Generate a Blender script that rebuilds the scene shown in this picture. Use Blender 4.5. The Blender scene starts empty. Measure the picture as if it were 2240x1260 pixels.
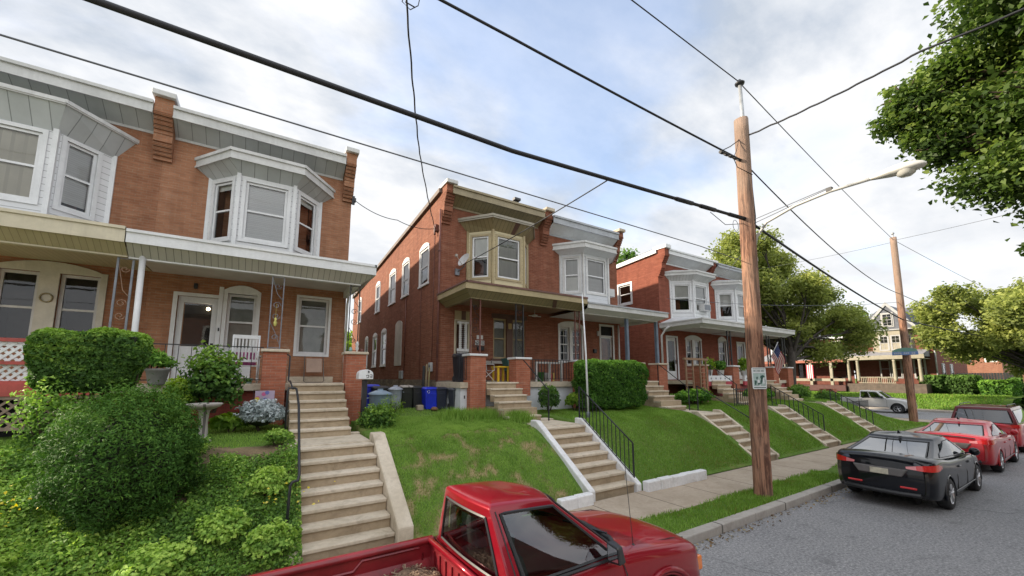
import bpy, bmesh, math, random
import numpy as np
from mathutils import Vector, Matrix

S = bpy.context.scene
R = math.radians
rng = np.random.default_rng(7)
random.seed(7)

# ------------------------------------------------------------------ camera
cam = bpy.data.cameras.new('camera')
cam.sensor_width = 36.0
cam.lens = 36.0 * 855.0 / 2240.0
cam.shift_y = 89.0 / 2240.0
cam.clip_start = 0.05
cam.clip_end = 3000
cam_o = bpy.data.objects.new('camera', cam)
S.collection.objects.link(cam_o)
cam_o.location = (0, 0, 2.8)
cam_o.rotation_euler = (R(90 + 7.133), 0, R(-32.168))
S.camera = cam_o

# ------------------------------------------------------------------ sky and sun
SUN_EL, SUN_AZ = 24.0, 143.0          # azimuth measured from +X towards +Y
W = bpy.data.worlds.new('World')
S.world = W
W.use_nodes = True
nt = W.node_tree
N = nt.nodes
LK = nt.links.new
N.clear()
out = N.new('ShaderNodeOutputWorld')
bg = N.new('ShaderNodeBackground')
sky = N.new('ShaderNodeTexSky')
sky.sky_type = 'NISHITA'
sky.sun_disc = False
sky.sun_elevation = R(SUN_EL)
sky.sun_rotation = R(90.0 - SUN_AZ)
sky.air_density = 1.0
sky.dust_density = 1.5
tc = N.new('ShaderNodeTexCoord')
sep = N.new('ShaderNodeSeparateXYZ')
LK(tc.outputs['Generated'], sep.inputs[0])
# cloud deck: direction projected on a flat layer
zc = N.new('ShaderNodeMath'); zc.operation = 'MAXIMUM'; zc.inputs[1].default_value = 0.0
LK(sep.outputs['Z'], zc.inputs[0])
za = N.new('ShaderNodeMath'); za.operation = 'ADD'; za.inputs[1].default_value = 0.22
LK(zc.outputs[0], za.inputs[0])
dv = N.new('ShaderNodeVectorMath'); dv.operation = 'DIVIDE'
LK(tc.outputs['Generated'], dv.inputs[0])
cmb = N.new('ShaderNodeCombineXYZ')
for i in range(3):
    LK(za.outputs[0], cmb.inputs[i])
LK(cmb.outputs[0], dv.inputs[1])
mp = N.new('ShaderNodeMapping')
mp.inputs['Location'].default_value = (0.35, 0.15, 0.0)
mp.inputs['Scale'].default_value = (1.0, 1.35, 0.3)
LK(dv.outputs[0], mp.inputs[0])
n1 = N.new('ShaderNodeTexNoise'); n1.inputs['Scale'].default_value = 1.7
n1.inputs['Detail'].default_value = 7; n1.inputs['Roughness'].default_value = 0.52
n1.inputs['Distortion'].default_value = 0.35
LK(mp.outputs[0], n1.inputs['Vector'])
# broad opening of blue overhead, above the middle houses
dotn = N.new('ShaderNodeVectorMath'); dotn.operation = 'DOT_PRODUCT'
nrm = N.new('ShaderNodeVectorMath'); nrm.operation = 'NORMALIZE'
LK(tc.outputs['Generated'], nrm.inputs[0])
LK(nrm.outputs[0], dotn.inputs[0])
BL = Vector((0.46, 0.62, 0.66)).normalized()
dotn.inputs[1].default_value = BL
blr = N.new('ShaderNodeMapRange')
blr.inputs['From Min'].default_value = 0.88; blr.inputs['From Max'].default_value = 1.0
blr.inputs['To Min'].default_value = 0.0; blr.inputs['To Max'].default_value = 0.34
blr.interpolation_type = 'SMOOTHSTEP'
LK(dotn.outputs['Value'], blr.inputs['Value'])
sub = N.new('ShaderNodeMath'); sub.operation = 'SUBTRACT'
LK(n1.outputs['Fac'], sub.inputs[0]); LK(blr.outputs[0], sub.inputs[1])
cov = N.new('ShaderNodeMapRange')
cov.inputs['From Min'].default_value = 0.14; cov.inputs['From Max'].default_value = 0.44
cov.inputs['To Min'].default_value = 0.36
cov.interpolation_type = 'SMOOTHSTEP'
LK(sub.outputs[0], cov.inputs['Value'])
# cloud shading: grey bellies and white tops
mp2 = N.new('ShaderNodeMapping'); mp2.inputs['Scale'].default_value = (1.3, 1.9, 0.4)
mp2.inputs['Location'].default_value = (2.3, 0.7, 0.0)
LK(dv.outputs[0], mp2.inputs[0])
n2 = N.new('ShaderNodeTexNoise'); n2.inputs['Scale'].default_value = 1.5
n2.inputs['Detail'].default_value = 8; n2.inputs['Roughness'].default_value = 0.58
LK(mp2.outputs[0], n2.inputs['Vector'])
cr = N.new('ShaderNodeValToRGB')
cr.color_ramp.elements[0].position = 0.34; cr.color_ramp.elements[0].color = (0.47, 0.53, 0.62, 1)
cr.color_ramp.elements[1].position = 0.56; cr.color_ramp.elements[1].color = (0.84, 0.85, 0.87, 1)
LK(n2.outputs['Fac'], cr.inputs[0])
# clouds thin and bright towards the horizon
hzr = N.new('ShaderNodeMapRange')
hzr.inputs['From Min'].default_value = 0.05; hzr.inputs['From Max'].default_value = 0.5
hzr.inputs['To Min'].default_value = 1.0; hzr.inputs['To Max'].default_value = 0.0
LK(sep.outputs['Z'], hzr.inputs['Value'])
mh = N.new('ShaderNodeMix'); mh.data_type = 'RGBA'
LK(hzr.outputs[0], mh.inputs['Factor'])
LK(cr.outputs[0], mh.inputs[6]); mh.inputs[7].default_value = (0.84, 0.845, 0.855, 1)
# added fill: unseen sky behind the camera brightened to light the house fronts
back_fill = N.new('ShaderNodeMapRange')
back_fill.inputs['From Min'].default_value = 0.45; back_fill.inputs['From Max'].default_value = 1.0
back_fill.inputs['To Min'].default_value = 1.0; back_fill.inputs['To Max'].default_value = 2.0
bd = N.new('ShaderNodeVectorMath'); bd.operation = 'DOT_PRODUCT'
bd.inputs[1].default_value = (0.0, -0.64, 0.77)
LK(nrm.outputs[0], bd.inputs[0]); LK(bd.outputs['Value'], back_fill.inputs['Value'])
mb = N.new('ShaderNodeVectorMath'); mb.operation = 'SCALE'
LK(mh.outputs[2], mb.inputs[0]); LK(back_fill.outputs[0], mb.inputs['Scale'])
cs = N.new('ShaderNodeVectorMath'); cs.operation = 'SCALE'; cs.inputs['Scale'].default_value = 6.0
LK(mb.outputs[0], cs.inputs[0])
skb = N.new('ShaderNodeVectorMath'); skb.operation = 'MULTIPLY'
skb.inputs[1].default_value = (2.3, 2.15, 2.1)
LK(sky.outputs[0], skb.inputs[0])
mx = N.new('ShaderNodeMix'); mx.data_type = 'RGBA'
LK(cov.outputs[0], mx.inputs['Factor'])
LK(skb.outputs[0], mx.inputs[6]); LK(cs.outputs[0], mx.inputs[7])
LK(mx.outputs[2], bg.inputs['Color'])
bg.inputs['Strength'].default_value = 0.10
LK(bg.outputs[0], out.inputs[0])

sl = bpy.data.lights.new('sun', 'SUN')
sl.energy = 4.2
sl.angle = R(1.5)
sl.color = (1.0, 0.86, 0.68)
so = bpy.data.objects.new('sun', sl)
S.collection.objects.link(so)
sd = Vector((math.cos(R(SUN_EL)) * math.cos(R(SUN_AZ)), math.cos(R(SUN_EL)) * math.sin(R(SUN_AZ)), math.sin(R(SUN_EL))))
so.rotation_euler = sd.to_track_quat('Z', 'Y').to_euler()
so.location = (-30, 30, 40)

S.view_settings.view_transform = 'Standard'
S.view_settings.look = 'None'
S.view_settings.exposure = 1.0
S.view_settings.gamma = 1.0
S.render.engine = 'CYCLES'
S.cycles.max_bounces = 6
S.cycles.transparent_max_bounces = 12
S.cycles.caustics_reflective = False
S.cycles.caustics_refractive = False

# ------------------------------------------------------------------ materials
MATS = {}


def new_mat(name):
    m = bpy.data.materials.new(name)
    m.use_nodes = True
    n = m.node_tree.nodes
    p = n['Principled BSDF']
    return m, n, m.node_tree.links.new, p


def coords(n, kind='Object'):
    t = n.new('ShaderNodeTexCoord')
    return t.outputs[kind]


def mixc(n, l, fac, a, b, blend='MIX'):
    m = n.new('ShaderNodeMix'); m.data_type = 'RGBA'; m.blend_type = blend
    for sock, v in ((m.inputs['Factor'], fac), (m.inputs[6], a), (m.inputs[7], b)):
        if hasattr(v, 'links') or isinstance(v, bpy.types.NodeSocket):
            l(v, sock)
        elif isinstance(v, (int, float)):
            sock.default_value = v
        else:
            sock.default_value = (v[0], v[1], v[2], 1)
    return m.outputs[2]


def noise(n, l, vec, scale, detail=4, rough=0.55, dist=0.0):
    t = n.new('ShaderNodeTexNoise')
    t.inputs['Scale'].default_value = scale
    t.inputs['Detail'].default_value = detail
    t.inputs['Roughness'].default_value = rough
    t.inputs['Distortion'].default_value = dist
    l(vec, t.inputs['Vector'])
    return t.outputs['Fac']


def maprange(n, l, v, a, b, c=0.0, d=1.0):
    t = n.new('ShaderNodeMapRange')
    t.inputs['From Min'].default_value = a; t.inputs['From Max'].default_value = b
    t.inputs['To Min'].default_value = c; t.inputs['To Max'].default_value = d
    l(v, t.inputs['Value'])
    return t.outputs[0]


def bump(n, l, p, h, strength=0.3, dist=0.01):
    b = n.new('ShaderNodeBump')
    b.inputs['Strength'].default_value = strength
    b.inputs['Distance'].default_value = dist
    l(h, b.inputs['Height'])
    l(b.outputs[0], p.inputs['Normal'])


def plain(name, col, rough=0.6, var=0.15, scale=3.0, metal=0.0, spec=0.5, coat=0.0, bumps=0.0):
    """painted / worn surface: base colour broken up by two scales of dirt noise"""
    if name in MATS:
        return MATS[name]
    m, n, l, p = new_mat(name)
    v = coords(n)
    a = noise(n, l, v, scale, 6, 0.6)
    b = noise(n, l, v, scale * 9, 3, 0.6)
    dark = tuple(c * (1 - 2.2 * var) for c in col)
    lite = tuple(min(1, c * (1 + 0.8 * var)) for c in col)
    c1 = mixc(n, l, maprange(n, l, a, 0.3, 0.7), dark, lite)
    ms = n.new('ShaderNodeMapping'); ms.inputs['Scale'].default_value = (7, 7, 0.55); l(v, ms.inputs[0])
    st = noise(n, l, ms.outputs[0], 1.3, 5, 0.65)
    c1 = mixc(n, l, maprange(n, l, st, 0.5, 0.78, 0, min(0.6, 3.2 * var)), c1, tuple(c * 0.45 + 0.01 for c in col))
    c2 = mixc(n, l, maprange(n, l, b, 0.35, 0.75, 0, 0.35), c1, tuple(c * 0.75 for c in col))
    l(c2, p.inputs['Base Color'])
    p.inputs['Roughness'].default_value = rough
    p.inputs['Metallic'].default_value = metal
    p.inputs['Specular IOR Level'].default_value = spec
    if coat:
        p.inputs['Coat Weight'].default_value = coat
        p.inputs['Coat Roughness'].default_value = 0.05
    if bumps:
        bump(n, l, p, b, bumps, 0.01)
    MATS[name] = m
    return m


def brick(name, c1, c2, mortar, blotch=(0.2, 0.08, 0.05), scale=1.0, blot=0.35):
    if name in MATS:
        return MATS[name]
    m, n, l, p = new_mat(name)
    uv = coords(n, 'UV')
    b = n.new('ShaderNodeTexBrick')
    b.inputs['Color1'].default_value = (*c1, 1)
    b.inputs['Color2'].default_value = (*c2, 1)
    b.inputs['Mortar'].default_value = (*mortar, 1)
    b.inputs['Scale'].default_value = scale
    b.inputs['Brick Width'].default_value = 0.21
    b.inputs['Row Height'].default_value = 0.070
    b.inputs['Mortar Size'].default_value = 0.006
    b.inputs['Mortar Smooth'].default_value = 0.3
    l(uv, b.inputs['Vector'])
    g = noise(n, l, uv, 0.55, 7, 0.65, 0.4)
    g2 = noise(n, l, uv, 4.0, 4, 0.6)
    mp_ = n.new('ShaderNodeMapping'); mp_.inputs['Scale'].default_value = (2.2, 14.3, 1)
    l(uv, mp_.inputs[0])
    g3 = noise(n, l, mp_.outputs[0], 1.6, 2, 0.6)
    c = mixc(n, l, maprange(n, l, g, 0.42, 0.75, 0, blot), b.outputs['Color'], blotch)
    c = mixc(n, l, maprange(n, l, g2, 0.45, 0.8, 0, 0.4), c, tuple(min(1, x * 1.25 + 0.02) for x in c1))
    mp2_ = n.new('ShaderNodeMapping'); mp2_.inputs['Scale'].default_value = (0.9, 6.0, 1)
    l(uv, mp2_.inputs[0])
    g4 = noise(n, l, mp2_.outputs[0], 1.4, 5, 0.7)
    c = mixc(n, l, maprange(n, l, g4, 0.42, 0.7, 0, 0.5), c, tuple(x * 0.55 for x in c2))
    c = mixc(n, l, maprange(n, l, g4, 0.30, 0.44, 0.5, 0), c, mortar)
    c = mixc(n, l, maprange(n, l, g3, 0.3, 0.7, 0, 0.45), c, tuple(x * 0.6 for x in c2))
    mp3_ = n.new('ShaderNodeMapping'); mp3_.inputs['Scale'].default_value = (2.6, 0.32, 1)
    l(uv, mp3_.inputs[0])
    g6 = noise(n, l, mp3_.outputs[0], 1.0, 5, 0.65)
    c = mixc(n, l, maprange(n, l, g6, 0.48, 0.74, 0, 0.5), c, tuple(x * 0.45 for x in c2))
    g5 = noise(n, l, uv, 1.5, 6, 0.7, 0.8)
    c = mixc(n, l, maprange(n, l, g5, 0.62, 0.74, 0, 0.55), c, tuple(min(1, x * 1.2 + 0.05) for x in mortar))
    l(c, p.inputs['Base Color'])
    p.inputs['Roughness'].default_value = 0.88
    p.inputs['Specular IOR Level'].default_value = 0.25
    bp = n.new('ShaderNodeBump'); bp.inputs['Strength'].default_value = 0.6; bp.inputs['Distance'].default_value = 0.012
    bp.invert = True
    l(b.outputs['Fac'], bp.inputs['Height']); l(bp.outputs[0], p.inputs['Normal'])
    MATS[name] = m
    return m


def boards(name, col, pitch=0.12, axis=1, rough=0.55, gap=0.08, dark=0.35, var=0.1):
    """siding / soffit boards: a groove every `pitch` metres along one UV axis, with a bump"""
    if name in MATS:
        return MATS[name]
    m, n, l, p = new_mat(name)
    uv = coords(n, 'UV')
    s = n.new('ShaderNodeSeparateXYZ'); l(uv, s.inputs[0])
    d = n.new('ShaderNodeMath'); d.operation = 'DIVIDE'; d.inputs[1].default_value = pitch
    l(s.outputs[axis], d.inputs[0])
    fr = n.new('ShaderNodeMath'); fr.operation = 'FRACT'; l(d.outputs[0], fr.inputs[0])
    g = n.new('ShaderNodeMath'); g.operation = 'LESS_THAN'; g.inputs[1].default_value = gap
    l(fr.outputs[0], g.inputs[0])
    a = noise(n, l, uv, 1.3, 6, 0.6)
    fl = n.new('ShaderNodeMath'); fl.operation = 'FLOOR'; l(d.outputs[0], fl.inputs[0])
    wn = n.new('ShaderNodeTexWhiteNoise'); wn.noise_dimensions = '1D'; l(fl.outputs[0], wn.inputs['W'])
    c = mixc(n, l, maprange(n, l, a, 0.3, 0.75), tuple(x * (1 + 0.5 * var) for x in col), tuple(x * (1 - 2 * var) for x in col))
    c = mixc(n, l, maprange(n, l, wn.outputs['Value'], 0, 1, 0, 0.22), c, tuple(x * 0.6 for x in col))
    c = mixc(n, l, g.outputs[0], c, tuple(x * dark for x in col))
    l(c, p.inputs['Base Color'])
    p.inputs['Roughness'].default_value = rough
    bump(n, l, p, fr.outputs[0], 0.35, 0.02)
    MATS[name] = m
    return m


def glass_mat(name='window_glass', tint=(0.97, 0.98, 0.98), boost=0.0, wav=0.04):
    if name in MATS:
        return MATS[name]
    m = bpy.data.materials.new(name); m.use_nodes = True
    n = m.node_tree.nodes; l = m.node_tree.links.new; n.clear()
    o = n.new('ShaderNodeOutputMaterial')
    t = n.new('ShaderNodeBsdfTransparent'); t.inputs[0].default_value = (*tint, 1)
    g = n.new('ShaderNodeBsdfGlossy'); g.inputs['Roughness'].default_value = 0.02
    g.inputs['Color'].default_value = (0.95, 0.97, 1, 1)
    f = n.new('ShaderNodeFresnel'); f.inputs['IOR'].default_value = 1.55
    ad = n.new('ShaderNodeMath'); ad.operation = 'MULTIPLY_ADD'; ad.inputs[1].default_value = 1.0; ad.inputs[2].default_value = boost
    ad.use_clamp = True
    l(f.outputs[0], ad.inputs[0])
    v = coords(n)
    nz = noise(n, l, v, 1.2, 2)
    b = n.new('ShaderNodeBump'); b.inputs['Strength'].default_value = wav; b.inputs['Distance'].default_value = 0.05
    l(nz, b.inputs['Height']); l(b.outputs[0], g.inputs['Normal'])
    mxs = n.new('ShaderNodeMixShader')
    l(ad.outputs[0], mxs.inputs[0]); l(t.outputs[0], mxs.inputs[1]); l(g.outputs[0], mxs.inputs[2])
    l(mxs.outputs[0], o.inputs[0])
    MATS[name] = m
    return m


def leaf_mat(name, dark, mid, lite, rough=0.5, trans=0.35, spec=0.35):
    """foliage: per-leaf 'tint' attribute runs dark -> mid -> light green, part translucent"""
    if name in MATS:
        return MATS[name]
    m, n, l, p = new_mat(name)
    at = n.new('ShaderNodeAttribute'); at.attribute_name = 'tint'
    r = n.new('ShaderNodeValToRGB')
    e = r.color_ramp.elements
    e[0].position = 0.0; e[0].color = (*dark, 1)
    e[1].position = 1.0; e[1].color = (*lite, 1)
    k = e.new(0.5); k.color = (*mid, 1)
    l(at.outputs['Fac'], r.inputs[0])
    l(r.outputs[0], p.inputs['Base Color'])
    p.inputs['Roughness'].default_value = rough
    p.inputs['Specular IOR Level'].default_value = spec
    tr = n.new('ShaderNodeBsdfTranslucent')
    hs = n.new('ShaderNodeHueSaturation'); hs.inputs['Value'].default_value = 1.5; hs.inputs['Saturation'].default_value = 1.1
    l(r.outputs[0], hs.inputs['Color']); l(hs.outputs[0], tr.inputs[0])
    mxs = n.new('ShaderNodeMixShader'); mxs.inputs[0].default_value = trans
    o = n['Material Output']
    l(p.outputs[0], mxs.inputs[1]); l(tr.outputs[0], mxs.inputs[2]); l(mxs.outputs[0], o.inputs[0])
    MATS[name] = m
    return m


# ------------------------------------------------------------------ objects
ORG = {}


def tag(o, label=None, cat=None, group=None, kind=None):
    if label: o['label'] = label
    if cat: o['category'] = cat
    if group: o['group'] = group
    if kind: o['kind'] = kind
    return o


def thing(name, loc, label, cat, group=None, rz=0.0):
    o = bpy.data.objects.new(name, None)
    o.empty_display_size = 0.3
    S.collection.objects.link(o)
    o.location = loc
    o.rotation_euler = (0, 0, rz)
    ORG[o.name] = Vector(loc)
    return tag(o, label, cat, group)


def copy_tree(o, parent=None):
    c = o.copy()
    S.collection.objects.link(c)
    if parent is not None:
        c.parent = parent
    ORG[c.name] = ORG.get(o.name, Vector())
    for ch in list(o.children):
        copy_tree(ch, c)
    return c


class MB:
    def __init__(s):
        s.v = []; s.f = []; s.m = []; s.sm = []

    def poly(s, pts, m=0, smooth=False):
        i = len(s.v)
        s.v += [tuple(p) for p in pts]
        s.f.append(tuple(range(i, i + len(pts)))); s.m.append(m); s.sm.append(smooth)

    def box(s, x0, x1, y0, y1, z0, z1, m=0):
        i = len(s.v)
        s.v += [(x0, y0, z0), (x1, y0, z0), (x1, y1, z0), (x0, y1, z0), (x0, y0, z1), (x1, y0, z1), (x1, y1, z1), (x0, y1, z1)]
        for q in ((0, 3, 2, 1), (4, 5, 6, 7), (0, 1, 5, 4), (1, 2, 6, 5), (2, 3, 7, 6), (3, 0, 4, 7)):
            s.f.append(tuple(i + k for k in q)); s.m.append(m); s.sm.append(False)

    def hexa(s, b, t, m=0):
        """b, t: four bottom and four top points, counter-clockwise seen from above"""
        i = len(s.v)
        s.v += [tuple(p) for p in b] + [tuple(p) for p in t]
        for q in ((0, 3, 2, 1), (4, 5, 6, 7), (0, 1, 5, 4), (1, 2, 6, 5), (2, 3, 7, 6), (3, 0, 4, 7)):
            s.f.append(tuple(i + k for k in q)); s.m.append(m); s.sm.append(False)

    def prism(s, plan, z0, z1, m=0, plan_top=None):
        """plan: CCW list of (x, y)"""
        n = len(plan); i = len(s.v)
        pt = plan_top or plan
        s.v += [(x, y, z0) for x, y in plan] + [(x, y, z1) for x, y in pt]
        s.f.append(tuple(i + k for k in range(n))[::-1]); s.m.append(m); s.sm.append(False)
        s.f.append(tuple(i + n + k for k in range(n))); s.m.append(m); s.sm.append(False)
        for k in range(n):
            s.f.append((i + k, i + (k + 1) % n, i + n + (k + 1) % n, i + n + k)); s.m.append(m); s.sm.append(False)

    def extr(s, pts, vec, m=0, smooth=False):
        """closed planar outline swept along vec"""
        n = len(pts); i = len(s.v); vx, vy, vz = vec
        s.v += [tuple(p) for p in pts] + [(p[0] + vx, p[1] + vy, p[2] + vz) for p in pts]
        s.f.append(tuple(i + k for k in range(n))); s.m.append(m); s.sm.append(False)
        s.f.append(tuple(i + n + k for k in range(n))[::-1]); s.m.append(m); s.sm.append(False)
        for k in range(n):
            s.f.append((i + (k + 1) % n, i + k, i + n + k, i + n + (k + 1) % n)); s.m.append(m); s.sm.append(smooth)

    def tube(s, pts, r, n=8, m=0, caps=True, r2=None):
        pts = [Vector(p) for p in pts]
        rs = r if isinstance(r, (list, tuple)) else [r + ((r2 if r2 is not None else r) - r) * k / max(1, len(pts) - 1) for k in range(len(pts))]
        i0 = len(s.v)
        up = None
        for k, p in enumerate(pts):
            d = (pts[min(k + 1, len(pts) - 1)] - pts[max(k - 1, 0)])
            if d.length < 1e-9: d = Vector((0, 0, 1))
            d.normalize()
            if up is None:
                up = Vector((0, 0, 1)) if abs(d.z) < 0.9 else Vector((1, 0, 0))
            a = d.cross(up)
            if a.length < 1e-6: a = d.cross(Vector((0, 1, 0)))
            a.normalize(); b = a.cross(d).normalized(); up = b
            for j in range(n):
                t = 2 * math.pi * j / n
                s.v.append(tuple(p + (a * math.cos(t) + b * math.sin(t)) * rs[k]))
        for k in range(len(pts) - 1):
            for j in range(n):
                a0 = i0 + k * n + j; a1 = i0 + k * n + (j + 1) % n
                s.f.append((a0, a1, a1 + n, a0 + n)); s.m.append(m); s.sm.append(n > 5)
        if caps:
            s.f.append(tuple(i0 + j for j in range(n))[::-1]); s.m.append(m); s.sm.append(False)
            e = i0 + (len(pts) - 1) * n
            s.f.append(tuple(e + j for j in range(n))); s.m.append(m); s.sm.append(False)

    def lathe(s, prof, c=(0, 0, 0), n=20, m=0, axis='z', caps=True):
        i0 = len(s.v)
        for r, h in prof:
            for j in range(n):
                t = 2 * math.pi * j / n
                x, y = r * math.cos(t), r * math.sin(t)
                if axis == 'z': q = (x, y, h)
                elif axis == 'y': q = (x, h, -y)
                else: q = (h, x, y)
                s.v.append((c[0] + q[0], c[1] + q[1], c[2] + q[2]))
        for k in range(len(prof) - 1):
            for j in range(n):
                a0 = i0 + k * n + j; a1 = i0 + k * n + (j + 1) % n
                s.f.append((a0, a1, a1 + n, a0 + n)); s.m.append(m); s.sm.append(True)
        if caps:
            s.f.append(tuple(i0 + j for j in range(n))[::-1]); s.m.append(m); s.sm.append(False)
            e = i0 + (len(prof) - 1) * n
            s.f.append(tuple(e + j for j in range(n))); s.m.append(m); s.sm.append(False)

    def build(s, name, mats, parent=None, bevel=0.0, seg=2, label=None):
        if not isinstance(mats, (list, tuple)): mats = [mats]
        me = bpy.data.meshes.new(name)
        org = ORG.get(parent.name, Vector()) if parent else Vector()
        V = np.array(s.v, dtype=float) - np.array(org)
        me.from_pydata([tuple(p) for p in V], [], s.f)
        for m in mats: me.materials.append(m)
        me.polygons.foreach_set('material_index', s.m)
        me.polygons.foreach_set('use_smooth', s.sm)
        uvbox(me)
        me.update()
        o = bpy.data.objects.new(name, me)
        S.collection.objects.link(o)
        if parent:
            o.parent = parent
            ORG[o.name] = org
        if bevel:
            b = o.modifiers.new('bevel', 'BEVEL'); b.width = bevel; b.segments = seg
            b.limit_method = 'ANGLE'; b.angle_limit = R(40)
        if label: o['label'] = label
        return o


def uvbox(me):
    """UVs in metres, projected along each face's dominant direction"""
    uvl = me.uv_layers.new(name='UVMap')
    n = len(me.loops)
    if n == 0: return
    vi = np.empty(n, dtype=np.int32); me.loops.foreach_get('vertex_index', vi)
    co = np.empty(len(me.vertices) * 3); me.vertices.foreach_get('co', co); co = co.reshape(-1, 3)
    npoly = len(me.polygons)
    nr = np.empty(npoly * 3); me.polygons.foreach_get('normal', nr); nr = nr.reshape(-1, 3)
    lt = np.empty(npoly, dtype=np.int32); me.polygons.foreach_get('loop_total', lt)
    fn = np.repeat(nr, lt, axis=0)
    p = co[vi]
    uv = np.empty((n, 2))
    steep = np.abs(fn[:, 2]) < 0.8
    # vertical faces: along the wall, and up
    tx, ty = -fn[:, 1], fn[:, 0]
    L = np.hypot(tx, ty); L[L < 1e-6] = 1
    flip = np.where(np.abs(tx) >= np.abs(ty), np.sign(tx), np.sign(ty)); flip[flip == 0] = 1
    uv[:, 0] = np.where(steep, (p[:, 0] * tx + p[:, 1] * ty) / L * flip, p[:, 0])
    uv[:, 1] = np.where(steep, p[:, 2], p[:, 1])
    uvl.data.foreach_set('uv', uv.ravel())


def np_mesh(name, V, F, mats, parent=None, attr=None, fm=None, smooth=False):
    """fast mesh from arrays; F is (n, 3) or (n, 4); attr = per-vertex float 'tint'"""
    if not isinstance(mats, (list, tuple)): mats = [mats]
    me = bpy.data.meshes.new(name)
    org = ORG.get(parent.name, Vector()) if parent else Vector()
    V = np.asarray(V, dtype=np.float64) - np.array(org)
    k = F.shape[1]
    me.vertices.add(len(V)); me.vertices.foreach_set('co', V.ravel())
    me.loops.add(F.size); me.loops.foreach_set('vertex_index', F.ravel().astype(np.int32))
    me.polygons.add(len(F)); me.polygons.foreach_set('loop_start', np.arange(0, F.size, k, dtype=np.int32))
    me.polygons.foreach_set('loop_total', np.full(len(F), k, dtype=np.int32))
    for m in mats: me.materials.append(m)
    if fm is not None: me.polygons.foreach_set('material_index', fm)
    if smooth: me.polygons.foreach_set('use_smooth', np.ones(len(F), dtype=bool))
    if attr is not None:
        a = me.attributes.new('tint', 'FLOAT', 'POINT')
        a.data.foreach_set('value', np.asarray(attr, dtype=np.float32))
    me.update(calc_edges=True)
    me.validate()
    o = bpy.data.objects.new(name, me)
    S.collection.objects.link(o)
    if parent:
        o.parent = parent
        ORG[o.name] = org
    return o

# ================================================================== ground
def vnoise(x, y, f, seed=0):
    """smooth value noise for placing things, -1..1"""
    x = np.asarray(x, float) * f; y = np.asarray(y, float) * f
    xi = np.floor(x).astype(int); yi = np.floor(y).astype(int)
    def h(a, b):
        t = np.sin(a * 127.1 + b * 311.7 + seed * 74.7) * 43758.5453
        return (t - np.floor(t)) * 2 - 1
    fx = x - xi; fy = y - yi
    fx = fx * fx * (3 - 2 * fx); fy = fy * fy * (3 - 2 * fy)
    return (h(xi, yi) * (1 - fx) + h(xi + 1, yi) * fx) * (1 - fy) + (h(xi, yi + 1) * (1 - fx) + h(xi + 1, yi + 1) * fx) * fy


# (x0, x1) of each flight of garden stairs, its cut in the bank
STAIRS = [(0.62, 1.95), (6.25, 7.62), (13.3, 14.5), (18.4, 19.6), (23.6, 24.8)]
KERB, WALK0, WALK1 = 4.30, 5.22, 6.55


def gz(x, y, cut=True):
    x = np.asarray(x, float); y = np.asarray(y, float)
    t = np.clip((y - WALK1 - 0.05) / 2.1, 0, 1)
    amp = np.where(x > 26.5, np.clip(1 - (x - 26.5) / 6.0, 0.0, 1), 1.0)
    z = 0.16 + amp * (0.06 * np.clip(t * 12, 0, 1) + 1.30 * (1 - (1 - t) ** 1.35) + 0.075 * np.clip(y - 8.7, 0, 5))
    z = z + 0.025 * vnoise(x, y, 1.3, 3) * np.clip(t * 4, 0, 1) + 0.012 * vnoise(x, y, 4.1, 5) * np.clip(t * 4, 0, 1)
    if cut:
        for a, b in STAIRS:
            ins = (x > a - 0.02) & (x < b + 0.02) & (y < 11.0)
            z = np.where(ins, z - 0.55, z)
    return z


def grid_mesh(name, xs, ys, zf, mat, attrf=None, kind='structure'):
    X, Y = np.meshgrid(xs, ys)
    Z = zf(X, Y)
    V = np.stack([X, Y, Z], -1).reshape(-1, 3)
    nx, ny = len(xs), len(ys)
    i = np.arange(nx * ny).reshape(ny, nx)
    F = np.stack([i[:-1, :-1], i[:-1, 1:], i[1:, 1:], i[1:, :-1]], -1).reshape(-1, 4)
    o = np_mesh(name, V, F, mat, smooth=True, attr=attrf(V[:, 0], V[:, 1]) if attrf else None)
    uvbox(o.data)
    o['kind'] = kind
    return o


# asphalt
m, n, l, p = new_mat('asphalt')
v = coords(n)
a = noise(n, l, v, 0.35, 5, 0.6); b = noise(n, l, v, 24, 6, 0.8); c = noise(n, l, v, 2.2, 6, 0.65)
vo = n.new('ShaderNodeTexVoronoi'); vo.inputs['Scale'].default_value = 38; l(v, vo.inputs['Vector'])
col = mixc(n, l, maprange(n, l, a, 0.3, 0.7), (0.200, 0.200, 0.208), (0.262, 0.260, 0.264))
col = mixc(n, l, maprange(n, l, b, 0.5, 0.66, 0, 0.75), col, (0.50, 0.49, 0.48))
col = mixc(n, l, maprange(n, l, vo.outputs['Distance'], 0.1, 0.5, 0.55, 0), col, (0.10, 0.10, 0.11))
wv = n.new('ShaderNodeTexVoronoi'); wv.feature = 'DISTANCE_TO_EDGE'; wv.inputs['Scale'].default_value = 0.13
dn = n.new('ShaderNodeTexNoise'); dn.inputs['Scale'].default_value = 1.1; dn.inputs['Detail'].default_value = 6; l(v, dn.inputs['Vector'])
dm = n.new('ShaderNodeVectorMath'); dm.operation = 'MULTIPLY_ADD'; dm.inputs[1].default_value = (1.2, 1.2, 0)
l(dn.outputs['Color'], dm.inputs[0]); l(v, dm.inputs[2]); l(dm.outputs[0], wv.inputs['Vector'])
col = mixc(n, l, maprange(n, l, wv.outputs['Distance'], 0.0, 0.004, 0.5, 0), col, (0.07, 0.07, 0.075))
col = mixc(n, l, maprange(n, l, b, 0.36, 0.48, 0.7, 0), col, (0.085, 0.085, 0.09))
col = mixc(n, l, maprange(n, l, c, 0.55, 0.72, 0, 0.6), col, (0.12, 0.12, 0.125))
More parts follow.
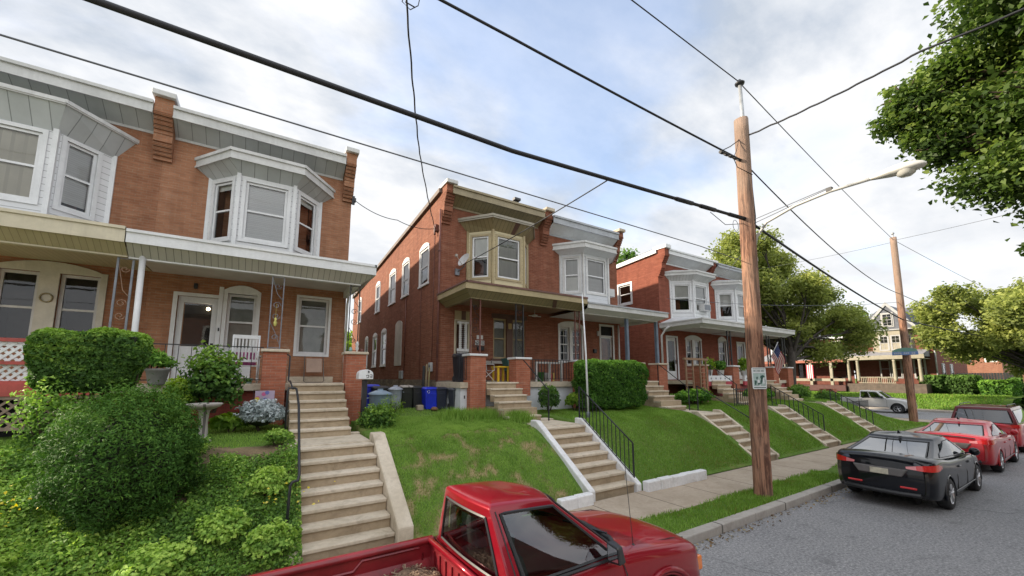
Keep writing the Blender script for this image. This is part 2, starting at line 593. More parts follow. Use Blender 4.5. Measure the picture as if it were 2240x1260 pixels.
l(col, p.inputs['Base Color']); p.inputs['Roughness'].default_value = 0.85
p.inputs['Specular IOR Level'].default_value = 0.3
bump(n, l, p, b, 0.5, 0.01)
M_ASPH = m

# concrete (sidewalk flags, kerb, stairs)
def concrete(name, c0, c1, stain, joint=None):
    m, n, l, p = new_mat(name)
    v = coords(n)
    a = noise(n, l, v, 0.9, 7, 0.62, 0.3); b = noise(n, l, v, 14, 4, 0.65); g = noise(n, l, v, 3.2, 6, 0.7, 0.6)
    col = mixc(n, l, maprange(n, l, a, 0.3, 0.7), c0, c1)
    col = mixc(n, l, maprange(n, l, g, 0.5, 0.75, 0, 0.7), col, stain)
    col = mixc(n, l, maprange(n, l, b, 0.4, 0.75, 0, 0.4), col, tuple(x * 0.7 for x in c0))
    if joint:
        s = n.new('ShaderNodeSeparateXYZ'); l(v, s.inputs[0])
        d = n.new('ShaderNodeMath'); d.operation = 'DIVIDE'; d.inputs[1].default_value = joint; l(s.outputs[0], d.inputs[0])
        f = n.new('ShaderNodeMath'); f.operation = 'FRACT'; l(d.outputs[0], f.inputs[0])
        lt = n.new('ShaderNodeMath'); lt.operation = 'LESS_THAN'; lt.inputs[1].default_value = 0.018; l(f.outputs[0], lt.inputs[0])
        col = mixc(n, l, lt.outputs[0], col, tuple(x * 0.35 for x in c0))
    l(col, p.inputs['Base Color']); p.inputs['Roughness'].default_value = 0.9
    p.inputs['Specular IOR Level'].default_value = 0.25
    bump(n, l, p, b, 0.4, 0.01)
    MATS[name] = m
    return m


M_WALK = concrete('sidewalk_concrete', (0.36, 0.295, 0.225), (0.46, 0.385, 0.305), (0.27, 0.215, 0.155), 1.5)
M_KERB = concrete('kerb_stone', (0.34, 0.315, 0.285), (0.45, 0.42, 0.385), (0.24, 0.215, 0.185), 2.4)
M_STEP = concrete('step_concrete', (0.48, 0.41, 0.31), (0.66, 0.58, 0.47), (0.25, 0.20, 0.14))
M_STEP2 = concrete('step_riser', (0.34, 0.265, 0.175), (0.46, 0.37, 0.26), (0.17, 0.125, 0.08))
M_WHITE_WALL = concrete('whitewashed_stone', (0.66, 0.66, 0.67), (0.80, 0.80, 0.81), (0.42, 0.39, 0.35))

# soil and thin grass under the blades
m, n, l, p = new_mat('lawn_ground')
v = coords(n)
a = noise(n, l, v, 0.8, 6, 0.65); b = noise(n, l, v, 9, 4, 0.6); g = noise(n, l, v, 30, 3, 0.6)
col = mixc(n, l, maprange(n, l, b, 0.3, 0.7), (0.08, 0.16, 0.022), (0.14, 0.23, 0.05))
col = mixc(n, l, maprange(n, l, a, 0.58, 0.72, 0, 0.5), col, (0.30, 0.21, 0.11))
at_ = n.new('ShaderNodeAttribute'); at_.attribute_name = 'tint'
col = mixc(n, l, at_.outputs['Fac'], col, (0.36, 0.255, 0.145))
col = mixc(n, l, maprange(n, l, g, 0.35, 0.7, 0, 0.5), col, (0.06, 0.09, 0.02))
l(col, p.inputs['Base Color']); p.inputs['Roughness'].default_value = 0.95
p.inputs['Specular IOR Level'].default_value = 0.1
bump(n, l, p, g, 0.6, 0.03)
M_LAWN = m

m, n, l, p = new_mat('garden_soil')
v = coords(n)
a = noise(n, l, v, 3, 6, 0.65); b = noise(n, l, v, 25, 4, 0.6)
col = mixc(n, l, maprange(n, l, a, 0.3, 0.7), (0.10, 0.07, 0.04), (0.23, 0.16, 0.095))
col = mixc(n, l, maprange(n, l, b, 0.4, 0.7, 0, 0.6), col, (0.07, 0.08, 0.03))
l(col, p.inputs['Base Color']); p.inputs['Roughness'].default_value = 0.95
bump(n, l, p, b, 0.8, 0.03)
M_SOIL = m

# base ground to the horizon
mb = MB(); mb.poly([(-800, -800, -0.12), (1500, -800, -0.12), (1500, 1000, -0.12), (-800, 1000, -0.12)])
g = mb.build('ground', M_LAWN); g['kind'] = 'structure'
# our street, then the cross street at its end
mb = MB(); mb.poly([(-60, -4.6, 0), (36.2, -4.6, 0), (36.2, KERB, 0), (-60, KERB, 0)])
mb.poly([(46.2, -4.6, 0), (300, -4.6, 0), (300, KERB, 0), (46.2, KERB, 0)])
o = mb.build('road', M_ASPH); o['kind'] = 'structure'
mb = MB(); mb.poly([(36.2, -80, 0), (46.2, -80, 0), (46.2, 120, 0), (36.2, 120, 0)])
o = mb.build('cross_street', M_ASPH); o['kind'] = 'structure'
# kerb, verge, sidewalk
mb = MB()
x = -30.0
rk = random.Random(3)
while x < 33.5:
    L_ = 2.4
    dz = rk.uniform(-0.006, 0.006); dy = rk.uniform(-0.008, 0.008)
    mb.box(x + 0.004, x + L_ - 0.004, KERB + dy, KERB + 0.2 + dy, -0.1, 0.145 + dz)
    x += L_
mb.box(46.2, 300, KERB, KERB + .2, -.1, .145)
mb.box(46.2, 46.4, KERB + .2, 120, -.1, .145)
mb.box(36.0, 36.2, 8.2, 120, -.1, .145)
o = mb.build('kerb', M_KERB, bevel=0.02); o['kind'] = 'structure'
# far pavement and the rising lawn of the block beyond the cross street
mb = MB(); mb.box(46.4, 48.2, 4.5, 120, -.1, .13); mb.box(33.6, 36.0, 8.0, 120, -.1, .13)
mb.prism([(33.2, 4.5), (35.0, 4.7), (36.0, 5.8), (36.0, 8.0), (33.2, 8.0)], -.1, .13)
mb.box(-30, 33.2, WALK0, WALK1, -.1, .14)
# strips of paving that cross the verge
for xa, xb in ((13.5, 14.6), (24.2, 25.4), (6.0, 6.25)):
    mb.box(xa, xb, KERB + .2, WALK0, -.1, .137)
o = mb.build('sidewalk', M_WALK); o['kind'] = 'structure'

xs = np.unique(np.concatenate([np.arange(-30, -5, 1.0), np.arange(-5, 15, 0.12), np.arange(15, 33.7, 0.3)]
                              + [np.array([a - 0.021, a - 0.019, b + 0.019, b + 0.021]) for a, b in STAIRS]))
ys = np.unique(np.concatenate([np.arange(WALK1, 9.2, 0.12), np.arange(9.2, 15, 0.3), np.arange(15, 60, 2.5), [11.0, 11.001]]))
def brown(x, y):
    b_ = np.clip((0.6 * vnoise(x, y, 1.7, 11) + 0.9 * vnoise(x, y, 4.3, 12) + 0.8 * vnoise(x, y, 10, 13) - 0.02) * .95, 0, .88) * np.clip((9.6 - y) / 1.2, 0.12, 1)
    return b_ * np.where((x < 6.4) & (x > 1.8), 1.0, 0.12)


lawn = grid_mesh('lawn', xs, ys, gz, [M_LAWN, M_SOIL], brown)
co = np.empty(len(lawn.data.polygons) * 3); lawn.data.polygons.foreach_get('center', co); co = co.reshape(-1, 3)
soil = ((co[:, 0] < 0.6) & (co[:, 1] < 9.0 + 0.5 * vnoise(co[:, 0], co[:, 1], 1.1, 2)) & (co[:, 0] > -12)).astype(np.int32)
lawn.data.polygons.foreach_set('material_index', soil)

mb = MB()
o = grid_mesh('verge', np.arange(-30, 33.4, 0.3), np.arange(KERB + .2, WALK0 + .01, 0.12),
              lambda X, Y: 0.13 + 0.03 * np.sin((Y - KERB - .2) / 0.72 * math.pi) + 0.01 * vnoise(X, Y, 2.2, 1), M_LAWN)
def far_z(X, Y):
    t = np.clip((X - 48.2) / 3.0, 0, 1)
    return 0.12 + 0.95 * t * t * (3 - 2 * t) + 0.02 * np.clip(X - 51, 0, 20) * 0.5
grid_far = grid_mesh('far_lawn', np.concatenate([np.arange(48.2, 53, 0.4), np.arange(53, 140, 8)]), np.concatenate([np.arange(5.5, 30, 1.0), np.arange(30, 120, 10)]), far_z, M_LAWN)


# ---- grass blades -------------------------------------------------
M_GRASS = leaf_mat('grass_blade', (0.30, 0.23, 0.09), (0.125, 0.250, 0.032), (0.30, 0.45, 0.10), 0.7, 0.3, 0.1)


def blades(name, pts, h, w, tint, mat, lean=0.5):
    n = len(pts)
    ang = rng.uniform(0, 2 * np.pi, n); la = rng.uniform(0, 2 * np.pi, n)
    hh = h * rng.uniform(0.55, 1.25, n); ll = lean * hh * rng.uniform(0.1, 1, n)
    dx = np.cos(ang) * w * 0.5; dy = np.sin(ang) * w * 0.5
    V = np.empty((n, 3, 3))
    V[:, 0] = pts - np.stack([dx, dy, np.full(n, 0.01)], -1)
    V[:, 1] = pts + np.stack([dx, dy, np.full(n, -0.01)], -1)
    V[:, 2] = pts + np.stack([np.cos(la) * ll, np.sin(la) * ll, hh], -1)
    F = np.arange(n * 3).reshape(n, 3)
    o = np_mesh(name, V.reshape(-1, 3), F, mat, attr=np.repeat(tint, 3))
    return tag(o, kind='stuff')


def scatter(x0, x1, y0, y1, n):
    return np.stack([rng.uniform(x0, x1, n), rng.uniform(y0, y1, n)], -1)


def keep_lawn(P):
    x, y = P[:, 0], P[:, 1]
    ok = np.ones(len(P), bool)
    for a, b in STAIRS:
        ok &= ~((x > a - 0.28) & (x < b + 0.28) & (y < 11.1))
    ok &= ~((x < 0.6) & (y < 8.9))
    ok &= ~((y > 11.0) & (((x > -8) & (x < 2.35)) | ((x > 4.9) & (x < 14.7)) | ((x > 17.3) & (x < 27))))
    return ok


Pn = np.concatenate([scatter(1.9, 6.3, 6.62, 11, 90000), scatter(7.5, 13.4, 6.62, 11, 70000), scatter(2.2, 5.2, 11, 17, 12000),
                     scatter(14.4, 18.5, 6.62, 11, 36000), scatter(19.5, 23.7, 6.62, 11, 26000), scatter(24.7, 33.0, 6.62, 13, 24000), scatter(-6, .6, 8.9, 11, 22000)])
Pn = Pn[keep_lawn(Pn)]
bz = brown(Pn[:, 0], Pn[:, 1])
kp = rng.uniform(0, 1, len(Pn)) > bz * 0.93
Pn, bz = Pn[kp], bz[kp]
z = gz(Pn[:, 0], Pn[:, 1])
patchy = (Pn[:, 0] < 6.4) & (Pn[:, 0] > 1.8)
tint = 0.72 + 0.2 * vnoise(Pn[:, 0], Pn[:, 1], 1.7, 21) + np.where(patchy, .22, .1) * vnoise(Pn[:, 0], Pn[:, 1], 6.5, 23) + rng.normal(0, 0.16, len(Pn)) - 0.62 * bz
tint = np.where(Pn[:, 0] < 6.4, tint + 0.16, tint - 0.10)
# sparse lighter ridge along the top of the bank
tint = np.clip(tint + 0.12 * np.exp(-((Pn[:, 1] - 8.9) / 0.6) ** 2), 0, 1)
far = np.clip((Pn[:, 0] - 8) / 20, 0, 1)
blades('grass', np.column_stack([Pn, z]), 0.042 + 0.02 * far, 0.015 + 0.02 * far, tint, M_GRASS)
o = bpy.data.objects['grass']; tag(o, 'short green grass on the front lawns, dry brown patches on the slope between the stairs', 'grass')
Pv = scatter(4, 33, KERB + .18, WALK0 + 0.05, 46000)
Pv = Pv[~(((Pv[:, 0] > 13.5) & (Pv[:, 0] < 14.6)) | ((Pv[:, 0] > 24.2) & (Pv[:, 0] < 25.4)))]
edge = np.minimum(Pv[:, 1] - KERB - .18, WALK0 + .05 - Pv[:, 1])
kp = rng.uniform(0, 1, len(Pv)) < np.clip(0.25 + edge * 4 + 0.7 * vnoise(Pv[:, 0], Pv[:, 1], 2.3, 31), 0, 1)
Pv = Pv[kp]
tint = np.clip(0.66 + 0.25 * vnoise(Pv[:, 0], Pv[:, 1], 2.6, 22) + rng.normal(0, 0.18, len(Pv)), 0, 1)
o = blades('verge_grass', np.column_stack([Pv, np.full(len(Pv), 0.14)]), 0.075, 0.02, tint, M_GRASS, 0.7)
tag(o, 'rough green grass strip between the kerb and the sidewalk', 'grass')
Pf = scatter(48.3, 56, 6, 26, 14000)
o = blades('far_grass', np.column_stack([Pf, far_z(Pf[:, 0], Pf[:, 1])]), 0.16, 0.10, np.clip(0.55 + rng.normal(0, 0.15, len(Pf)), 0, 1), M_GRASS)
tag(o, 'green lawn in front of the far house across the cross street', 'grass')


# ---- garden stairs -----------------------------------------------
def flight(mb, x0, x1, y0, z0, n, rise, tread, nose=0.035, m=0, mr=1, skew=0.0, back=0.4, rk=None):
    """n steps climbing towards +Y from (y0, z0)"""
    for k in range(n):
        yb = y0 + tread * k
        zt = z0 + rise * (k + 1)
        j = (rk.uniform(-0.006, 0.006) if rk else 0)
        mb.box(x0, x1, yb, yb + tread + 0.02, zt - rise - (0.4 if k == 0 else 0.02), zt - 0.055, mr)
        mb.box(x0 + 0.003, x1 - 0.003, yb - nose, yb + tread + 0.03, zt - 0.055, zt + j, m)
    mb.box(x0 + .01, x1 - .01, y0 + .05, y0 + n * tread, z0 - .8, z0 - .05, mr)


def cheek(mb, x0, x1, y0, z0, y1, z1, low, m=0, top=None):
    """sloping side wall from (y0, z0) up to (y1, z1)"""
    mb.extr([(x0, y0, low), (x0, y0, z0), (x0, y1, z1), (x0, y1 + .25, z1), (x0, y1 + .25, low)], (x1 - x0, 0, 0), m)


G_ST = 'concrete garden stairs up the grass bank'
stair_labels = [
    'wide worn concrete stairs with a bare concrete side wall, nearest the red pickup truck',
    'concrete stairs between two white painted side walls below the brown trimmed porch',
    'narrow concrete stairs climbing the bank just left of the big wooden pole',
    'concrete stairs with a black picket railing just right of the big wooden pole',
    'farthest concrete stairs on the bank, rising behind the black car']
rk = random.Random(5)
for i, (a, b) in enumerate(STAIRS):
    t = thing('garden_stairs', ((a + b) / 2, 6.6, 0.14), stair_labels[i], 'stairs', G_ST)
    mb = MB(); flight(mb, a, b, 6.66, 0.13, 7, 0.196, 0.275, rk=rk)
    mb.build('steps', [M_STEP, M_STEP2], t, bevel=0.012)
    # landing walk to the upper steps
    mb = MB()
    mb.box(a, b, 8.56, 9.7, 1.2, 1.515)
    mb.box(a - .005, b + .005, 9.72, 10.1 if i != 0 else 9.9, 1.2, 1.55)
    mb.build('landing', M_STEP, t, bevel=0.01)
    if i == 0:
        mb = MB(); cheek(mb, b + .004, b + .27, 6.5, 0.42, 8.5, 1.66, -0.1)
        mb.build('side_wall', M_STEP, t, bevel=0.03)
        mb = MB(); cheek(mb, a - .17, a - .004, 6.6, 0.25, 8.5, 1.56, -0.1)
        mb.build('side_wall', M_STEP, t, bevel=0.02)
    elif i == 1:
        mb = MB(); cheek(mb, a - .17, a - .004, 6.52, 0.36, 8.5, 1.68, -0.1)
        mb.build('side_wall', M_WHITE_WALL, t, bevel=0.025)
        mb = MB(); cheek(mb, b + .004, b + .15, 6.55, 0.3, 8.5, 1.66, -0.1)
        mb.build('side_wall', M_WHITE_WALL, t, bevel=0.025)
    else:
        for xa in (a - .14, b + .004):
            mb = MB(); cheek(mb, xa, xa + .136, 6.6, 0.28, 8.5, 1.6, -0.1)
            mb.build('side_wall', M_STEP, t, bevel=0.02)

# white low walls along the sidewalk
for x0, x1, y0, lab in ((5.2, 6.07, 6.38, 'short white painted stone wall left of the middle stairs'),
                        (7.78, 10.1, 6.36, 'long white painted stone wall with chipped top at the foot of the green bank')):
    mb = MB()
    nseg = max(2, int((x1 - x0) / 0.45))
    rk2 = random.Random(int(x0 * 10))
    for k in range(nseg):
        xa = x0 + (x1 - x0) * k / nseg; xb = x0 + (x1 - x0) * (k + 1) / nseg
        d = rk2.uniform(-0.02, 0.02); e = rk2.uniform(-0.015, 0.015)
        mb.box(xa, xb + 0.004 * (k + 1 < nseg), y0 + d, y0 + 0.18 + d, -0.05, 0.37 + e)
    tag(mb.build('low_wall', M_WHITE_WALL, bevel=0.03, seg=3), lab, 'wall', 'low white walls by the sidewalk')

# ================================================================== houses
F0 = 13.2          # facade plane of the row
B_TAN = brick('brick_tan', (0.46, 0.222, 0.125), (0.375, 0.172, 0.095), (0.38, 0.28, 0.20), (0.30, 0.13, 0.078), blot=0.3)
B_RED = brick('brick_red', (0.315, 0.120, 0.068), (0.235, 0.085, 0.050), (0.33, 0.21, 0.15), (0.24, 0.075, 0.05), blot=0.4)
B_RED3 = brick('brick_deep_red', (0.325, 0.103, 0.062), (0.25, 0.077, 0.048), (0.32, 0.14, 0.10), (0.25, 0.06, 0.045), blot=0.35)
B_PIER = brick('brick_pier', (0.50, 0.17, 0.095), (0.40, 0.13, 0.075), (0.40, 0.29, 0.22), (0.30, 0.11, 0.07), blot=0.25)
B_BASE = brick('brick_base', (0.36, 0.085, 0.06), (0.28, 0.06, 0.045), (0.22, 0.10, 0.08), (0.16, 0.05, 0.04), blot=0.4)
M_WHITE = plain('white_paint', (0.72, 0.73, 0.74), 0.45, 0.06, 2.0)
M_WHITE2 = plain('old_white_paint', (0.60, 0.60, 0.59), 0.55, 0.11, 1.6)
M_CREAM = plain('cream_paint', (0.60, 0.54, 0.40), 0.5, 0.1, 1.5)
M_BEIGE = plain('beige_paint', (0.40, 0.325, 0.185), 0.5, 0.1, 1.5)
M_BROWN = plain('brown_paint', (0.11, 0.055, 0.038), 0.5, 0.15, 2.0)
M_ROOFB = plain('brown_roof_edge', (0.16, 0.075, 0.06), 0.6, 0.15, 2.0)
M_ROOF = plain('grey_roofing', (0.30, 0.30, 0.31), 0.8, 0.15, 1.2)
M_TAR = plain('tar_roof', (0.06, 0.058, 0.06), 0.9, 0.2, 1.5)
M_ROOFW = plain('pale_roof_coating', (0.62, 0.64, 0.66), 0.6, 0.13, 1.0)
P_GREY = boards('grey_panels', (0.52, 0.55, 0.56), 0.30, 0, 0.5, 0.055, 0.45)
P_BEIGE = boards('olive_panels', (0.27, 0.225, 0.12), 0.16, 0, 0.5, 0.09, 0.4)
P_WHITEG = boards('white_panels', (0.60, 0.61, 0.61), 0.16, 0, 0.5, 0.08, 0.55)
P_PLAINW = plain('white_cornice_panel', (0.66, 0.68, 0.70), 0.5, 0.08, 1.2)
P_CREAM = boards('cream_soffit', (0.46, 0.40, 0.25), 0.10, 0, 0.5, 0.1, 0.55)
P_VENT = boards('vented_soffit', (0.52, 0.50, 0.45), 0.13, 0, 0.5, 0.1, 0.4)
P_CEIL = boards('porch_ceiling', (0.55, 0.53, 0.49), 0.12, 1, 0.5, 0.06, 0.7)
P_CEILB = boards('porch_ceiling_brown', (0.25, 0.175, 0.11), 0.12, 1, 0.5, 0.08, 0.6)
S_WHITE = boards('white_lap_siding', (0.74, 0.75, 0.765), 0.155, 1, 0.45, 0.09, 0.42, 0.05)
S_GREYW = boards('grey_white_siding', (0.62, 0.64, 0.67), 0.155, 1, 0.45, 0.07, 0.55, 0.05)
S_BEIGE = boards('beige_lap_siding', (0.66, 0.58, 0.37), 0.155, 1, 0.45, 0.09, 0.45, 0.06)
M_GLASS = glass_mat()
M_GLASS2 = glass_mat('storm_glass', (0.55, 0.58, 0.58), 0.03)
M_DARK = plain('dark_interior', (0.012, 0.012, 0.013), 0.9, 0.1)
M_ROOM = plain('dim_room', (0.03, 0.026, 0.022), 0.9, 0.4, 1.2)
M_BLIND = boards('window_blind', (0.78, 0.79, 0.80), 0.05, 1, 0.6, 0.18, 0.72, 0.03)
M_SHADE = plain('roller_shade', (0.80, 0.79, 0.76), 0.7, 0.05)
M_SHADEG = plain('grey_green_shade', (0.26, 0.275, 0.245), 0.7, 0.1)
M_DRAPE = boards('cream_curtain', (0.62, 0.58, 0.48), 0.19, 0, 0.8, 0.3, 0.8, 0.1)
M_LACE = boards('lace_curtain', (0.52, 0.52, 0.51), 0.09, 0, 0.8, 0.3, 0.93, 0.04)
M_IRON = plain('black_iron', (0.022, 0.024, 0.030), 0.45, 0.2, 5.0)
M_IRONG = plain('grey_iron', (0.22, 0.24, 0.28), 0.45, 0.2, 4.0)
M_IRONR = plain('rusty_iron', (0.17, 0.062, 0.048), 0.6, 0.25, 4.0)
M_STONE = None
m, n, l, p = new_mat('rubble_stone')
v = coords(n)
vo = n.new('ShaderNodeTexVoronoi'); vo.inputs['Scale'].default_value = 3.1
mpn = n.new('ShaderNodeMapping'); mpn.inputs['Scale'].default_value = (1, 1, 1.7); l(v, mpn.inputs[0]); l(mpn.outputs[0], vo.inputs['Vector'])
ve = n.new('ShaderNodeTexVoronoi'); ve.feature = 'DISTANCE_TO_EDGE'; ve.inputs['Scale'].default_value = 3.1; l(mpn.outputs[0], ve.inputs['Vector'])
a = noise(n, l, v, 6, 5, 0.6)
sv = n.new('ShaderNodeSeparateXYZ'); l(vo.outputs['Color'], sv.inputs[0])
col = mixc(n, l, sv.outputs[0], (0.12, 0.09, 0.065), (0.30, 0.24, 0.175))
col = mixc(n, l, maprange(n, l, a, 0.35, 0.7, 0, 0.6), col, (0.10, 0.08, 0.065))
col = mixc(n, l, maprange(n, l, ve.outputs['Distance'], 0.02, 0.07, 0.8, 0), col, (0.19, 0.165, 0.14))
l(col, p.inputs['Base Color']); p.inputs['Roughness'].default_value = 0.95
bump(n, l, p, ve.outputs['Distance'], 0.6, 0.05)
M_STONE = m


def panel(mb, p0, p1, z0, z1, holes=(), depth=0.12, m=0, mrev=None, nrm=None):
    """vertical wall between plan points p0 -> p1 (outside on the right-hand side of p0 -> p1), with
    rectangular openings (u0, u1, z0, z1) and reveals going inwards"""
    p0 = Vector((p0[0], p0[1], 0)); p1 = Vector((p1[0], p1[1], 0))
    d = p1 - p0; L_ = d.length; d.normalize()
    nin = Vector((-d.y, d.x, 0))        # inwards
    us = sorted(set([0, L_] + [h[0] for h in holes] + [h[1] for h in holes]))
    zs = sorted(set([z0, z1] + [h[2] for h in holes] + [h[3] for h in holes]))
    for i in range(len(us) - 1):
        for j in range(len(zs) - 1):
            uc = (us[i] + us[i + 1]) / 2; zc = (zs[j] + zs[j + 1]) / 2
            if any(h[0] < uc < h[1] and h[2] < zc < h[3] for h in holes): continue
            q = [(us[i], zs[j]), (us[i + 1], zs[j]), (us[i + 1], zs[j + 1]), (us[i], zs[j + 1])]
            mb.poly([(p0.x + d.x * u, p0.y + d.y * u, z) for u, z in q], m)
    for h in holes:
        c = [(h[0], h[2]), (h[1], h[2]), (h[1], h[3]), (h[0], h[3])]
        for k in range(4):
            (ua, za), (ub, zb) = c[k], c[(k + 1) % 4]
            a = p0 + d * ua; b = p0 + d * ub
            mb.poly([(b.x, b.y, zb), (a.x, a.y, za), (a.x + nin.x * depth, a.y + nin.y * depth, za), (b.x + nin.x * depth, b.y + nin.y * depth, zb)], m if mrev is None else mrev)


class Fr:
    """local frame on a vertical facet: u along, w outward, z up"""
    def __init__(s, p0, p1):
        s.p = Vector((p0[0], p0[1], 0)); d = Vector((p1[0] - p0[0], p1[1] - p0[1], 0)); s.L = d.length
        s.d = d.normalized(); s.o = Vector((s.d.y, -s.d.x, 0))

    def __call__(s, u, w, z):
        q = s.p + s.d * u + s.o * w
        return (q.x, q.y, z)

    def box(s, mb, u0, u1, w0, w1, z0, z1, m=0):
        mb.hexa([s(u0, w0, z0), s(u0, w1, z0), s(u1, w1, z0), s(u1, w0, z0)][::-1], [s(u0, w0, z1), s(u0, w1, z1), s(u1, w1, z1), s(u1, w0, z1)][::-1], m)


def add_window(parent, fr, u0, u1, z0, z1, frame=None, fw=0.07, inset=0.06, casing=0.0, mid=0.5, shade=None, shade_f=0.5, shade_low=None,
               arch=0.0, sill=True, glass=None, name='window', split_glass=True, muntin=0, casing_mat=None, label=None, jamb=0.0):
    """double-hung window in an opening; the glass stands in front of a blind and a dim room"""
    frame = frame or M_WHITE
    mats = [frame, shade or M_ROOM, M_ROOM, casing_mat or frame, shade_low or M_ROOM]
    mb = MB(); g = MB()
    w0, w1 = -inset - 0.05, -inset + 0.0
    B = lambda a, b, c, d, e, f_, m=0: fr.box(mb, a, b, c, d, e, f_, m)
    B(u0, u0 + fw, w0, w1, z0, z1); B(u1 - fw, u1, w0, w1, z0, z1)
    B(u0 + fw, u1 - fw, w0, w1 - .002, z1 - fw, z1); B(u0 + fw, u1 - fw, w0, w1 - .002, z0, z0 + fw)
    zm = z0 + (z1 - z0) * mid
    B(u0 + fw, u1 - fw, w0 - .02, w1 - .012, zm - 0.025, zm + 0.025)
    if muntin:
        for k in range(1, muntin + 1):
            uu = u0 + fw + (u1 - u0 - 2 * fw) * k / (muntin + 1)
            B(uu - .012, uu + .012, w0 + .01, w1 - .018, z0 + fw, zm - .025); B(uu - .012, uu + .012, w0 + .01, w1 - .018, zm + .025, z1 - fw)
        for zz in ((z0 + zm) / 2, (z1 + zm) / 2):
            B(u0 + fw, u1 - fw, w0 + .012, w1 - .02, zz - .012, zz + .012)
    # glass panes
    for za, zb, dw in ((z0 + fw, zm - .025, -.035), (zm + .025, z1 - fw, -.025)):
        g.poly([fr(u0 + fw, w1 + dw, za), fr(u1 - fw, w1 + dw, za), fr(u1 - fw, w1 + dw, zb), fr(u0 + fw, w1 + dw, zb)])
    # room box behind
    r = w0 - 0.45
    a, b, zz0, zz1 = u0 + fw * .5, u1 - fw * .5, z0 + fw * .5, z1 - fw * .5
    mb.poly([fr(a, r, zz0), fr(b, r, zz0), fr(b, r, zz1), fr(a, r, zz1)], 2)
    mb.poly([fr(a, w0, zz0), fr(a, r, zz0), fr(a, r, zz1), fr(a, w0, zz1)], 2)
    mb.poly([fr(b, r, zz0), fr(b, w0, zz0), fr(b, w0, zz1), fr(b, r, zz1)], 2)
    mb.poly([fr(a, r, zz1), fr(b, r, zz1), fr(b, w0, zz1), fr(a, w0, zz1)], 2)
    mb.poly([fr(a, w0, zz0), fr(b, w0, zz0), fr(b, r, zz0), fr(a, r, zz0)], 2)
    if shade:
        zs = z1 - (z1 - z0) * shade_f
        mb.poly([fr(a, w0 - .03, zs), fr(b, w0 - .03, zs), fr(b, w0 - .03, zz1), fr(a, w0 - .03, zz1)], 1)
        if shade_low:
            mb.poly([fr(a, w0 - .05, zz0), fr(b, w0 - .05, zz0), fr(b, w0 - .05, zs), fr(a, w0 - .05, zs)], 4)
    if casing:
        c = casing
        B(u0 - c, u0, -.02, .028, z0 - (0 if sill else c), z1 + c, 3); B(u1, u1 + c, -.02, .028, z0 - (0 if sill else c), z1 + c, 3)
        B(u0, u1, -.02, .025, z1, z1 + c, 3)
        if not sill: B(u0, u1, -.02, .025, z0 - c, z0, 3)
    if sill:
        B(u0 - casing - .03, u1 + casing + .03, -inset, .055, z0 - .06, z0, 3)
    if arch:
        n_ = 8
        pts = [fr(u0 - casing, -.03, z1 + casing - .001)]
        ua, ub = u0 - casing, u1 + casing
        pts = [fr(ua, .033, z1), fr(ub, .033, z1)] + [fr(ub + (ua - ub) * k / n_, .033, z1 + casing + arch * math.sin(math.pi * k / n_) ** .8) for k in range(n_ + 1)]
        q = fr.o * -0.1
        mb.extr(pts, (q.x, q.y, 0), 3)
    if jamb:
        B(u0 - jamb, u0, w0, w1 - .01, z0, z1, 3)
    o = mb.build(name, mats, parent, label=label)
    gname = 'pane'
    if split_glass:
        gg = g.build(gname, glass or M_GLASS, o)
    else:
        # window is already a sub-part: join the glass in
        i = len(mb.v)
        bpy.data.objects.remove(o, do_unlink=True)
        for f in g.f: mb.f.append(tuple(i + k for k in f)); mb.m.append(5); mb.sm.append(False)
        mb.v += g.v
        o = mb.build(name, mats + [glass or M_GLASS], parent, label=label)
    return o


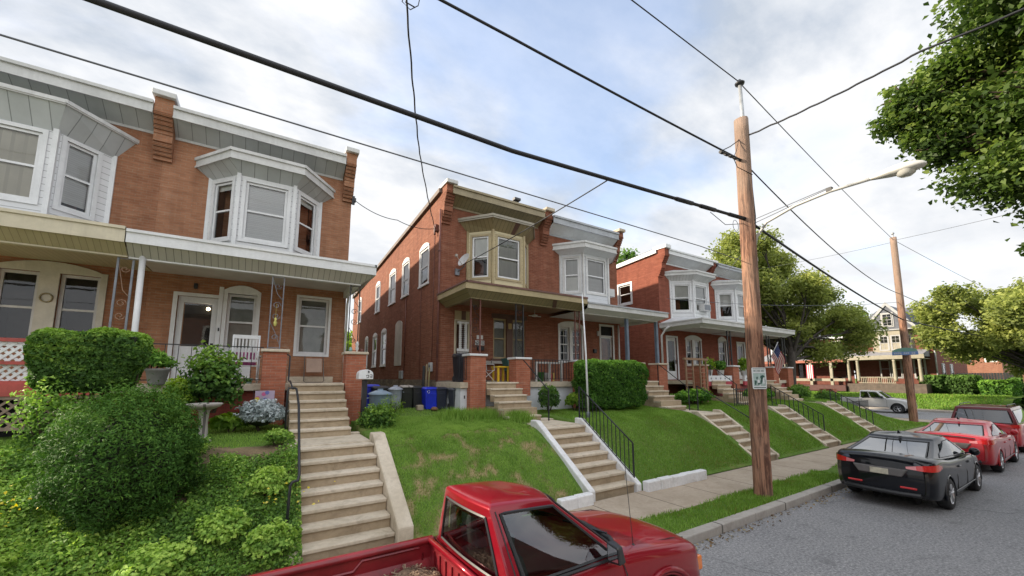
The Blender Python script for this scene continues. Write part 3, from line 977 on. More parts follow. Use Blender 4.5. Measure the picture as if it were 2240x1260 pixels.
def bay(house, xl, xr, fl, fr_, yf, z0, z1, siding, eave, trim, zf0, zf1, panel_mat, fascia, rooftop, wins, over=0.42, win_z=None, side_win=True, frame=None, corner=0.09, soffit_band=None):
    """three-sided oriel: joins the facade at xl and xr, front from fl to fr_ at y = yf"""
    pts = [(xl, F0), (fl, yf), (fr_, yf), (xr, F0)]
    mb = MB()
    facets = [(pts[0], pts[1]), (pts[1], pts[2]), (pts[2], pts[3])]
    hz0, hz1 = win_z
    frs = []
    for i, (a, b) in enumerate(facets):
        f = Fr(a, b); L_ = f.L
        mw = 0.20 if i == 1 else 0.22
        w = wins[i]
        if w is None:
            panel(mb, a, b, z0, z1, (), 0.05, 0); frs.append(None); continue
        u0 = w[0]; u1 = L_ - w[1]
        panel(mb, a, b, z0, z1, [(u0, u1, hz0, hz1)], 0.05, 0, 1)
        frs.append((f, u0, u1, w))
    # corner boards
    for q, (ax, ay) in enumerate(pts):
        mb.box(ax - corner / 2, ax + corner / 2, ay - corner / 2 - (0.0), ay + corner / 2, z0, z1 - 0.01, 1)
    # underside and top
    mb.poly([(x, y, z0) for x, y in pts][::-1], 1)
    mb.poly([(x, y, z1) for x, y in pts], 1)
    bw = mb.build('bay_window', [siding, trim], house)
    for q in frs:
        if not q: continue
        f, u0, u1, w = q
        add_window(bw, f, u0, u1, hz0, hz1, frame or M_WHITE, fw=0.065, inset=0.015, casing=0.085, shade=w[2], shade_f=w[3], shade_low=w[4] if len(w) > 4 else None,
                   sill=False, split_glass=False, casing_mat=trim)
    # flared soffit, fascia and roof
    e = over
    ex = [(xl - e * 1.0, F0), (fl - e * 0.55, yf - e), (fr_ + e * 0.55, yf - e), (xr + e * 1.0, F0)]
    mb = MB()
    zs0 = z1 - 0.06
    for i in range(3):
        a, b = pts[i], pts[i + 1]; c, d = ex[i], ex[i + 1]
        mb.poly([(a[0], a[1], zs0), (b[0], b[1], zs0), (d[0], d[1], zf0), (c[0], c[1], zf0)][::-1], 0)
    for i in range(3):
        c, d = ex[i], ex[i + 1]
        mb.poly([(c[0], c[1], zf0 - .02), (d[0], d[1], zf0 - .02), (d[0], d[1], zf1), (c[0], c[1], zf1)], 1)
        f = Fr(c, d)
        f.box(mb, -.03, f.L + .03, .0, .035, zf1 - .07, zf1 + .015, 1)
        f.box(mb, -.015, f.L + .015, .0, .018, zf0 - .03, zf0 + .02, 1)
    mb.poly([(c[0], c[1], zf1) for c in ex], 2)
    top = [(c[0] * .6 + (fl + fr_) / 2 * .4, F0 - (F0 - c[1]) * .35, zf1 + .22) for c in ex]
    for i in range(3):
        mb.poly([(ex[i][0], ex[i][1], zf1 + .01), (ex[i + 1][0], ex[i + 1][1], zf1 + .01), top[i + 1], top[i]], 2)
    mb.poly([(top[0][0], F0, top[0][2]), top[1], top[2], (top[3][0], F0, top[3][2])], 2)
    mb.build('bay_cornice', [panel_mat, fascia, rooftop], bw)
    if soffit_band:
        f = Fr(ex[1], ex[2]); mb = MB()
        u = f.L * soffit_band
        a0 = [pts[1][0] + (pts[2][0] - pts[1][0]) * (soffit_band - .06), pts[1][0] + (pts[2][0] - pts[1][0]) * (soffit_band + .06)]
        b0 = [ex[1][0] + (ex[2][0] - ex[1][0]) * (soffit_band - .06), ex[1][0] + (ex[2][0] - ex[1][0]) * (soffit_band + .06)]
        mb.poly([(a0[0], yf - .004, zs0 - .004), (b0[0], yf - e - .004, zf0 - .004), (b0[1], yf - e - .004, zf0 - .004), (a0[1], yf - .004, zs0 - .004)])
        mb.build('soffit_patch', M_BROWN, bw)
    return bw


def cornice(house, x0, x1, panel_mat, fascia, zs=9.25, zf0=9.56, zf1=9.83, out=0.55, gutter=True, top=None):
    mb = MB()
    y = F0 - out
    mb.poly([(x0, F0 - .004, zs), (x1, F0 - .004, zs), (x1, y + .02, zf0), (x0, y + .02, zf0)], 0)
    mb.box(x0, x1, y, y + .04, zf0 - .03, zf1 - .08, 1)
    mb.box(x0, x1, y - .05, y + .04, zf1 - .08, zf1, 1)
    mb.box(x0, x1, y - .02, y + .02, zf0 - .06, zf0 - .03, 1)
    mb.box(x0, x1, y + .04, F0 + .3, zf1 - .06, zf1 - .012, 2)
    mb.box(x0, x1, F0 - .02, F0 + .015, zs - .06, zs + .01, 1)
    return mb.build('cornice', [panel_mat, fascia, top or M_ROOF], house)


def pilaster(house, xc, w, mat, capmat, zb=8.50, zt=10.0, caph=0.14):
    mb = MB()
    st = [(zb, .07), (zb + .10, .12), (zb + .2, .17), (zb + .30, .22), (zb + .42, .27), (zb + .62, .29), (zb + .72, .34), (zb + .82, .39), (zb + .92, .44), (zb + 1.02, .5), (zt, .56)]
    for k in range(len(st) - 1):
        z0, o_ = st[k]
        mb.box(xc - w / 2, xc + w / 2, F0 - o_, F0 + .1, z0 + (0.003 if k else 0), st[k + 1][0])
        if k in (1, 2, 3, 6, 7, 8, 9):
            for j in range(2):
                zz = z0 + .03 + j * .04
                mb.box(xc - w / 2 - .004, xc + w / 2 + .004, F0 - o_ - .018, F0, zz, zz + .018)
    p_ = mb.build('pilaster', mat, house)
    mb = MB(); mb.box(xc - w / 2 - .05, xc + w / 2 + .05, F0 - .62, F0 + .2, zt, zt + caph)
    mb.build('cap', capmat, p_, bevel=.015)
    return p_


def porch_roof(house, x0, x1, fascia_mat, soffit_mat, ceil_mat, top_mat, zf0, zf1, yf=10.8, yb=11.12, zb=5.33, zc=5.5, left_end=False, right_end=False, lip=None, zw=6.25, beam_mat=None):
    beam_mat = beam_mat or fascia_mat
    mb = MB()
    # roof plane (hipped at the free ends)
    xa = x0 + (1.3 if left_end else 0); xb = x1 - (1.3 if right_end else 0)
    mb.poly([(x0, yf, zf1), (x1, yf, zf1), (xb, F0, zw), (xa, F0, zw)], 2)
    if left_end: mb.poly([(x0, F0, zf1), (x0, yf, zf1), (xa, F0, zw)], 2)
    if right_end: mb.poly([(x1, yf, zf1), (x1, F0, zf1), (xb, F0, zw)], 2)
    # fascia, with a drip lip
    mb.box(x0, x1, yf - .02, yf + .02, zf0, zf1, 1)
    mb.box(x0 - .0, x1 + .0, yf - .05, yf + .02, zf1 - .05, zf1 + .012, 1 if lip is None else 3)
    if left_end:
        mb.box(x0, x0 + .04, yf + .02, F0 - .003, zf0, zf1, 1); mb.box(x0 - .03, x0 + .04, yf - .05, F0 - .003, zf1 - .05, zf1 + .010, 1 if lip is None else 3)
    if right_end:
        mb.box(x1 - .04, x1, yf + .02, F0 - .003, zf0, zf1, 1); mb.box(x1 - .04, x1 + .03, yf - .05, F0 - .003, zf1 - .05, zf1 + .010, 1 if lip is None else 3)
    pr = mb.build('porch_roof', [fascia_mat, fascia_mat, top_mat, lip or fascia_mat], house)
    s = MB()
    il = x0 + ((yb - yf) if left_end else 0); ir = x1 - ((yb - yf) if right_end else 0)
    s.poly([(x0, yf + .02, zf0 + .01), (il, yb, zb), (ir, yb, zb), (x1, yf + .02, zf0 + .01)], 0)
    if left_end: s.poly([(x0 + .03, yf, zf0 + .01), (x0 + .03, F0, zf0 + .01), (il, F0, zb), (il, yb, zb)], 0)
    if right_end: s.poly([(x1 - .03, F0, zf0 + .01), (x1 - .03, yf, zf0 + .01), (ir, yb, zb), (ir, F0, zb)], 0)
    # beam over the posts, then the ceiling
    s.box(il, ir, yb, yb + .12, zb - .03, zc + .05, 2)
    if left_end: s.box(il, il + .12, yb + .12, F0 - .004, zb - .03, zc + .05, 2)
    if right_end: s.box(ir - .12, ir, yb + .12, F0 - .004, zb - .03, zc + .05, 2)
    s.poly([(il, yb + .1, zc), (il, F0, zc), (ir, F0, zc), (ir, yb + .1, zc)], 1)
    s.build('soffit', [soffit_mat, ceil_mat, beam_mat], pr)
    return pr


def pier(house, x0, x1, y0, y1, z0, z1, mat, capmat, cap=0.07, over=0.05):
    mb = MB(); mb.box(x0, x1, y0, y1, z0, z1 - cap)
    p_ = mb.build('porch_pier', mat, house)
    mb = MB(); mb.box(x0 - over, x1 + over, y0 - over, y1 + over, z1 - cap, z1)
    mb.build('cap', capmat, p_, bevel=.015)
    return p_


def scroll(mb, c, r, turns, y, m=0, flip=1, th=0.008, start=0.0):
    pts = []
    for k in range(int(turns * 12) + 1):
        t = 2 * math.pi * k / 12 * flip + start
        rr = r * (1 - 0.75 * k / (turns * 12))
        pts.append((c[0] + rr * math.cos(t), y, c[1] + rr * math.sin(t)))
    mb.tube(pts, th, 5, m)


def iron_post(house, x0, x1, y, z0, z1, mat, smat=None, scrolls=True, r=0.014, deep=0.0):
    """pair of uprights with scrollwork between them"""
    mb = MB()
    for x in (x0, x1):
        mb.box(x - r, x + r, y - r, y + r, z0, z1)
        if deep: mb.box(x - r, x + r, y + deep - r, y + deep + r, z0, z1)
    xc = (x0 + x1) / 2; w = (x1 - x0)
    zm = (z0 + z1) / 2
    mb.box(x0, x1, y - r * .7, y + r * .7, z1 - .06, z1 - .045); mb.box(x0, x1, y - r * .7, y + r * .7, z0 + .04, z0 + .055)
    if scrolls:
        scroll(mb, (xc, zm + .17), w * .36, 1.3, y, 1, 1); scroll(mb, (xc, zm - .10), w * .36, 1.3, y, 1, -1)
        mb.tube([(x0, y, z1 - .08), (xc, y, zm + .45), (x1, y, zm + .3)], .007, 5, 1)
        mb.tube([(x0, y, zm - .25), (xc, y, zm - .5), (x1, y, z0 + .1)], .007, 5, 1)
        scroll(mb, (xc, z1 - .28), w * .3, 1.2, y, 1, -1); scroll(mb, (xc, z0 + .3), w * .3, 1.2, y, 1, 1)
    mb.box(x0 - .04, x1 + .04, y - .045, y + .045 + deep, z0, z0 + .02); mb.box(x0 - .04, x1 + .04, y - .045, y + .045 + deep, z1 - .02, z1)
    return mb.build('iron_post', [mat, smat or mat], house)


def rail_run(house, x0, x1, y, z0, z1, mat, step=0.11, name='porch_railing', r=0.009):
    mb = MB()
    mb.box(x0, x1, y - .014, y + .014, z1 - .022, z1); mb.box(x0, x1, y - .012, y + .012, z0 + .08, z0 + .1)
    n_ = max(1, int((x1 - x0) / step))
    for k in range(n_ + 1):
        x = x0 + (x1 - x0) * k / n_
        mb.box(x - r, x + r, y - r, y + r, z0 + .0 if k % 6 == 0 else z0 + .09, z1 - .01)
    return mb.build(name, mat, house)


def door(house, x0, x1, z0, z1, frame, body, glass=None, gz0=.5, gz1=.93, inset=.06, casing=.09, name='door', gw=.14, backmat=None, trans=0.0):
    f = Fr((x0, F0), (x1, F0)); w = x1 - x0
    mb = MB()
    f.box(mb, -casing, 0, -.03, .03, z0, z1 + casing, 0); f.box(mb, w, w + casing, -.03, .03, z0, z1 + casing, 0); f.box(mb, 0, w, -.03, .027, z1, z1 + casing, 0)
    zd = z1
    if trans:
        zd = z1 - trans
        f.box(mb, 0, w, -.08, -.01, zd - .04, zd + .02, 0)
        mb.poly([f(0, -.07, zd), f(w, -.07, zd), f(w, -.07, z1), f(0, -.07, z1)], 3)
    h = zd - z0
    a, b = z0 + h * gz0, z0 + h * gz1
    d0, d1 = -inset - .04, -inset
    f.box(mb, .01, gw, d0, d1, z0, zd, 1); f.box(mb, w - gw, w - .01, d0, d1, z0, zd, 1)
    f.box(mb, gw, w - gw, d0, d1 - .002, b, zd, 1); f.box(mb, gw, w - gw, d0, d1 - .002, z0, a, 1)
    mb.poly([f(gw, d0 - .12, a), f(w - gw, d0 - .12, a), f(w - gw, d0 - .12, b), f(gw, d0 - .12, b)], 2)
    d = mb.build(name, [frame, body, backmat or M_ROOM, M_DARK], house)
    g = MB(); g.poly([f(gw, d1 - .015, a), f(w - gw, d1 - .015, a), f(w - gw, d1 - .015, b), f(gw, d1 - .015, b)])
    g.build('pane', glass or M_GLASS, d)
    hb = MB(); hb.lathe([(.0, 0), (.022, .0), (.03, .03), (.02, .055), (0, .06)], (f(w - .07, -inset, 0)[0], f(0, -inset + .0, 0)[1] - .06, z0 + .95), 10, 0, 'y', False)
    hb.box(f(w - .1, 0, 0)[0], f(w - .04, 0, 0)[0], F0 + inset - .012, F0 + inset + .01, z0 + .84, z0 + 1.06)
    hb.build('handle', M_IRON, d)
    return d


def wall_shell(house, x0, x1, mat, holes, zb=1.4, zt=9.75, yb=30.0, left=None, right=None, rear_wing=None):
    """front wall with openings, plus the free side walls.  left / right: list of openings (y0, y1, z0, z1) or None for a party wall"""
    mb = MB()
    panel(mb, (x0, F0), (x1, F0), zb, zt, [(a - x0, b - x0, c, d) for a, b, c, d in holes], 0.14, 0)
    zr = zt - 1.2
    if left is not None:
        L_ = yb - F0
        panel(mb, (x0, yb), (x0, F0), zb, zr, [(yb - b, yb - a, c, d) for a, b, c, d in left], 0.12, 0)
        mb.poly([(x0, yb, zr), (x0, F0, zr), (x0, F0, zt + .02), (x0, yb, zr + .05)], 0)
    if right is not None:
        panel(mb, (x1, F0), (x1, yb), zb, zr, [(a - F0, b - F0, c, d) for a, b, c, d in right], 0.12, 0)
        mb.poly([(x1, F0, zr), (x1, yb, zr), (x1, yb, zr + .05), (x1, F0, zt + .02)], 0)
    mb.poly([(x1, yb, zb), (x0, yb, zb), (x0, yb, zr + .05), (x1, yb, zr + .05)], 0)
    w = mb.build('wall', mat, house)
    mb = MB()
    mb.hexa([(x0 - .0, F0 + .0, zt - .02), (x1, F0, zt - .02), (x1, yb + .1, zr + .03), (x0, yb + .1, zr + .03)], [(x0, F0, zt + .05), (x1, F0, zt + .05), (x1, yb + .1, zr + .1), (x0, yb + .1, zr + .1)], 0)
    mb.build('roof', M_TAR, house)
    return w


GH = 'brick twin houses along the street'
# ---------------------------------------------------------------- leftmost half: cream porch
h0 = thing('brick_house', (-5.0, F0, 1.6), 'tan brick half with cream porch fascia at the left edge', 'house', GH)
wh = [(-5.15, -4.52, 3.55, 5.22), (-4.2, -3.52, 3.55, 5.22), (-6.9, -5.9, 2.7, 5.1)]
wall_shell(h0, -7.3, -2.66, brick('brick_tan_dark', (0.40, 0.182, 0.10), (0.31, 0.135, 0.073), (0.34, 0.25, 0.17), (0.24, 0.10, 0.06), blot=0.4), wh, right=None, left=None)
cornice(h0, -7.3, -2.86, P_GREY, M_WHITE2)
pilaster(h0, -2.66, .38, B_TAN, M_WHITE2)
bay(h0, -6.6, -3.56, -5.85, -4.32, 12.4, 6.1, 8.36, S_WHITE, None, M_WHITE, 8.84, 8.91, P_GREY, M_WHITE2, M_ROOF,
    [(.28, .3, M_DRAPE, .98), (.2, .2, M_DRAPE, .98), (.18, .34, M_BLIND, .9)], over=.36, win_z=(6.62, 8.2))
f = Fr((-7.3, F0), (-2.66, F0))
for a, b in ((-5.15, -4.52), (-4.2, -3.52)):
    add_window(h0, f, a + 7.3, b + 7.3, 3.55, 5.22, M_WHITE2, inset=.07, shade=M_ROOM, shade_f=.5, sill=True)
mb = MB()
f.box(mb, -5.3 + 7.3, -5.15 + 7.3, -.02, .03, 2.7, 5.3); f.box(mb, -4.52 + 7.3, -4.2 + 7.3, -.02, .03, 2.7, 5.3); f.box(mb, -3.52 + 7.3, -3.4 + 7.3, -.02, .03, 3.5, 5.3)
n_ = 10
mb.extr([f(-5.3 + 7.3, .034, 5.22), f(-3.4 + 7.3, .034, 5.22)] + [f(-3.4 + 7.3 - 1.9 * k / n_, .034, 5.24 + .24 * math.sin(math.pi * k / n_) ** .7) for k in range(n_ + 1)], (0, .06, 0))
mb.build('window_surround', plain('off_white_panel', (.56, .53, .45), .6, .1), h0)
mb = MB()
mb.tube([(-4.36 + .1 * math.cos(t * math.pi / 9), F0 - .05, 4.62 + .1 * math.sin(t * math.pi / 9)) for t in range(19)], .016, 6)
tag(mb.build('wreath', plain('dry_wreath', (.36, .30, .17), .9, .3, 20)), 'small round twig wreath on the cream panel between two windows', 'wreath')
door(h0, -6.9, -5.9, 2.7, 5.1, M_WHITE2, M_WHITE2)
porch_roof(h0, -7.6, -2.62, M_CREAM, P_CREAM, P_CREAM, M_ROOF, 5.56, 5.88, zb=5.36, beam_mat=M_CREAM, zw=6.2)
iron_post(h0, -2.77, -2.53, 11.2, 3.0, 5.36, M_IRONG, plain('tan_iron', (.35, .22, .15), .6, .2, 4), r=.018)
mb = MB(); mb.box(-7.5, -2.68, 11.05, F0, 2.5, 2.66, 0); mb.box(-7.5, -2.68, 10.98, 11.06, 2.46, 2.68, 1)
M_REDW = plain('red_painted_wood', (.42, .075, .06), .6, .15, 3)
mb.build('porch_floor', [M_STEP, M_REDW], h0)


def lattice(mb, x0, x1, z0, z1, y, pitch, w, m=0, th=.012):
    """diagonal slats clipped to a rectangle"""
    for s_, dy in ((1, 0), (-1, th)):
        k = -40
        while k < 60:
            c0 = x0 + k * pitch
            # line: x = c0 + s*(z - z0)
            za, zb_ = z0, z1
            xa, xb = c0, c0 + s_ * (z1 - z0)
            k += 1
            def clip(xa, za, xb, zb_):
                for lim, side in ((x0, 1), (x1, -1)):
                    if (xa - lim) * side < 0 and (xb - lim) * side < 0: return None
                    if (xa - lim) * side < 0:
                        t = (lim - xa) / (xb - xa); xa, za = lim, za + (zb_ - za) * t
                    if (xb - lim) * side < 0:
                        t = (lim - xa) / (xb - xa); xb, zb_ = lim, za + (zb_ - za) * t
                return xa, za, xb, zb_
            q = clip(xa, za, xb, zb_)
            if not q: continue
            xa, za, xb, zb_ = q
            if abs(xb - xa) < .01: continue
            hx = w * .5 * .7071; hz = w * .5 * .7071
            d = Vector((xb - xa, 0, zb_ - za)).normalized(); nn = Vector((-d.z, 0, d.x)) * w * .5
            mb.extr([(xa + nn.x, y + dy, za + nn.z), (xb + nn.x, y + dy, zb_ + nn.z), (xb - nn.x, y + dy, zb_ - nn.z), (xa - nn.x, y + dy, za - nn.z)], (0, th * .9, 0), m)


mb = MB()
lattice(mb, -6.5, -3.62, 2.72, 3.46, 11.06, .13, .045)
lt = mb.build('white_lattice', M_WHITE, h0)
mb = MB()
mb.box(-6.5, -2.75, 11.02, 11.1, 3.46, 3.53); mb.box(-6.5, -2.75, 11.0, 11.05, 3.04, 3.10); mb.box(-3.68, -3.60, 11.0, 11.09, 2.68, 3.46); mb.box(-6.5, -2.75, 11.0, 11.1, 2.68, 2.74)
mb.build('porch_railing', M_REDW, h0)
mb = MB()
lattice(mb, -6.5, -2.75, 1.85, 2.44, 11.03, .17, .04)
mb.box(-6.5, -2.75, 11.0, 11.03, 2.4, 2.46); mb.box(-6.5, -2.75, 11.0, 11.03, 1.84, 1.9)
mb.build('brown_lattice', plain('weathered_wood', (.30, .22, .165), .8, .2, 4), h0)
mb = MB(); mb.box(-6.5, -2.75, 11.3, 11.32, 1.6, 2.46); mb.build('lattice_backing', M_DARK, h0)  # near-black sheet set behind the open lattice

# ---------------------------------------------------------------- right half of the first twin: white porch
h1 = thing('brick_house', (-.3, F0, 1.6), 'tan brick half with a white porch roof and white oriel bay, wide steps in front', 'house', GH)
wh = [(-2.06, -1.2, 2.66, 4.95), (-1.0, -.32, 3.55, 5.12), (.74, 1.56, 3.5, 5.2)]
wall_shell(h1, -2.66, 2.05, B_TAN, wh, right=[(16, 17, 6.4, 8.1), (20, 21, 6.4, 8.1)])
cornice(h1, -2.46, 1.75, P_GREY, M_WHITE2)
pilaster(h1, 1.92, .30, B_TAN, M_WHITE2, zb=8.5, zt=9.95)
bay(h1, -1.62, 1.15, -.93, .40, 12.4, 6.05, 8.32, S_WHITE, None, M_WHITE, 8.55, 8.80, P_GREY, M_WHITE2, M_ROOF,
    [(.2, .2, M_SHADE, .12), (.17, .17, M_BLIND, .98), (.2, .2, M_SHADE, .12)], over=.36, win_z=(6.5, 8.12))
f = Fr((-2.66, F0), (2.05, F0))
X_ = lambda x: x + 2.66
add_window(h1, f, X_(-1.0), X_(-.32), 3.55, 5.12, M_WHITE, inset=.06, casing=.09, arch=.16, shade=M_SHADEG, shade_f=.97)
add_window(h1, f, X_(.74), X_(1.56), 3.5, 5.2, M_WHITE, inset=.06, casing=.07, shade=M_SHADEG, shade_f=.97, sill=False)
door(h1, -2.06, -1.2, 2.66, 4.95, M_WHITE, M_WHITE, gz0=.42, gz1=.93, gw=.13, backmat=M_DARK)
mb = MB(); mb.lathe([(0, -.05), (.035, -.03), (.045, 0), (.035, .03), (0, .05)], (-1.42, F0 + .14, 4.66), 10, 0, 'z', False)
M_LAMP = bpy.data.materials.new('lit_bulb'); M_LAMP.use_nodes = True
M_LAMP.node_tree.nodes['Principled BSDF'].inputs['Emission Color'].default_value = (1, .78, .45, 1)
M_LAMP.node_tree.nodes['Principled BSDF'].inputs['Emission Strength'].default_value = 6
tag(mb.build('hall_lamp', M_LAMP), 'small lit lamp glowing behind the glass of the white storm door', 'lamp')
mb = MB(); mb.box(-1.2, -1.1, F0 - .02, F0 + .05, 2.66, 5.28); mb.box(-1.22, -.2, F0 - .012, F0 + .04, 3.36, 3.48)
mb.box(-.98, -.35, F0 - .018, F0 + .03, 2.66, 3.40); mb.build('door_side_panel', M_WHITE, h1)
mb = MB(); mb.box(-1.155, -1.125, F0 - .05, F0 - .02, 4.05, 4.14); mb.build('doorbell', M_IRON, h1)
mb = MB(); mb.box(-1.75, -1.67, F0 - .08, F0, 5.16, 5.3); mb.build('wall_lamp', M_IRON, h1, bevel=.01)
porch_roof(h1, -2.60, 2.4, M_WHITE, P_VENT, P_CEIL, M_TAR, 5.57, 5.84, zb=5.34, right_end=True, lip=M_WHITE, zw=6.12)
mb = MB(); mb.tube([(-2.38, 11.12, 5.5), (-2.36, 11.1, 3.2), (-2.35, 11.1, 2.6)], .055, 12); mb.build('porch_pillar', M_WHITE, h1)
iron_post(h1, .02, .27, 11.2, 3.48, 5.34, M_IRONG, r=.012)
iron_post(h1, 1.84, 2.08, 11.2, 3.48, 5.34, M_IRON, r=.012)
mb = MB(); mb.tube([(2.1, 13.12, 5.45), (2.1, 13.14, 5.28), (2.08, 13.12, 5.1), (2.07, 13.12, 1.9)], .035, 8); mb.build('downspout', M_WHITE2, h1)
mb = MB(); mb.box(-2.62, 2.3, 11.08, F0, 2.49, 2.655, 0); mb.build('porch_floor', M_STEP, h1, bevel=.015)
mb = MB(); mb.box(-2.62, .5, 11.2, 11.4, 1.6, 2.485); mb.box(1.75, 2.27, 11.2, F0, 1.6, 2.485); mb.build('porch_base', B_BASE, h1)
pier(h1, -.06, .44, 10.95, 11.4, 1.6, 3.48, B_PIER, M_STEP)
pier(h1, 1.78, 2.28, 10.95, 11.4, 1.5, 3.48, B_PIER, M_STEP)
rail_run(h1, -2.3, -.06, 11.12, 2.66, 3.53, M_IRON, step=.22, r=.006)
mb = MB(); mb.box(.55, 1.75, F0 - .26, F0 - .02, 2.655, 2.83); mb.build('door_step', M_STEP, h1, bevel=.01)
mb = MB()
mb.box(2.05, 2.13, 13.05, 13.12, 8.42, 8.7); mb.box(2.1, 2.16, 13.0, 13.1, 8.5, 8.62)
mb.build('wire_bracket', M_IRON, h1)

# ---------------------------------------------------------------- second twin, left half: beige and brown trim
h2 = thing('brick_house', (7.5, F0, 1.6), 'red brick half with olive beige oriel and brown edged porch, satellite dish on its front', 'house', GH)
UW = [(14.45, 15.45, 6.5, 8.0), (16.95, 17.9, 6.5, 8.05), (19.1, 20.15, 6.5, 8.05), (22.2, 23.1, 6.5, 8.05), (27.2, 28.1, 6.5, 8.0)]
LW = [(20.5, 21.4, 3.42, 5.15), (22.5, 23.3, 3.42, 5.1), (24.7, 25.4, 3.4, 5.1)]
wh = [(5.8, 6.48, 2.7, 5.28), (7.44, 8.04, 3.53, 5.12), (8.32, 8.94, 3.53, 5.12)]
wall_shell(h2, 5.2, 9.9, B_RED, wh, left=UW + LW, zb=2.7, yb=30)
mb = MB(); mb.hexa([(5.14, F0, 1.4), (9.9, F0, 1.4), (9.9, 30, 1.4), (5.14, 30, 1.4)], [(5.14, F0 + .002, 2.72), (9.9, F0 + .002, 2.72), (9.9, 30, 2.72), (5.14, 30, 2.72)])
mb.build('foundation', M_STONE, h2)
fs = Fr((5.2, 30), (5.2, F0))
rw = random.Random(9)
for k, (a, b, c, d) in enumerate(UW + LW):
    sh = [(M_SHADE, .55), (M_SHADE, .62), (M_SHADE, .95), (M_SHADE, .55), (M_SHADE, .5), (M_LACE, .3), (M_LACE, .9), (M_SHADE, .9)][k]
    add_window(h2, fs, 30 - b, 30 - a, c, d, M_WHITE, fw=.08, inset=.0, arch=.16, shade=sh[0], shade_f=sh[1], casing=.07)
mb = MB()
fs.box(mb, 30 - 18.75, 30 - 17.7, -.03, .03, 3.35, 5.3)
mb.extr([fs(30 - 18.75, .034, 5.3)] + [fs(30 - 18.75 + 1.05 * k / 8, .034, 5.3 + .15 * math.sin(math.pi * k / 8) ** .7) for k in range(9)][1:-1] + [fs(30 - 17.7, .034, 5.3)], (.06, 0, 0))
mb.build('boarded_window', plain('board_white', (.62, .60, .54), .7, .15, 1), h2)
cornice(h2, 5.42, 9.62, P_BEIGE, plain('tan_fascia', (.31, .255, .155), .5, .12), top=M_ROOFB)
mb = MB(); mb.hexa([(5.08, F0, 9.70), (5.32, F0, 9.70), (5.32, 30.1, 8.56), (5.08, 30.1, 8.56)], [(5.08, F0, 9.86), (5.32, F0, 9.86), (5.32, 30.1, 8.72), (5.08, 30.1, 8.72)])
mb.build('parapet_coping', plain('dark_coping', (.16, .12, .10), .7, .2, 2), h2)
pilaster(h2, 5.36, .34, B_RED, M_WHITE2, zb=8.5, zt=9.86)
pilaster(h2, 9.88, .34, B_RED, M_STEP, zb=8.5, zt=9.86)
bay(h2, 6.28, 9.05, 6.98, 8.38, 12.45, 6.15, 8.40, S_BEIGE, None, M_BEIGE, 8.72, 8.82, P_BEIGE, plain('tan_grey_edge', (.34, .31, .25), .5, .1), M_ROOF,
    [(.2, .17, M_SHADE, .55), (.2, .2, M_SHADEG, .2, M_LACE), (.2, .2, M_SHADE, .5)], over=.38, win_z=(6.55, 8.15), soffit_band=.62)
f2 = Fr((5.2, F0), (9.9, F0)); X_ = lambda x: x - 5.2
add_window(h2, f2, X_(7.44), X_(8.04), 3.53, 5.12, M_BEIGE, inset=.05, shade=M_SHADEG, shade_f=.98, sill=False, mid=.5)
add_window(h2, f2, X_(8.32), X_(8.94), 3.53, 5.12, M_BEIGE, inset=.05, shade=M_SHADEG, shade_f=.98, sill=False, mid=.5)
mb = MB(); f2.box(mb, X_(8.04), X_(8.32), -.02, .03, 3.4, 5.2); f2.box(mb, X_(7.36), X_(9.02), -.02, .026, 5.12, 5.3); f2.box(mb, X_(7.36), X_(9.02), -.02, .05, 3.42, 3.53)
mb.build('window_mullion', M_BROWN, h2)
mb = MB(); f2.box(mb, X_(8.1), X_(8.26), .03, .06, 4.72, 4.95); mb.build('window_plaque', plain('tan_plaque', (.42, .30, .12), .6, .1), h2, bevel=.02)
# front door with ornate white security grille
d = door(h2, 5.82, 6.46, 2.7, 4.9, M_CREAM, M_CREAM, gz0=.06, gz1=.94, gw=.09, backmat=plain('wood_door', (.16, .06, .035), .6, .2, 3), casing=.03)
mb = MB()
for x in np.arange(5.93, 6.36, .055): mb.box(x, x + .012, F0 - .03, F0 - .015, 2.78, 3.75)
for z in np.arange(2.8, 3.76, .075): mb.box(5.92, 6.37, F0 - .034, F0 - .018, z, z + .012)
for k in range(13):
    z = 3.86 + k * .075
    for x, s_ in ((6.03, 1), (6.25, -1)):
        mb.box(x - .05, x + .05, F0 - .03, F0 - .014, z, z + .07)
        mb.lathe([(0, 0), (.026, 0), (.026, .014), (0, .014)], (x + s_ * .05, F0 - .03, z + .035), 8, 0, 'y', False)
mb.box(5.9, 6.38, F0 - .032, F0 - .016, 3.76, 3.86); mb.box(5.9, 6.38, F0 - .032, F0 - .016, 4.8, 4.87)
mb.build('security_grille', M_WHITE, d)
mb = MB(); f2.box(mb, X_(5.8), X_(6.5), -.1, -.05, 4.93, 5.28, 0); f2.box(mb, X_(6.1), X_(6.28), -.06, -.045, 4.93, 5.28, 1); mb.build('transom_panel', [M_BEIGE, M_BROWN], h2)
mb = MB(); f2.box(mb, X_(6.72), X_(6.98), .0, .02, 4.25, 4.40, 0); f2.box(mb, X_(6.66), X_(7.04), .0, .02, 4.02, 4.2, 0)
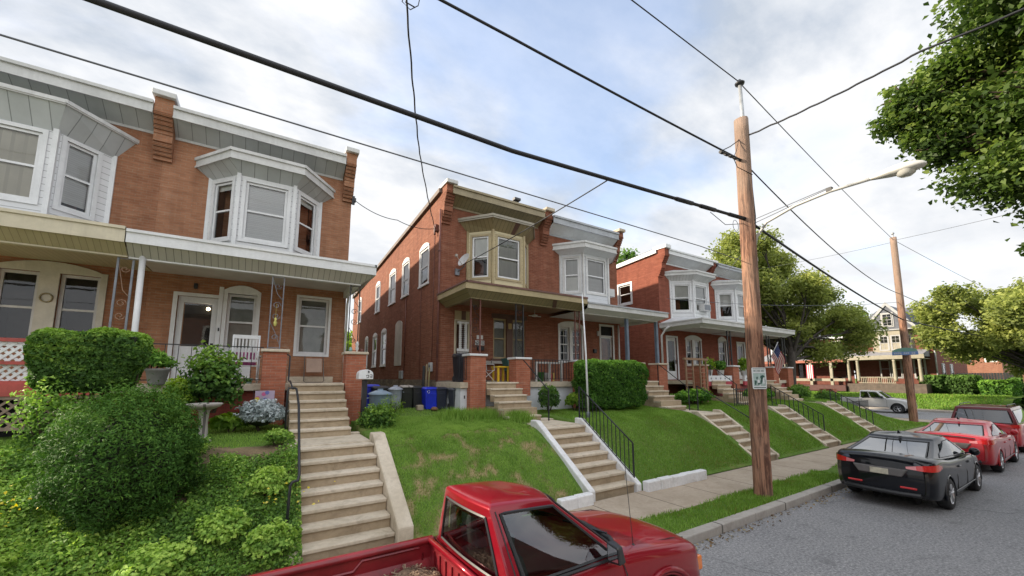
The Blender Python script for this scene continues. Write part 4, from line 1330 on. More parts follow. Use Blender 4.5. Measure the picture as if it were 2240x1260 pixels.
# street number cut in small strokes
for k, pts in enumerate(([(0, 1), (1, 1), (0, .5), (1, .35), (.7, 0), (0, 0)], [(1, 1), (0, 1), (0, 0), (1, 0), (1, .5), (0, .5)], [(.3, .8), (.6, 1), (.6, 0)], [(0, 1), (1, 1), (1, 0), (0, 0), (0, 1)])):
    for (a, b), (c, d_) in zip(pts[:-1], pts[1:]):
        q = lambda u, v: (5.2 + X_(6.70) + k * .085 + u * .055, F0 - .024, 4.05 + v * .12)
        mb.tube([q(a, b), q(c, d_)], .009, 4, 1)
mb.build('number_plaque', [M_WHITE, M_IRON], h2)
mb = MB(); mb.box(6.72, 7.0, F0 - .12, F0 - .01, 3.82, 3.98); mb.build('wall_mailbox', M_IRON, h2, bevel=.02)
porch_roof(h2, 5.1, 10.16, M_BEIGE, P_BEIGE, P_CEILB, M_ROOFB, 5.56, 5.80, zb=5.36, left_end=True, lip=M_ROOFB, zw=6.22, beam_mat=P_BEIGE)
mb = MB(); mb.poly([(8.55, 10.818, 5.555), (8.72, 11.115, 5.335), (8.9, 11.115, 5.335), (8.73, 10.818, 5.555)]); mb.build('soffit_patch', M_BROWN, h2)
iron_post(h2, 5.48, 5.82, 11.2, 3.52, 5.36, M_IRONR, M_IRON, r=.02)
iron_post(h2, 7.2, 7.5, 11.2, 3.48, 5.36, M_IRON, r=.02)
iron_post(h2, 9.88, 10.1, 11.2, 3.44, 5.36, M_IRONR, r=.02)
mb = MB(); mb.box(5.1, 6.0, 11.08, F0, 2.48, 2.655); mb.box(6.0, 7.1, 11.08, F0, 2.40, 2.655); mb.box(7.1, 9.9, 11.08, F0, 2.48, 2.655); mb.build('porch_floor', M_STEP, h2)
mb = MB(); mb.box(5.14, 9.85, 11.16, 11.3, 1.3, 2.475); mb.box(5.14, 5.3, 11.3, F0, 1.3, 2.475); mb.build('porch_base', plain('whitewash', (.66, .68, .72), .8, .1, 2), h2)
mb = MB(); mb.box(5.26, 5.3, 11.155, 11.16, 2.15, 2.25); mb.build('vent', M_IRON, h2)
pier(h2, 5.36, 5.9, 10.93, 11.42, 1.5, 3.54, B_PIER, M_WHITE)
pier(h2, 7.06, 7.62, 10.95, 11.42, 2.2, 3.48, B_PIER, M_WHITE)
pier(h2, 9.66, 10.2, 10.95, 11.42, 1.6, 3.45, B_PIER, M_WHITE)
rail_run(h2, 7.65, 9.66, 11.2, 2.66, 3.44, M_IRON, step=.12)
rail_run(h2, 5.12, 5.36, 11.2, 2.66, 3.45, M_IRON, step=.08)
mb = MB()
for x in (8.12, 8.72, 9.26): mb.box(x - .035, x + .035, 11.28, 11.34, 2.66, 3.36)
mb.box(8.1, 9.3, 11.27, 11.35, 3.3, 3.36); mb.build('white_railing', M_WHITE2, h2)
mb = MB()
mb.tube([(5.13, 13.13, 9.0), (5.13, 13.13, 1.9)], .04, 8); mb.box(5.08, 5.18, 13.08, 13.2, 4.0, 4.03); mb.box(5.08, 5.18, 13.08, 13.2, 7.4, 7.43)
mb.build('downspout', M_IRONR, h2)
mb = MB(); mb.box(5.1, 5.2, 13.7, 13.95, 3.02, 3.35); mb.lathe([(.09, 0), (.1, .05), (.08, .11), (0, .12)], (5.1, 13.82, 3.2), 12, 0, 'x'); mb.build('electric_meter', plain('meter_grey', (.52, .54, .55), .5, .1), h2, bevel=.02)
mb = MB(); mb.box(5.1, 5.2, 17.3, 17.7, 2.75, 3.1); mb.build('utility_box', plain('grey_box', (.33, .36, .38), .5, .1), h2, bevel=.02)
mb = MB(); mb.tube([(5.18, 13.8, 8.2), (5.18, 13.8, 3.3)], .012, 6); mb.tube([(5.18, 17.2, 6.4), (5.18, 17.2, 3.1)], .02, 6); mb.tube([(5.18, 15.2, 6.4), (5.18, 15.1, 2.8)], .01, 6); mb.build('conduit', M_IRONR, h2)
mb = MB(); mb.box(5.08, 5.19, 13.5, 13.68, 8.3, 8.55); mb.lathe([(.03, 0), (.045, .04), (.03, .1), (.045, .16), (.02, .2)], (5.1, 13.6, 8.15), 8); mb.build('wire_bracket', M_IRONR, h2)
# chimney pot / vent stub
mb = MB(); mb.tube([(8.6, 13.35, 9.4), (8.6, 13.35, 10.3)], .06, 8); mb.box(8.48, 8.78, 13.25, 13.45, 10.3, 10.4); mb.build('roof_vent', M_IRON, h2)

# ---------------------------------------------------------------- second twin, right half: white trim
h3 = thing('brick_house', (12.2, F0, 1.6), 'red brick half with pale grey oriel and thin blue porch posts', 'house', GH)
wh = [(10.75, 11.3, 3.5, 5.0), (11.46, 12.0, 3.5, 5.0), (13.2, 13.98, 2.7, 5.2)]
wall_shell(h3, 9.9, 14.42, B_RED, wh, right=[(16, 17, 6.4, 8), (19, 20, 6.4, 8)], zb=1.4)
cornice(h3, 10.08, 14.05, P_PLAINW, plain('grey_gutter', (.40, .42, .45), .5, .1), zf0=9.46, zf1=9.74, zs=9.1)
pilaster(h3, 14.26, .32, B_RED, M_STEP, zb=8.5, zt=9.84)
bay(h3, 10.82, 13.75, 11.52, 13.02, 12.45, 6.1, 8.28, S_GREYW, None, M_WHITE2, 8.42, 8.66, P_PLAINW, M_WHITE2, M_ROOFW,
    [(.2, .18, M_LACE, .55, M_SHADE), (.22, .2, M_LACE, .55, M_BLIND), (.2, .2, M_SHADE, .5)], over=.38, win_z=(6.52, 8.05))
f3 = Fr((9.9, F0), (14.42, F0)); X_ = lambda x: x - 9.9
add_window(h3, f3, X_(10.75), X_(11.3), 3.5, 5.0, M_WHITE, inset=.05, muntin=1, shade=M_LACE, shade_f=.1, sill=True)
add_window(h3, f3, X_(11.46), X_(12.0), 3.5, 5.0, M_WHITE, inset=.05, muntin=1, shade=M_LACE, shade_f=.1, sill=True)
mb = MB(); f3.box(mb, X_(10.66), X_(10.75), -.02, .03, 3.45, 5.0); f3.box(mb, X_(12.0), X_(12.09), -.02, .03, 3.45, 5.0); f3.box(mb, X_(11.3), X_(11.46), -.02, .03, 3.45, 5.0)
mb.extr([f3(X_(10.66), .034, 5.0), f3(X_(12.09), .034, 5.0)] + [f3(X_(12.09) - 1.43 * k / 8, .034, 5.12 + .16 * math.sin(math.pi * k / 8) ** .7) for k in range(9)], (0, .06, 0))
mb.build('window_surround', M_WHITE, h3)
door(h3, 13.2, 13.98, 2.7, 5.2, M_WHITE2, M_WHITE, gz0=.1, gz1=.95, gw=.09, trans=.45, backmat=plain('oak_door', (.30, .12, .05), .5, .25, 3))
mb = MB(); f3.box(mb, X_(12.68), X_(12.86), .0, .09, 3.92, 4.1); mb.build('wall_mailbox', M_IRON, h3, bevel=.02)
mb = MB(); f3.box(mb, X_(12.96), X_(13.06), .0, .1, 4.72, 4.95); mb.build('wall_lamp', plain('lamp_grey', (.5, .5, .5), .4, .1), h3, bevel=.02)
porch_roof(h3, 10.18, 14.95, M_WHITE2, P_PLAINW, plain('pale_ceiling', (.56, .56, .54), .6, .08), M_ROOFW, 5.42, 5.64, zb=5.28, zc=5.38, right_end=True, zw=6.2, lip=plain('grey_gutter', (.4, .42, .45), .5, .1))
M_BLUEP = plain('blue_grey_post', (.13, .17, .23), .5, .15, 3)
for x in (12.72, 14.62):
    mb = MB(); mb.box(x - .065, x + .065, 11.14, 11.27, 3.3 if x > 14 else 2.65, 5.28); mb.build('porch_post', M_BLUEP, h3, bevel=.01)
mb = MB(); mb.box(9.92, 14.6, 11.08, F0, 2.48, 2.655); mb.build('porch_floor', M_STEP, h3)
mb = MB(); mb.box(9.92, 14.5, 11.16, 11.3, 1.3, 2.475); mb.build('porch_base', plain('whitewash', (.66, .68, .72), .8, .1, 2), h3)
pier(h3, 14.36, 14.92, 10.95, 11.42, 1.5, 3.42, B_PIER, M_STEP)
pier(h3, 13.0, 13.4, 10.95, 11.42, 1.5, 3.42, B_PIER, M_STEP)
mb = MB(); mb.tube([(14.3, 13.1, 5.3), (14.3, 13.1, 2.6)], .04, 8); mb.build('downspout', M_WHITE2, h3)
mb = MB(); mb.box(13.6, 13.95, F0 - .28, F0 - .02, 6.62, 7.0); mb.build('wall_unit', M_WHITE2, h3, bevel=.02)

# ---------------------------------------------------------------- third twin
def third(x0, x1, left, lab, win, dr, bayx, style):
    h = thing('brick_house', ((x0 + x1) / 2, F0, 1.6), lab, 'house', GH)
    wall_shell(h, x0, x1, B_RED3, win + [dr], left=left[0], right=left[1], zb=1.4)
    ff = Fr((x0, F0), (x1, F0))
    cornice(h, x0 + .3, x1 - .2, P_PLAINW if style == 0 else P_WHITEG, M_WHITE if style == 0 else plain('grey_gutter', (.4, .42, .45), .5, .1), zf0=9.42, zf1=9.66 if style == 0 else 9.6, zs=9.05)
    bay(h, *bayx, 12.45, 6.0, 8.14, S_WHITE, None, M_WHITE, 8.35, 8.55, P_WHITEG if style == 0 else P_PLAINW, M_WHITE2, M_ROOFW,
        [(.2, .18, M_SHADE, .55), (.2, .2, M_BLIND, .5, M_SHADE), (.2, .2, M_SHADE, .5)], over=.38, win_z=(6.4, 7.85))
    for a, b, c, d_ in win:
        add_window(h, ff, a - x0, b - x0, c, d_, M_WHITE, inset=.05, shade=M_LACE, shade_f=.25, arch=.2 if style else 0, casing=.07)
    if not style:
        a, b = win[0][0] - .1, win[-1][1] + .1
        mb = MB(); ff.box(mb, win[0][1] - x0 + .07, win[1][0] - x0 - .07, -.02, .026, win[0][2], win[0][3])
        mb.extr([ff(a - x0, .036, win[0][3]), ff(b - x0, .036, win[0][3])] + [ff(b - x0 - (b - a) * k / 8, .036, win[0][3] + .08 + .2 * math.sin(math.pi * k / 8) ** .7) for k in range(9)], (0, .06, 0))
        mb.build('window_surround', M_WHITE, h)
    door(h, *dr, M_WHITE, M_WHITE, gz0=.2, gz1=.92, gw=.13, trans=.0)
    mb = MB(); mb.box(x0 + (.1 if style else 0), x1, 11.08, F0, 2.48, 2.655); mb.build('porch_floor', M_STEP, h)
    mb = MB(); mb.box(x0 + .02, x1 - .02, 11.16, 11.3, 1.3, 2.475); mb.build('porch_base', plain('red_porch_base', (.36, .07, .06), .7, .15, 2), h)
    return h


h4 = third(17.6, 22.2, ([(15.1, 16.0, 7.1, 8.2), (20, 21, 6.4, 8)], None), 'deep red brick half whose white oriel holds an air conditioner',
           [(19.76, 20.3, 3.5, 4.9), (20.55, 21.1, 3.5, 4.9)], (18.08, 18.9, 2.7, 4.95), (18.55, 21.5, 19.5, 20.9), 0)
f4 = Fr((17.6, 30), (17.6, F0))
add_window(h4, f4, 30 - 16.0, 30 - 15.1, 7.1, 8.2, M_WHITE, inset=.05, casing=.12, shade=plain('brown_shade', (.22, .13, .06), .7, .1), shade_f=.95, sill=False)
pilaster(h4, 17.76, .36, B_RED3, M_WHITE, zb=8.2, zt=9.66, caph=.2)
mb = MB(); mb.hexa([(17.48, F0, 9.50), (17.7, F0, 9.50), (17.7, 30.1, 8.36), (17.48, 30.1, 8.36)], [(17.48, F0, 9.72), (17.7, F0, 9.72), (17.7, 30.1, 8.58), (17.48, 30.1, 8.58)])
mb.build('parapet_coping', M_WHITE, h4)
porch_roof(h4, 17.5, 22.2, M_WHITE2, P_PLAINW, P_PLAINW, M_ROOFW, 5.40, 5.64, zb=5.26, zc=5.36, left_end=True, zw=6.1)
pilaster(h4, 22.2, .34, B_RED3, M_WHITE, zb=8.3, zt=9.55)
for xa in (20.3, 22.1): iron_post(h4, xa, xa + .3, 11.2, 3.4, 5.28, M_IRON, r=.025)
pier(h4, 20.2, 20.75, 10.95, 11.42, 1.5, 3.42, B_PIER, M_WHITE); pier(h4, 17.55, 18.0, 10.95, 11.42, 1.5, 3.42, B_PIER, M_STEP)
mb = MB(); mb.tube([(17.5, 12.6, 5.42), (17.5, 12.8, 5.3), (17.5, 13.08, 5.0), (17.5, 13.12, 1.8)], .05, 8); mb.build('downspout', M_WHITE, h4)
mb = MB(); mb.box(20.0, 20.62, 12.16, 12.5, 6.42, 6.8, 0)
for k in range(6): mb.box(20.03 + k * .095, 20.1 + k * .095, 12.145, 12.16, 6.46, 6.76, 1)
tag(mb.build('air_conditioner', [M_WHITE2, M_IRONG], None, bevel=.01), 'white window air conditioner in the oriel of the third house', 'air conditioner')
h5 = third(22.2, 26.8, (None, [(16, 17, 6.4, 8)]), 'deep red brick half mostly hidden by the big wooden pole, flag at its porch end',
           [(22.95, 23.7, 3.5, 5.0)], (25.0, 25.8, 2.7, 4.95), (22.9, 25.9, 23.75, 25.05), 1)
pilaster(h5, 26.66, .3, B_RED3, M_WHITE, zb=8.3, zt=9.55)
porch_roof(h5, 22.2, 27.0, M_WHITE2, P_PLAINW, P_PLAINW, M_ROOFW, 5.38, 5.62, zb=5.24, zc=5.34, right_end=True, zw=6.1)
for xa in (24.4,): iron_post(h5, xa, xa + .3, 11.2, 3.4, 5.28, M_IRON, r=.025)
for xa in (22.4, 24.35, 26.1): pier(h5, xa, xa + .6, 10.95, 11.42, 1.5, 3.42, B_PIER, M_WHITE)
iron_post(h5, 26.2, 26.5, 11.2, 3.4, 5.26, M_IRON, r=.03)

# ---- upper porch steps -------------------------------------------
G_US = 'concrete porch steps'
ulab = ['broad concrete porch steps between two brick piers of the tan brick house', 'concrete porch steps below the brown trimmed porch, weeds at their foot',
        'concrete porch steps beside the clipped green hedge', 'porch steps behind the wooden trellis of the third house', 'porch steps at the right end of the third twin']
for i, (a, b) in enumerate([(.52, 1.74), (5.95, 7.15), (13.0, 14.3), (18.3, 19.5), (23.4, 24.6)]):
    mb = MB(); flight(mb, a, b, 9.72 if i else 9.6, 1.5, 6, 0.193 * (1.0 if i else .997), 0.25, rk=rk)
    mb.box(a + .01, b - .01, 9.9, 11.2, 1.2, 1.9, 1)
    tag(mb.build('porch_steps', [M_STEP, M_STEP2], bevel=.012), ulab[i], 'steps', G_US)

# ---------------------------------------------------------------- far house across the cross street
FX = 58.0
def far_house():
    M_CREAM = plain('shaded_cream', (.34, .31, .235), .6, .1); M_WHITE = plain('shaded_white', (.42, .42, .42), .6, .1); M_WHITE2 = plain('shaded_grey_white', (.40, .41, .42), .6, .1)  # cream and whites darkened, the far front's shade put into the paint
    h = thing('brick_house', (FX, 15, 1.2), 'far brick house with a slate gable and cream columned porch', 'house')
    def V(y, z, x=FX): return (x, y, z)
    ffar = Fr((FX, 17.4), (FX, 10.9))        # seen from -X: from left (high Y) to right
    mb = MB()
    holes = [(1.9, 2.7, 2.9, 4.7), (3.2, 4.0, 2.9, 4.7)]
    panel(mb, (FX, 17.4), (FX, 10.9), .8, 7.9, [], .1)
    panel(mb, (FX, 10.9), (FX + 14, 10.9), .8, 7.9, [], .1)
    mb.poly([(FX + 14, 10.9, .8), (FX + 14, 17.4, .8), (FX + 14, 17.4, 7.9), (FX + 14, 10.9, 7.9)])
    panel(mb, (FX + 14, 17.4), (FX, 17.4), .8, 7.9, [], .1)
    mb.build('wall', brick('brick_far', (.24, .085, .06), (.19, .065, .048), (.2, .12, .1), (.15, .06, .045)), h)
    mb = MB()
    # mansard slate roof with front slope
    mb.hexa([(FX - .35, 10.6, 7.85), (FX + 14, 10.6, 7.85), (FX + 14, 17.7, 7.85), (FX - .35, 17.7, 7.85)], [(FX + 2.6, 12.6, 10.6), (FX + 13, 12.6, 10.6), (FX + 13, 15.6, 10.6), (FX + 2.6, 15.6, 10.6)])
    mb.build('roof', plain('slate', (.13, .14, .17), .7, .2, 3), h)
    # cream two-storey bay with a slate gable and dormer window
    bp = [(FX, 15.6), (FX - .9, 14.9), (FX - .9, 12.9), (FX, 12.2)]
    mb = MB()
    for a, b in zip(bp[:-1], bp[1:]): panel(mb, a, b, 5.3, 8.0, [], .05)
    bw = mb.build('bay_window', M_CREAM, h)
    fb = Fr(bp[1], bp[2])
    for u in (.15, 1.1):
        add_window(bw, fb, u, u + .72, 5.75, 7.3, M_WHITE, inset=-.03, muntin=1, sill=False, split_glass=False, casing=.06)
    fb = Fr(bp[2], bp[3]); add_window(bw, fb, .15, .8, 5.75, 7.3, M_WHITE, inset=-.03, sill=False, split_glass=False, casing=.06)
    mb = MB()
    mb.extr([(FX - 1.0, 16.1, 7.98), (FX - 1.0, 11.7, 7.98), (FX - 1.0, 13.9, 10.75)], (5, 0, 0), 0)
    mb.extr([(FX - 1.12, 16.3, 7.9), (FX - 1.12, 16.0, 7.9), (FX - 1.12, 13.9, 10.62), (FX - 1.12, 13.9, 11.0)], (.14, 0, 0), 1)
    mb.extr([(FX - 1.12, 13.9, 10.62), (FX - 1.12, 11.8, 7.9), (FX - 1.12, 11.5, 7.9), (FX - 1.12, 13.9, 11.0)], (.14, 0, 0), 1)
    mb.box(FX - 1.06, FX + .1, 11.6, 16.2, 7.88, 7.99, 1)
    gb = mb.build('gable', [plain('slate', (.13, .14, .17), .7, .2, 3), M_WHITE2], h)
    fd = Fr((FX - 1.02, 14.4), (FX - 1.02, 13.4))
    add_window(gb, fd, .1, .9, 8.35, 9.7, M_WHITE, inset=-.08, muntin=1, sill=False, split_glass=False, casing=.12)
    for y0, z0, z1, m_ in ((11.6, 2.8, 4.8, 1), (13.4, 2.8, 4.7, 1), (14.3, 2.8, 4.7, 1)):
        f = Fr((FX - .01, y0 + .85), (FX - .01, y0)); add_window(h, f, 0, .8, z0, z1, M_WHITE, inset=-.07, sill=False, casing=.08)
    f = Fr((FX, 10.88), (FX + 14, 10.88))
    for u in (2.2, 5.6):
        add_window(h, f, u, u + 1.0, 5.6, 7.2, M_WHITE, inset=-.07, sill=False, casing=.1); add_window(h, f, u + .1, u + 1.1, 2.6, 4.2, M_WHITE, inset=-.07, sill=False, casing=.1)
    mb = MB(); mb.tube([(FX - .05, 10.82, 7.8), (FX - .05, 10.82, 1.2)], .07, 6); mb.build('downspout', M_WHITE2, h)
    mb = MB()
    mb.hexa([(FX - 2.7, 11.2, 4.95), (FX, 11.2, 4.95), (FX, 17.4, 4.95), (FX - 2.7, 17.4, 4.95)], [(FX - 2.7, 11.2, 5.12), (FX, 11.2, 5.75), (FX, 17.4, 5.75), (FX - 2.7, 17.4, 5.12)], 1)
    mb.box(FX - 2.75, FX - 2.55, 11.1, 17.5, 4.72, 5.14, 0)
    mb.box(FX - 2.7, FX, 11.2, 17.3, 4.7, 4.76, 0)
    mb.build('porch_roof', [M_CREAM, plain('grey_shingle', (.27, .27, .29), .8, .15, 3)], h)
    for y in (11.5, 13.4, 16.4, 17.2):
        mb = MB(); mb.lathe([(.17, 2.4), (.15, 2.6), (.13, 4.5), (.18, 4.72)], (FX - 2.5, y, 0), 10); mb.build('porch_column', M_CREAM, h)
    mb = MB(); mb.box(FX - 2.7, FX, 11.2, 17.4, 1.0, 2.15); mb.build('porch_floor', plain('far_porch_base', (.13, .10, .08), .8, .2), h)
    mb = MB()
    mb.box(FX - 2.56, FX - 2.46, 13.4, 16.4, 2.8, 2.88); mb.box(FX - 2.56, FX - 2.46, 13.4, 16.4, 2.2, 2.27)
    for k in range(20): y = 13.45 + k * .15; mb.box(FX - 2.54, FX - 2.5, y, y + .05, 2.25, 2.82)
    mb.build('porch_railing', M_CREAM, h)
    return h


far_house()
h = thing('brick_house', (58, 21, 1.2), 'far low brick house with a red porch floor, half behind the green tree', 'house')
mb = MB()
panel(mb, (57.8, 27.4), (57.8, 17.45), .8, 7.4, [], .1); panel(mb, (70, 27.4), (57.8, 27.4), .8, 7.4, [], .1)
mb.build('wall', brick('brick_far', (.24, .085, .06), (.19, .065, .048), (.2, .12, .1), (.15, .06, .045)), h)
mb = MB(); mb.box(57.5, 70, 17.45, 27.6, 7.4, 7.62); mb.build('roof', M_ROOFW, h)
f = Fr((57.8, 27.4), (57.8, 17.45))
for u in (1.4, 4.2, 8.1): add_window(h, f, u, u + .95, 5.6, 7.1, M_WHITE, inset=-.07, sill=False, casing=.09)
for u in (1.4, 4.4, 7.8): add_window(h, f, u, u + 1.5, 2.8, 4.5, M_DARK, inset=-.07, sill=False, casing=.05)
mb = MB(); mb.hexa([(55.0, 17.5, 4.85), (57.8, 17.5, 4.85), (57.8, 26.5, 4.85), (55.0, 26.5, 4.85)], [(55.0, 17.5, 5.0), (57.8, 17.5, 5.9), (57.8, 26.5, 5.9), (55.0, 26.5, 5.0)])
mb.build('porch_roof', plain('grey_shingle', (.27, .27, .29), .8, .15, 3), h)
mb = MB(); mb.box(55.0, 55.14, 17.5, 26.5, 4.55, 4.85); mb.build('porch_beam', plain('red_beam', (.35, .12, .08), .7, .1), h)
for y in (18.6, 20.6, 23.2, 26.2):
    mb = MB(); mb.box(55.1, 55.36, y, y + .26, 1.9, 4.6); mb.build('porch_column', MATS['shaded_cream'], h)
mb = MB(); mb.box(55, 57.8, 17.5, 26.5, 1.3, 1.95); mb.build('porch_floor', plain('far_red_floor', (.11, .05, .045), .8, .1), h)
mb = MB(); mb.box(55.1, 55.2, 17.5, 26.5, 2.4, 2.7); mb.build('porch_railing', MATS['shaded_cream'], h)
# a low pale brick building far down the street
h = thing('brick_house', (95, 14, 1), 'distant low orange brick building between the brick house and the right hand trees', 'house')
mb = MB(); mb.box(92, 104, 10.5, 19, 0, 8.0); mb.build('wall', brick('brick_far2', (.36, .17, .11), (.30, .13, .09), (.3, .2, .16)), h)
mb = MB(); mb.box(91.8, 104, 10.3, 19.2, 8.0, 8.3); mb.build('roof', M_ROOF, h)
f = Fr((92, 19), (92, 10.5))
for u in (1.5, 4.5, 7.0): add_window(h, f, u, u + 1, 5.2, 6.6, M_WHITE, inset=-.07, sill=False, casing=.1)
mb = MB()
for k in range(30): mb.box(66, 66.03, 6.2 + k * .2, 6.38 + k * .2, .9, 3.3)
tag(mb.build('board_fence', plain('grey_board', (.30, .29, .27), .8, .2, 2)), 'grey wooden board fence beside the far brick house', 'fence')


# ---------------------------------------------------------------- across the street: seen in the window glass
B_OPP = brick('brick_brown', (.26, .12, .08), (.20, .085, .06), (.25, .17, .13), (.14, .07, .05))
def opposite(x0, x1, lab, gable):
    y = -11.0
    h = thing('brick_house', ((x0 + x1) / 2, y, 0.2), lab, 'house', 'brick houses across the street')
    mb = MB(); panel(mb, (x1, y), (x0, y), 0, 7.6, [], .1); panel(mb, (x0, y), (x0, y - 12), 0, 7.6, [], .1); panel(mb, (x1, y - 12), (x1, y), 0, 7.6, [], .1)
    panel(mb, (x0, y - 12), (x1, y - 12), 0, 7.6, [], .1)
    mb.build('wall', B_OPP, h)
    mb = MB()
    xm = (x0 + x1) / 2
    if gable: mb.extr([(x0 - .3, y + .4, 7.5), (x1 + .3, y + .4, 7.5), (xm, y + .4, 10.8)], (0, -12.8, 0))
    else: mb.hexa([(x0 - .3, y - 12.3, 7.5), (x1 + .3, y - 12.3, 7.5), (x1 + .3, y + .4, 7.5), (x0 - .3, y + .4, 7.5)], [(x0, y - 12, 7.9), (x1, y - 12, 7.9), (x1, y, 8.3), (x0, y, 8.3)])
    mb.build('roof', M_TAR, h)
    f = Fr((x1, y), (x0, y)); L_ = x1 - x0
    for u in (.12, .58):
        add_window(h, f, L_ * u, L_ * u + 1.1, 4.9, 6.6, M_WHITE2, inset=-.07, casing=.1); add_window(h, f, L_ * u, L_ * u + 1.3, 1.4, 3.2, M_WHITE2, inset=-.07, casing=.1)
    mb = MB(); mb.hexa([(x0, y, 3.7), (x1, y, 3.7), (x1, y + 2.4, 3.7), (x0, y + 2.4, 3.7)], [(x0, y, 4.4), (x1, y, 4.4), (x1, y + 2.4, 3.95), (x0, y + 2.4, 3.95)]); mb.build('porch_roof', M_WHITE2, h)
    for x in (x0 + .2, xm, x1 - .2):
        mb = MB(); mb.box(x - .15, x + .15, y + 2.0, y + 2.3, 0, 3.7); mb.build('porch_post', M_CREAM, h)


opposite(-7, 2.6, 'flat roofed brown brick house across the street, seen only in reflections', False)
opposite(5.2, 14.6, 'gabled brown brick house across the street, dark in the pickup window', True)
opposite(17.5, 27, 'brown brick house across the street behind the maple', False)
mb = MB(); mb.box(-60, 36, -4.8, -4.6, -.1, .145); o = mb.build('kerb', M_KERB); o['kind'] = 'structure'
mb = MB(); mb.box(-60, 36, -7.4, -5.8, -.1, .14); o = mb.build('sidewalk', M_WALK); o['kind'] = 'structure'

# ================================================================== poles, lamp, wires
m, n, l, p = new_mat('pole_wood')
v = coords(n)
mpn = n.new('ShaderNodeMapping'); mpn.inputs['Scale'].default_value = (4, 4, .35); l(v, mpn.inputs[0])
a = noise(n, l, mpn.outputs[0], 3.0, 8, .7, .8)
mpn2 = n.new('ShaderNodeMapping'); mpn2.inputs['Scale'].default_value = (9, 9, .7); l(v, mpn2.inputs[0])
b = noise(n, l, mpn2.outputs[0], 5.0, 5, .7, .3)
g = noise(n, l, v, .45, 4, .6)
col = mixc(n, l, maprange(n, l, a, .43, .57), (.10, .042, .026), (.36, .185, .115))
col = mixc(n, l, maprange(n, l, g, .45, .7, 0, .6), col, (.34, .26, .20))
col = mixc(n, l, maprange(n, l, b, .55, .72, 0, .8), col, (.06, .03, .02))
sz = n.new('ShaderNodeSeparateXYZ'); l(v, sz.inputs[0])
hz_ = maprange(n, l, sz.outputs[2], 6.0, 9.5, 0, .75)
col = mixc(n, l, hz_, col, (.30, .225, .175))
l(col, p.inputs['Base Color']); p.inputs['Roughness'].default_value = .85
bump(n, l, p, a, 1.0, .03)
M_POLE = m
M_WIRE = plain('black_cable', (.012, .013, .018), .6, .1)
M_WIREG = plain('grey_cable', (.13, .14, .16), .6, .1)
M_GALV = plain('galvanised', (.42, .44, .46), .45, .12, 6, metal=.4)
M_LAMPW = plain('lamp_housing', (.58, .58, .56), .4, .08, 3)


def wood_pole(x, y, r0, r1, h, lean, label):
    t = thing('utility_pole', (x, y, .1), label, 'pole', 'wooden utility poles')
    mb = MB()
    nz = 26; i0 = 0; na = 18
    for k in range(nz + 1):
        f = k / nz; z = -.1 + (h + .1) * f; r = r0 + (r1 - r0) * f
        for j in range(na):
            a = 2 * math.pi * j / na
            rr = r * (1 + .03 * math.sin(3 * a + 1.3 * f) + .02 * math.sin(7 * a - 5 * f) + .015 * math.sin(11 * a + 13 * f))
            mb.v.append((x + lean[0] * f + rr * math.cos(a), y + lean[1] * f + rr * math.sin(a), z))
    for k in range(nz):
        for j in range(na):
            mb.f.append((k * na + j, k * na + (j + 1) % na, (k + 1) * na + (j + 1) % na, (k + 1) * na + j)); mb.m.append(0); mb.sm.append(True)
    mb.f.append(tuple(nz * na + j for j in range(na))); mb.m.append(0); mb.sm.append(False)
    mb.build('shaft', M_POLE, t)
    return t


PX, PY = 9.78, 4.82
LX = .28      # lean along the street, at the top
pole = wood_pole(PX, PY, .19, .165, 9.45, (LX, -.02), 'big brown wooden utility pole carrying the street lamp arm')
at = lambda z: (PX + LX * z / 9.45, PY - .02 * z / 9.45)
x, y = at(9.3)
mb = MB(); mb.tube([(x + .09, y - .02, 9.0), (x + .06, y - .02, 9.4), (x + .04, y - .02, 10.45)], .045, 10)
mb.lathe([(.02, 10.42), (.11, 10.46), (.12, 10.50), (.05, 10.56), (.03, 10.60)], (x + .04, y - .02, 0), 12, 1)
mb.build('top_conduit', [M_GALV, M_IRON], pole)
mb = MB(); mb.tube([(x + .11, y, 9.05), (x + .115, y, 8.85), (x + .07, y - .09, 8.0), (x + .05, y - .13, 6.8), (at(5.9)[0] + .1, at(5.9)[1] - .1, 5.9)], .022, 6)
for zz in (5.2, 5.6, 6.1): mb.box(at(zz)[0] + .1, at(zz)[0] + .17, at(zz)[1] - .06, at(zz)[1] + .04, zz, zz + .07)
for zz in (3.6, 4.2, 4.8): mb.lathe([(.012, 0), (.02, .02), (.012, .05)], (at(zz)[0] + .13, at(zz)[1] - .05, zz), 6, 0, 'y')
mb.build('riser_cable', M_WIRE, pole)
# pole tag sheet metal strips
mb = MB(); mb.box(PX + .13, PX + .165, PY - .10, PY - .04, 2.3, 3.0); mb.build('conduit_guard', M_GALV, pole)

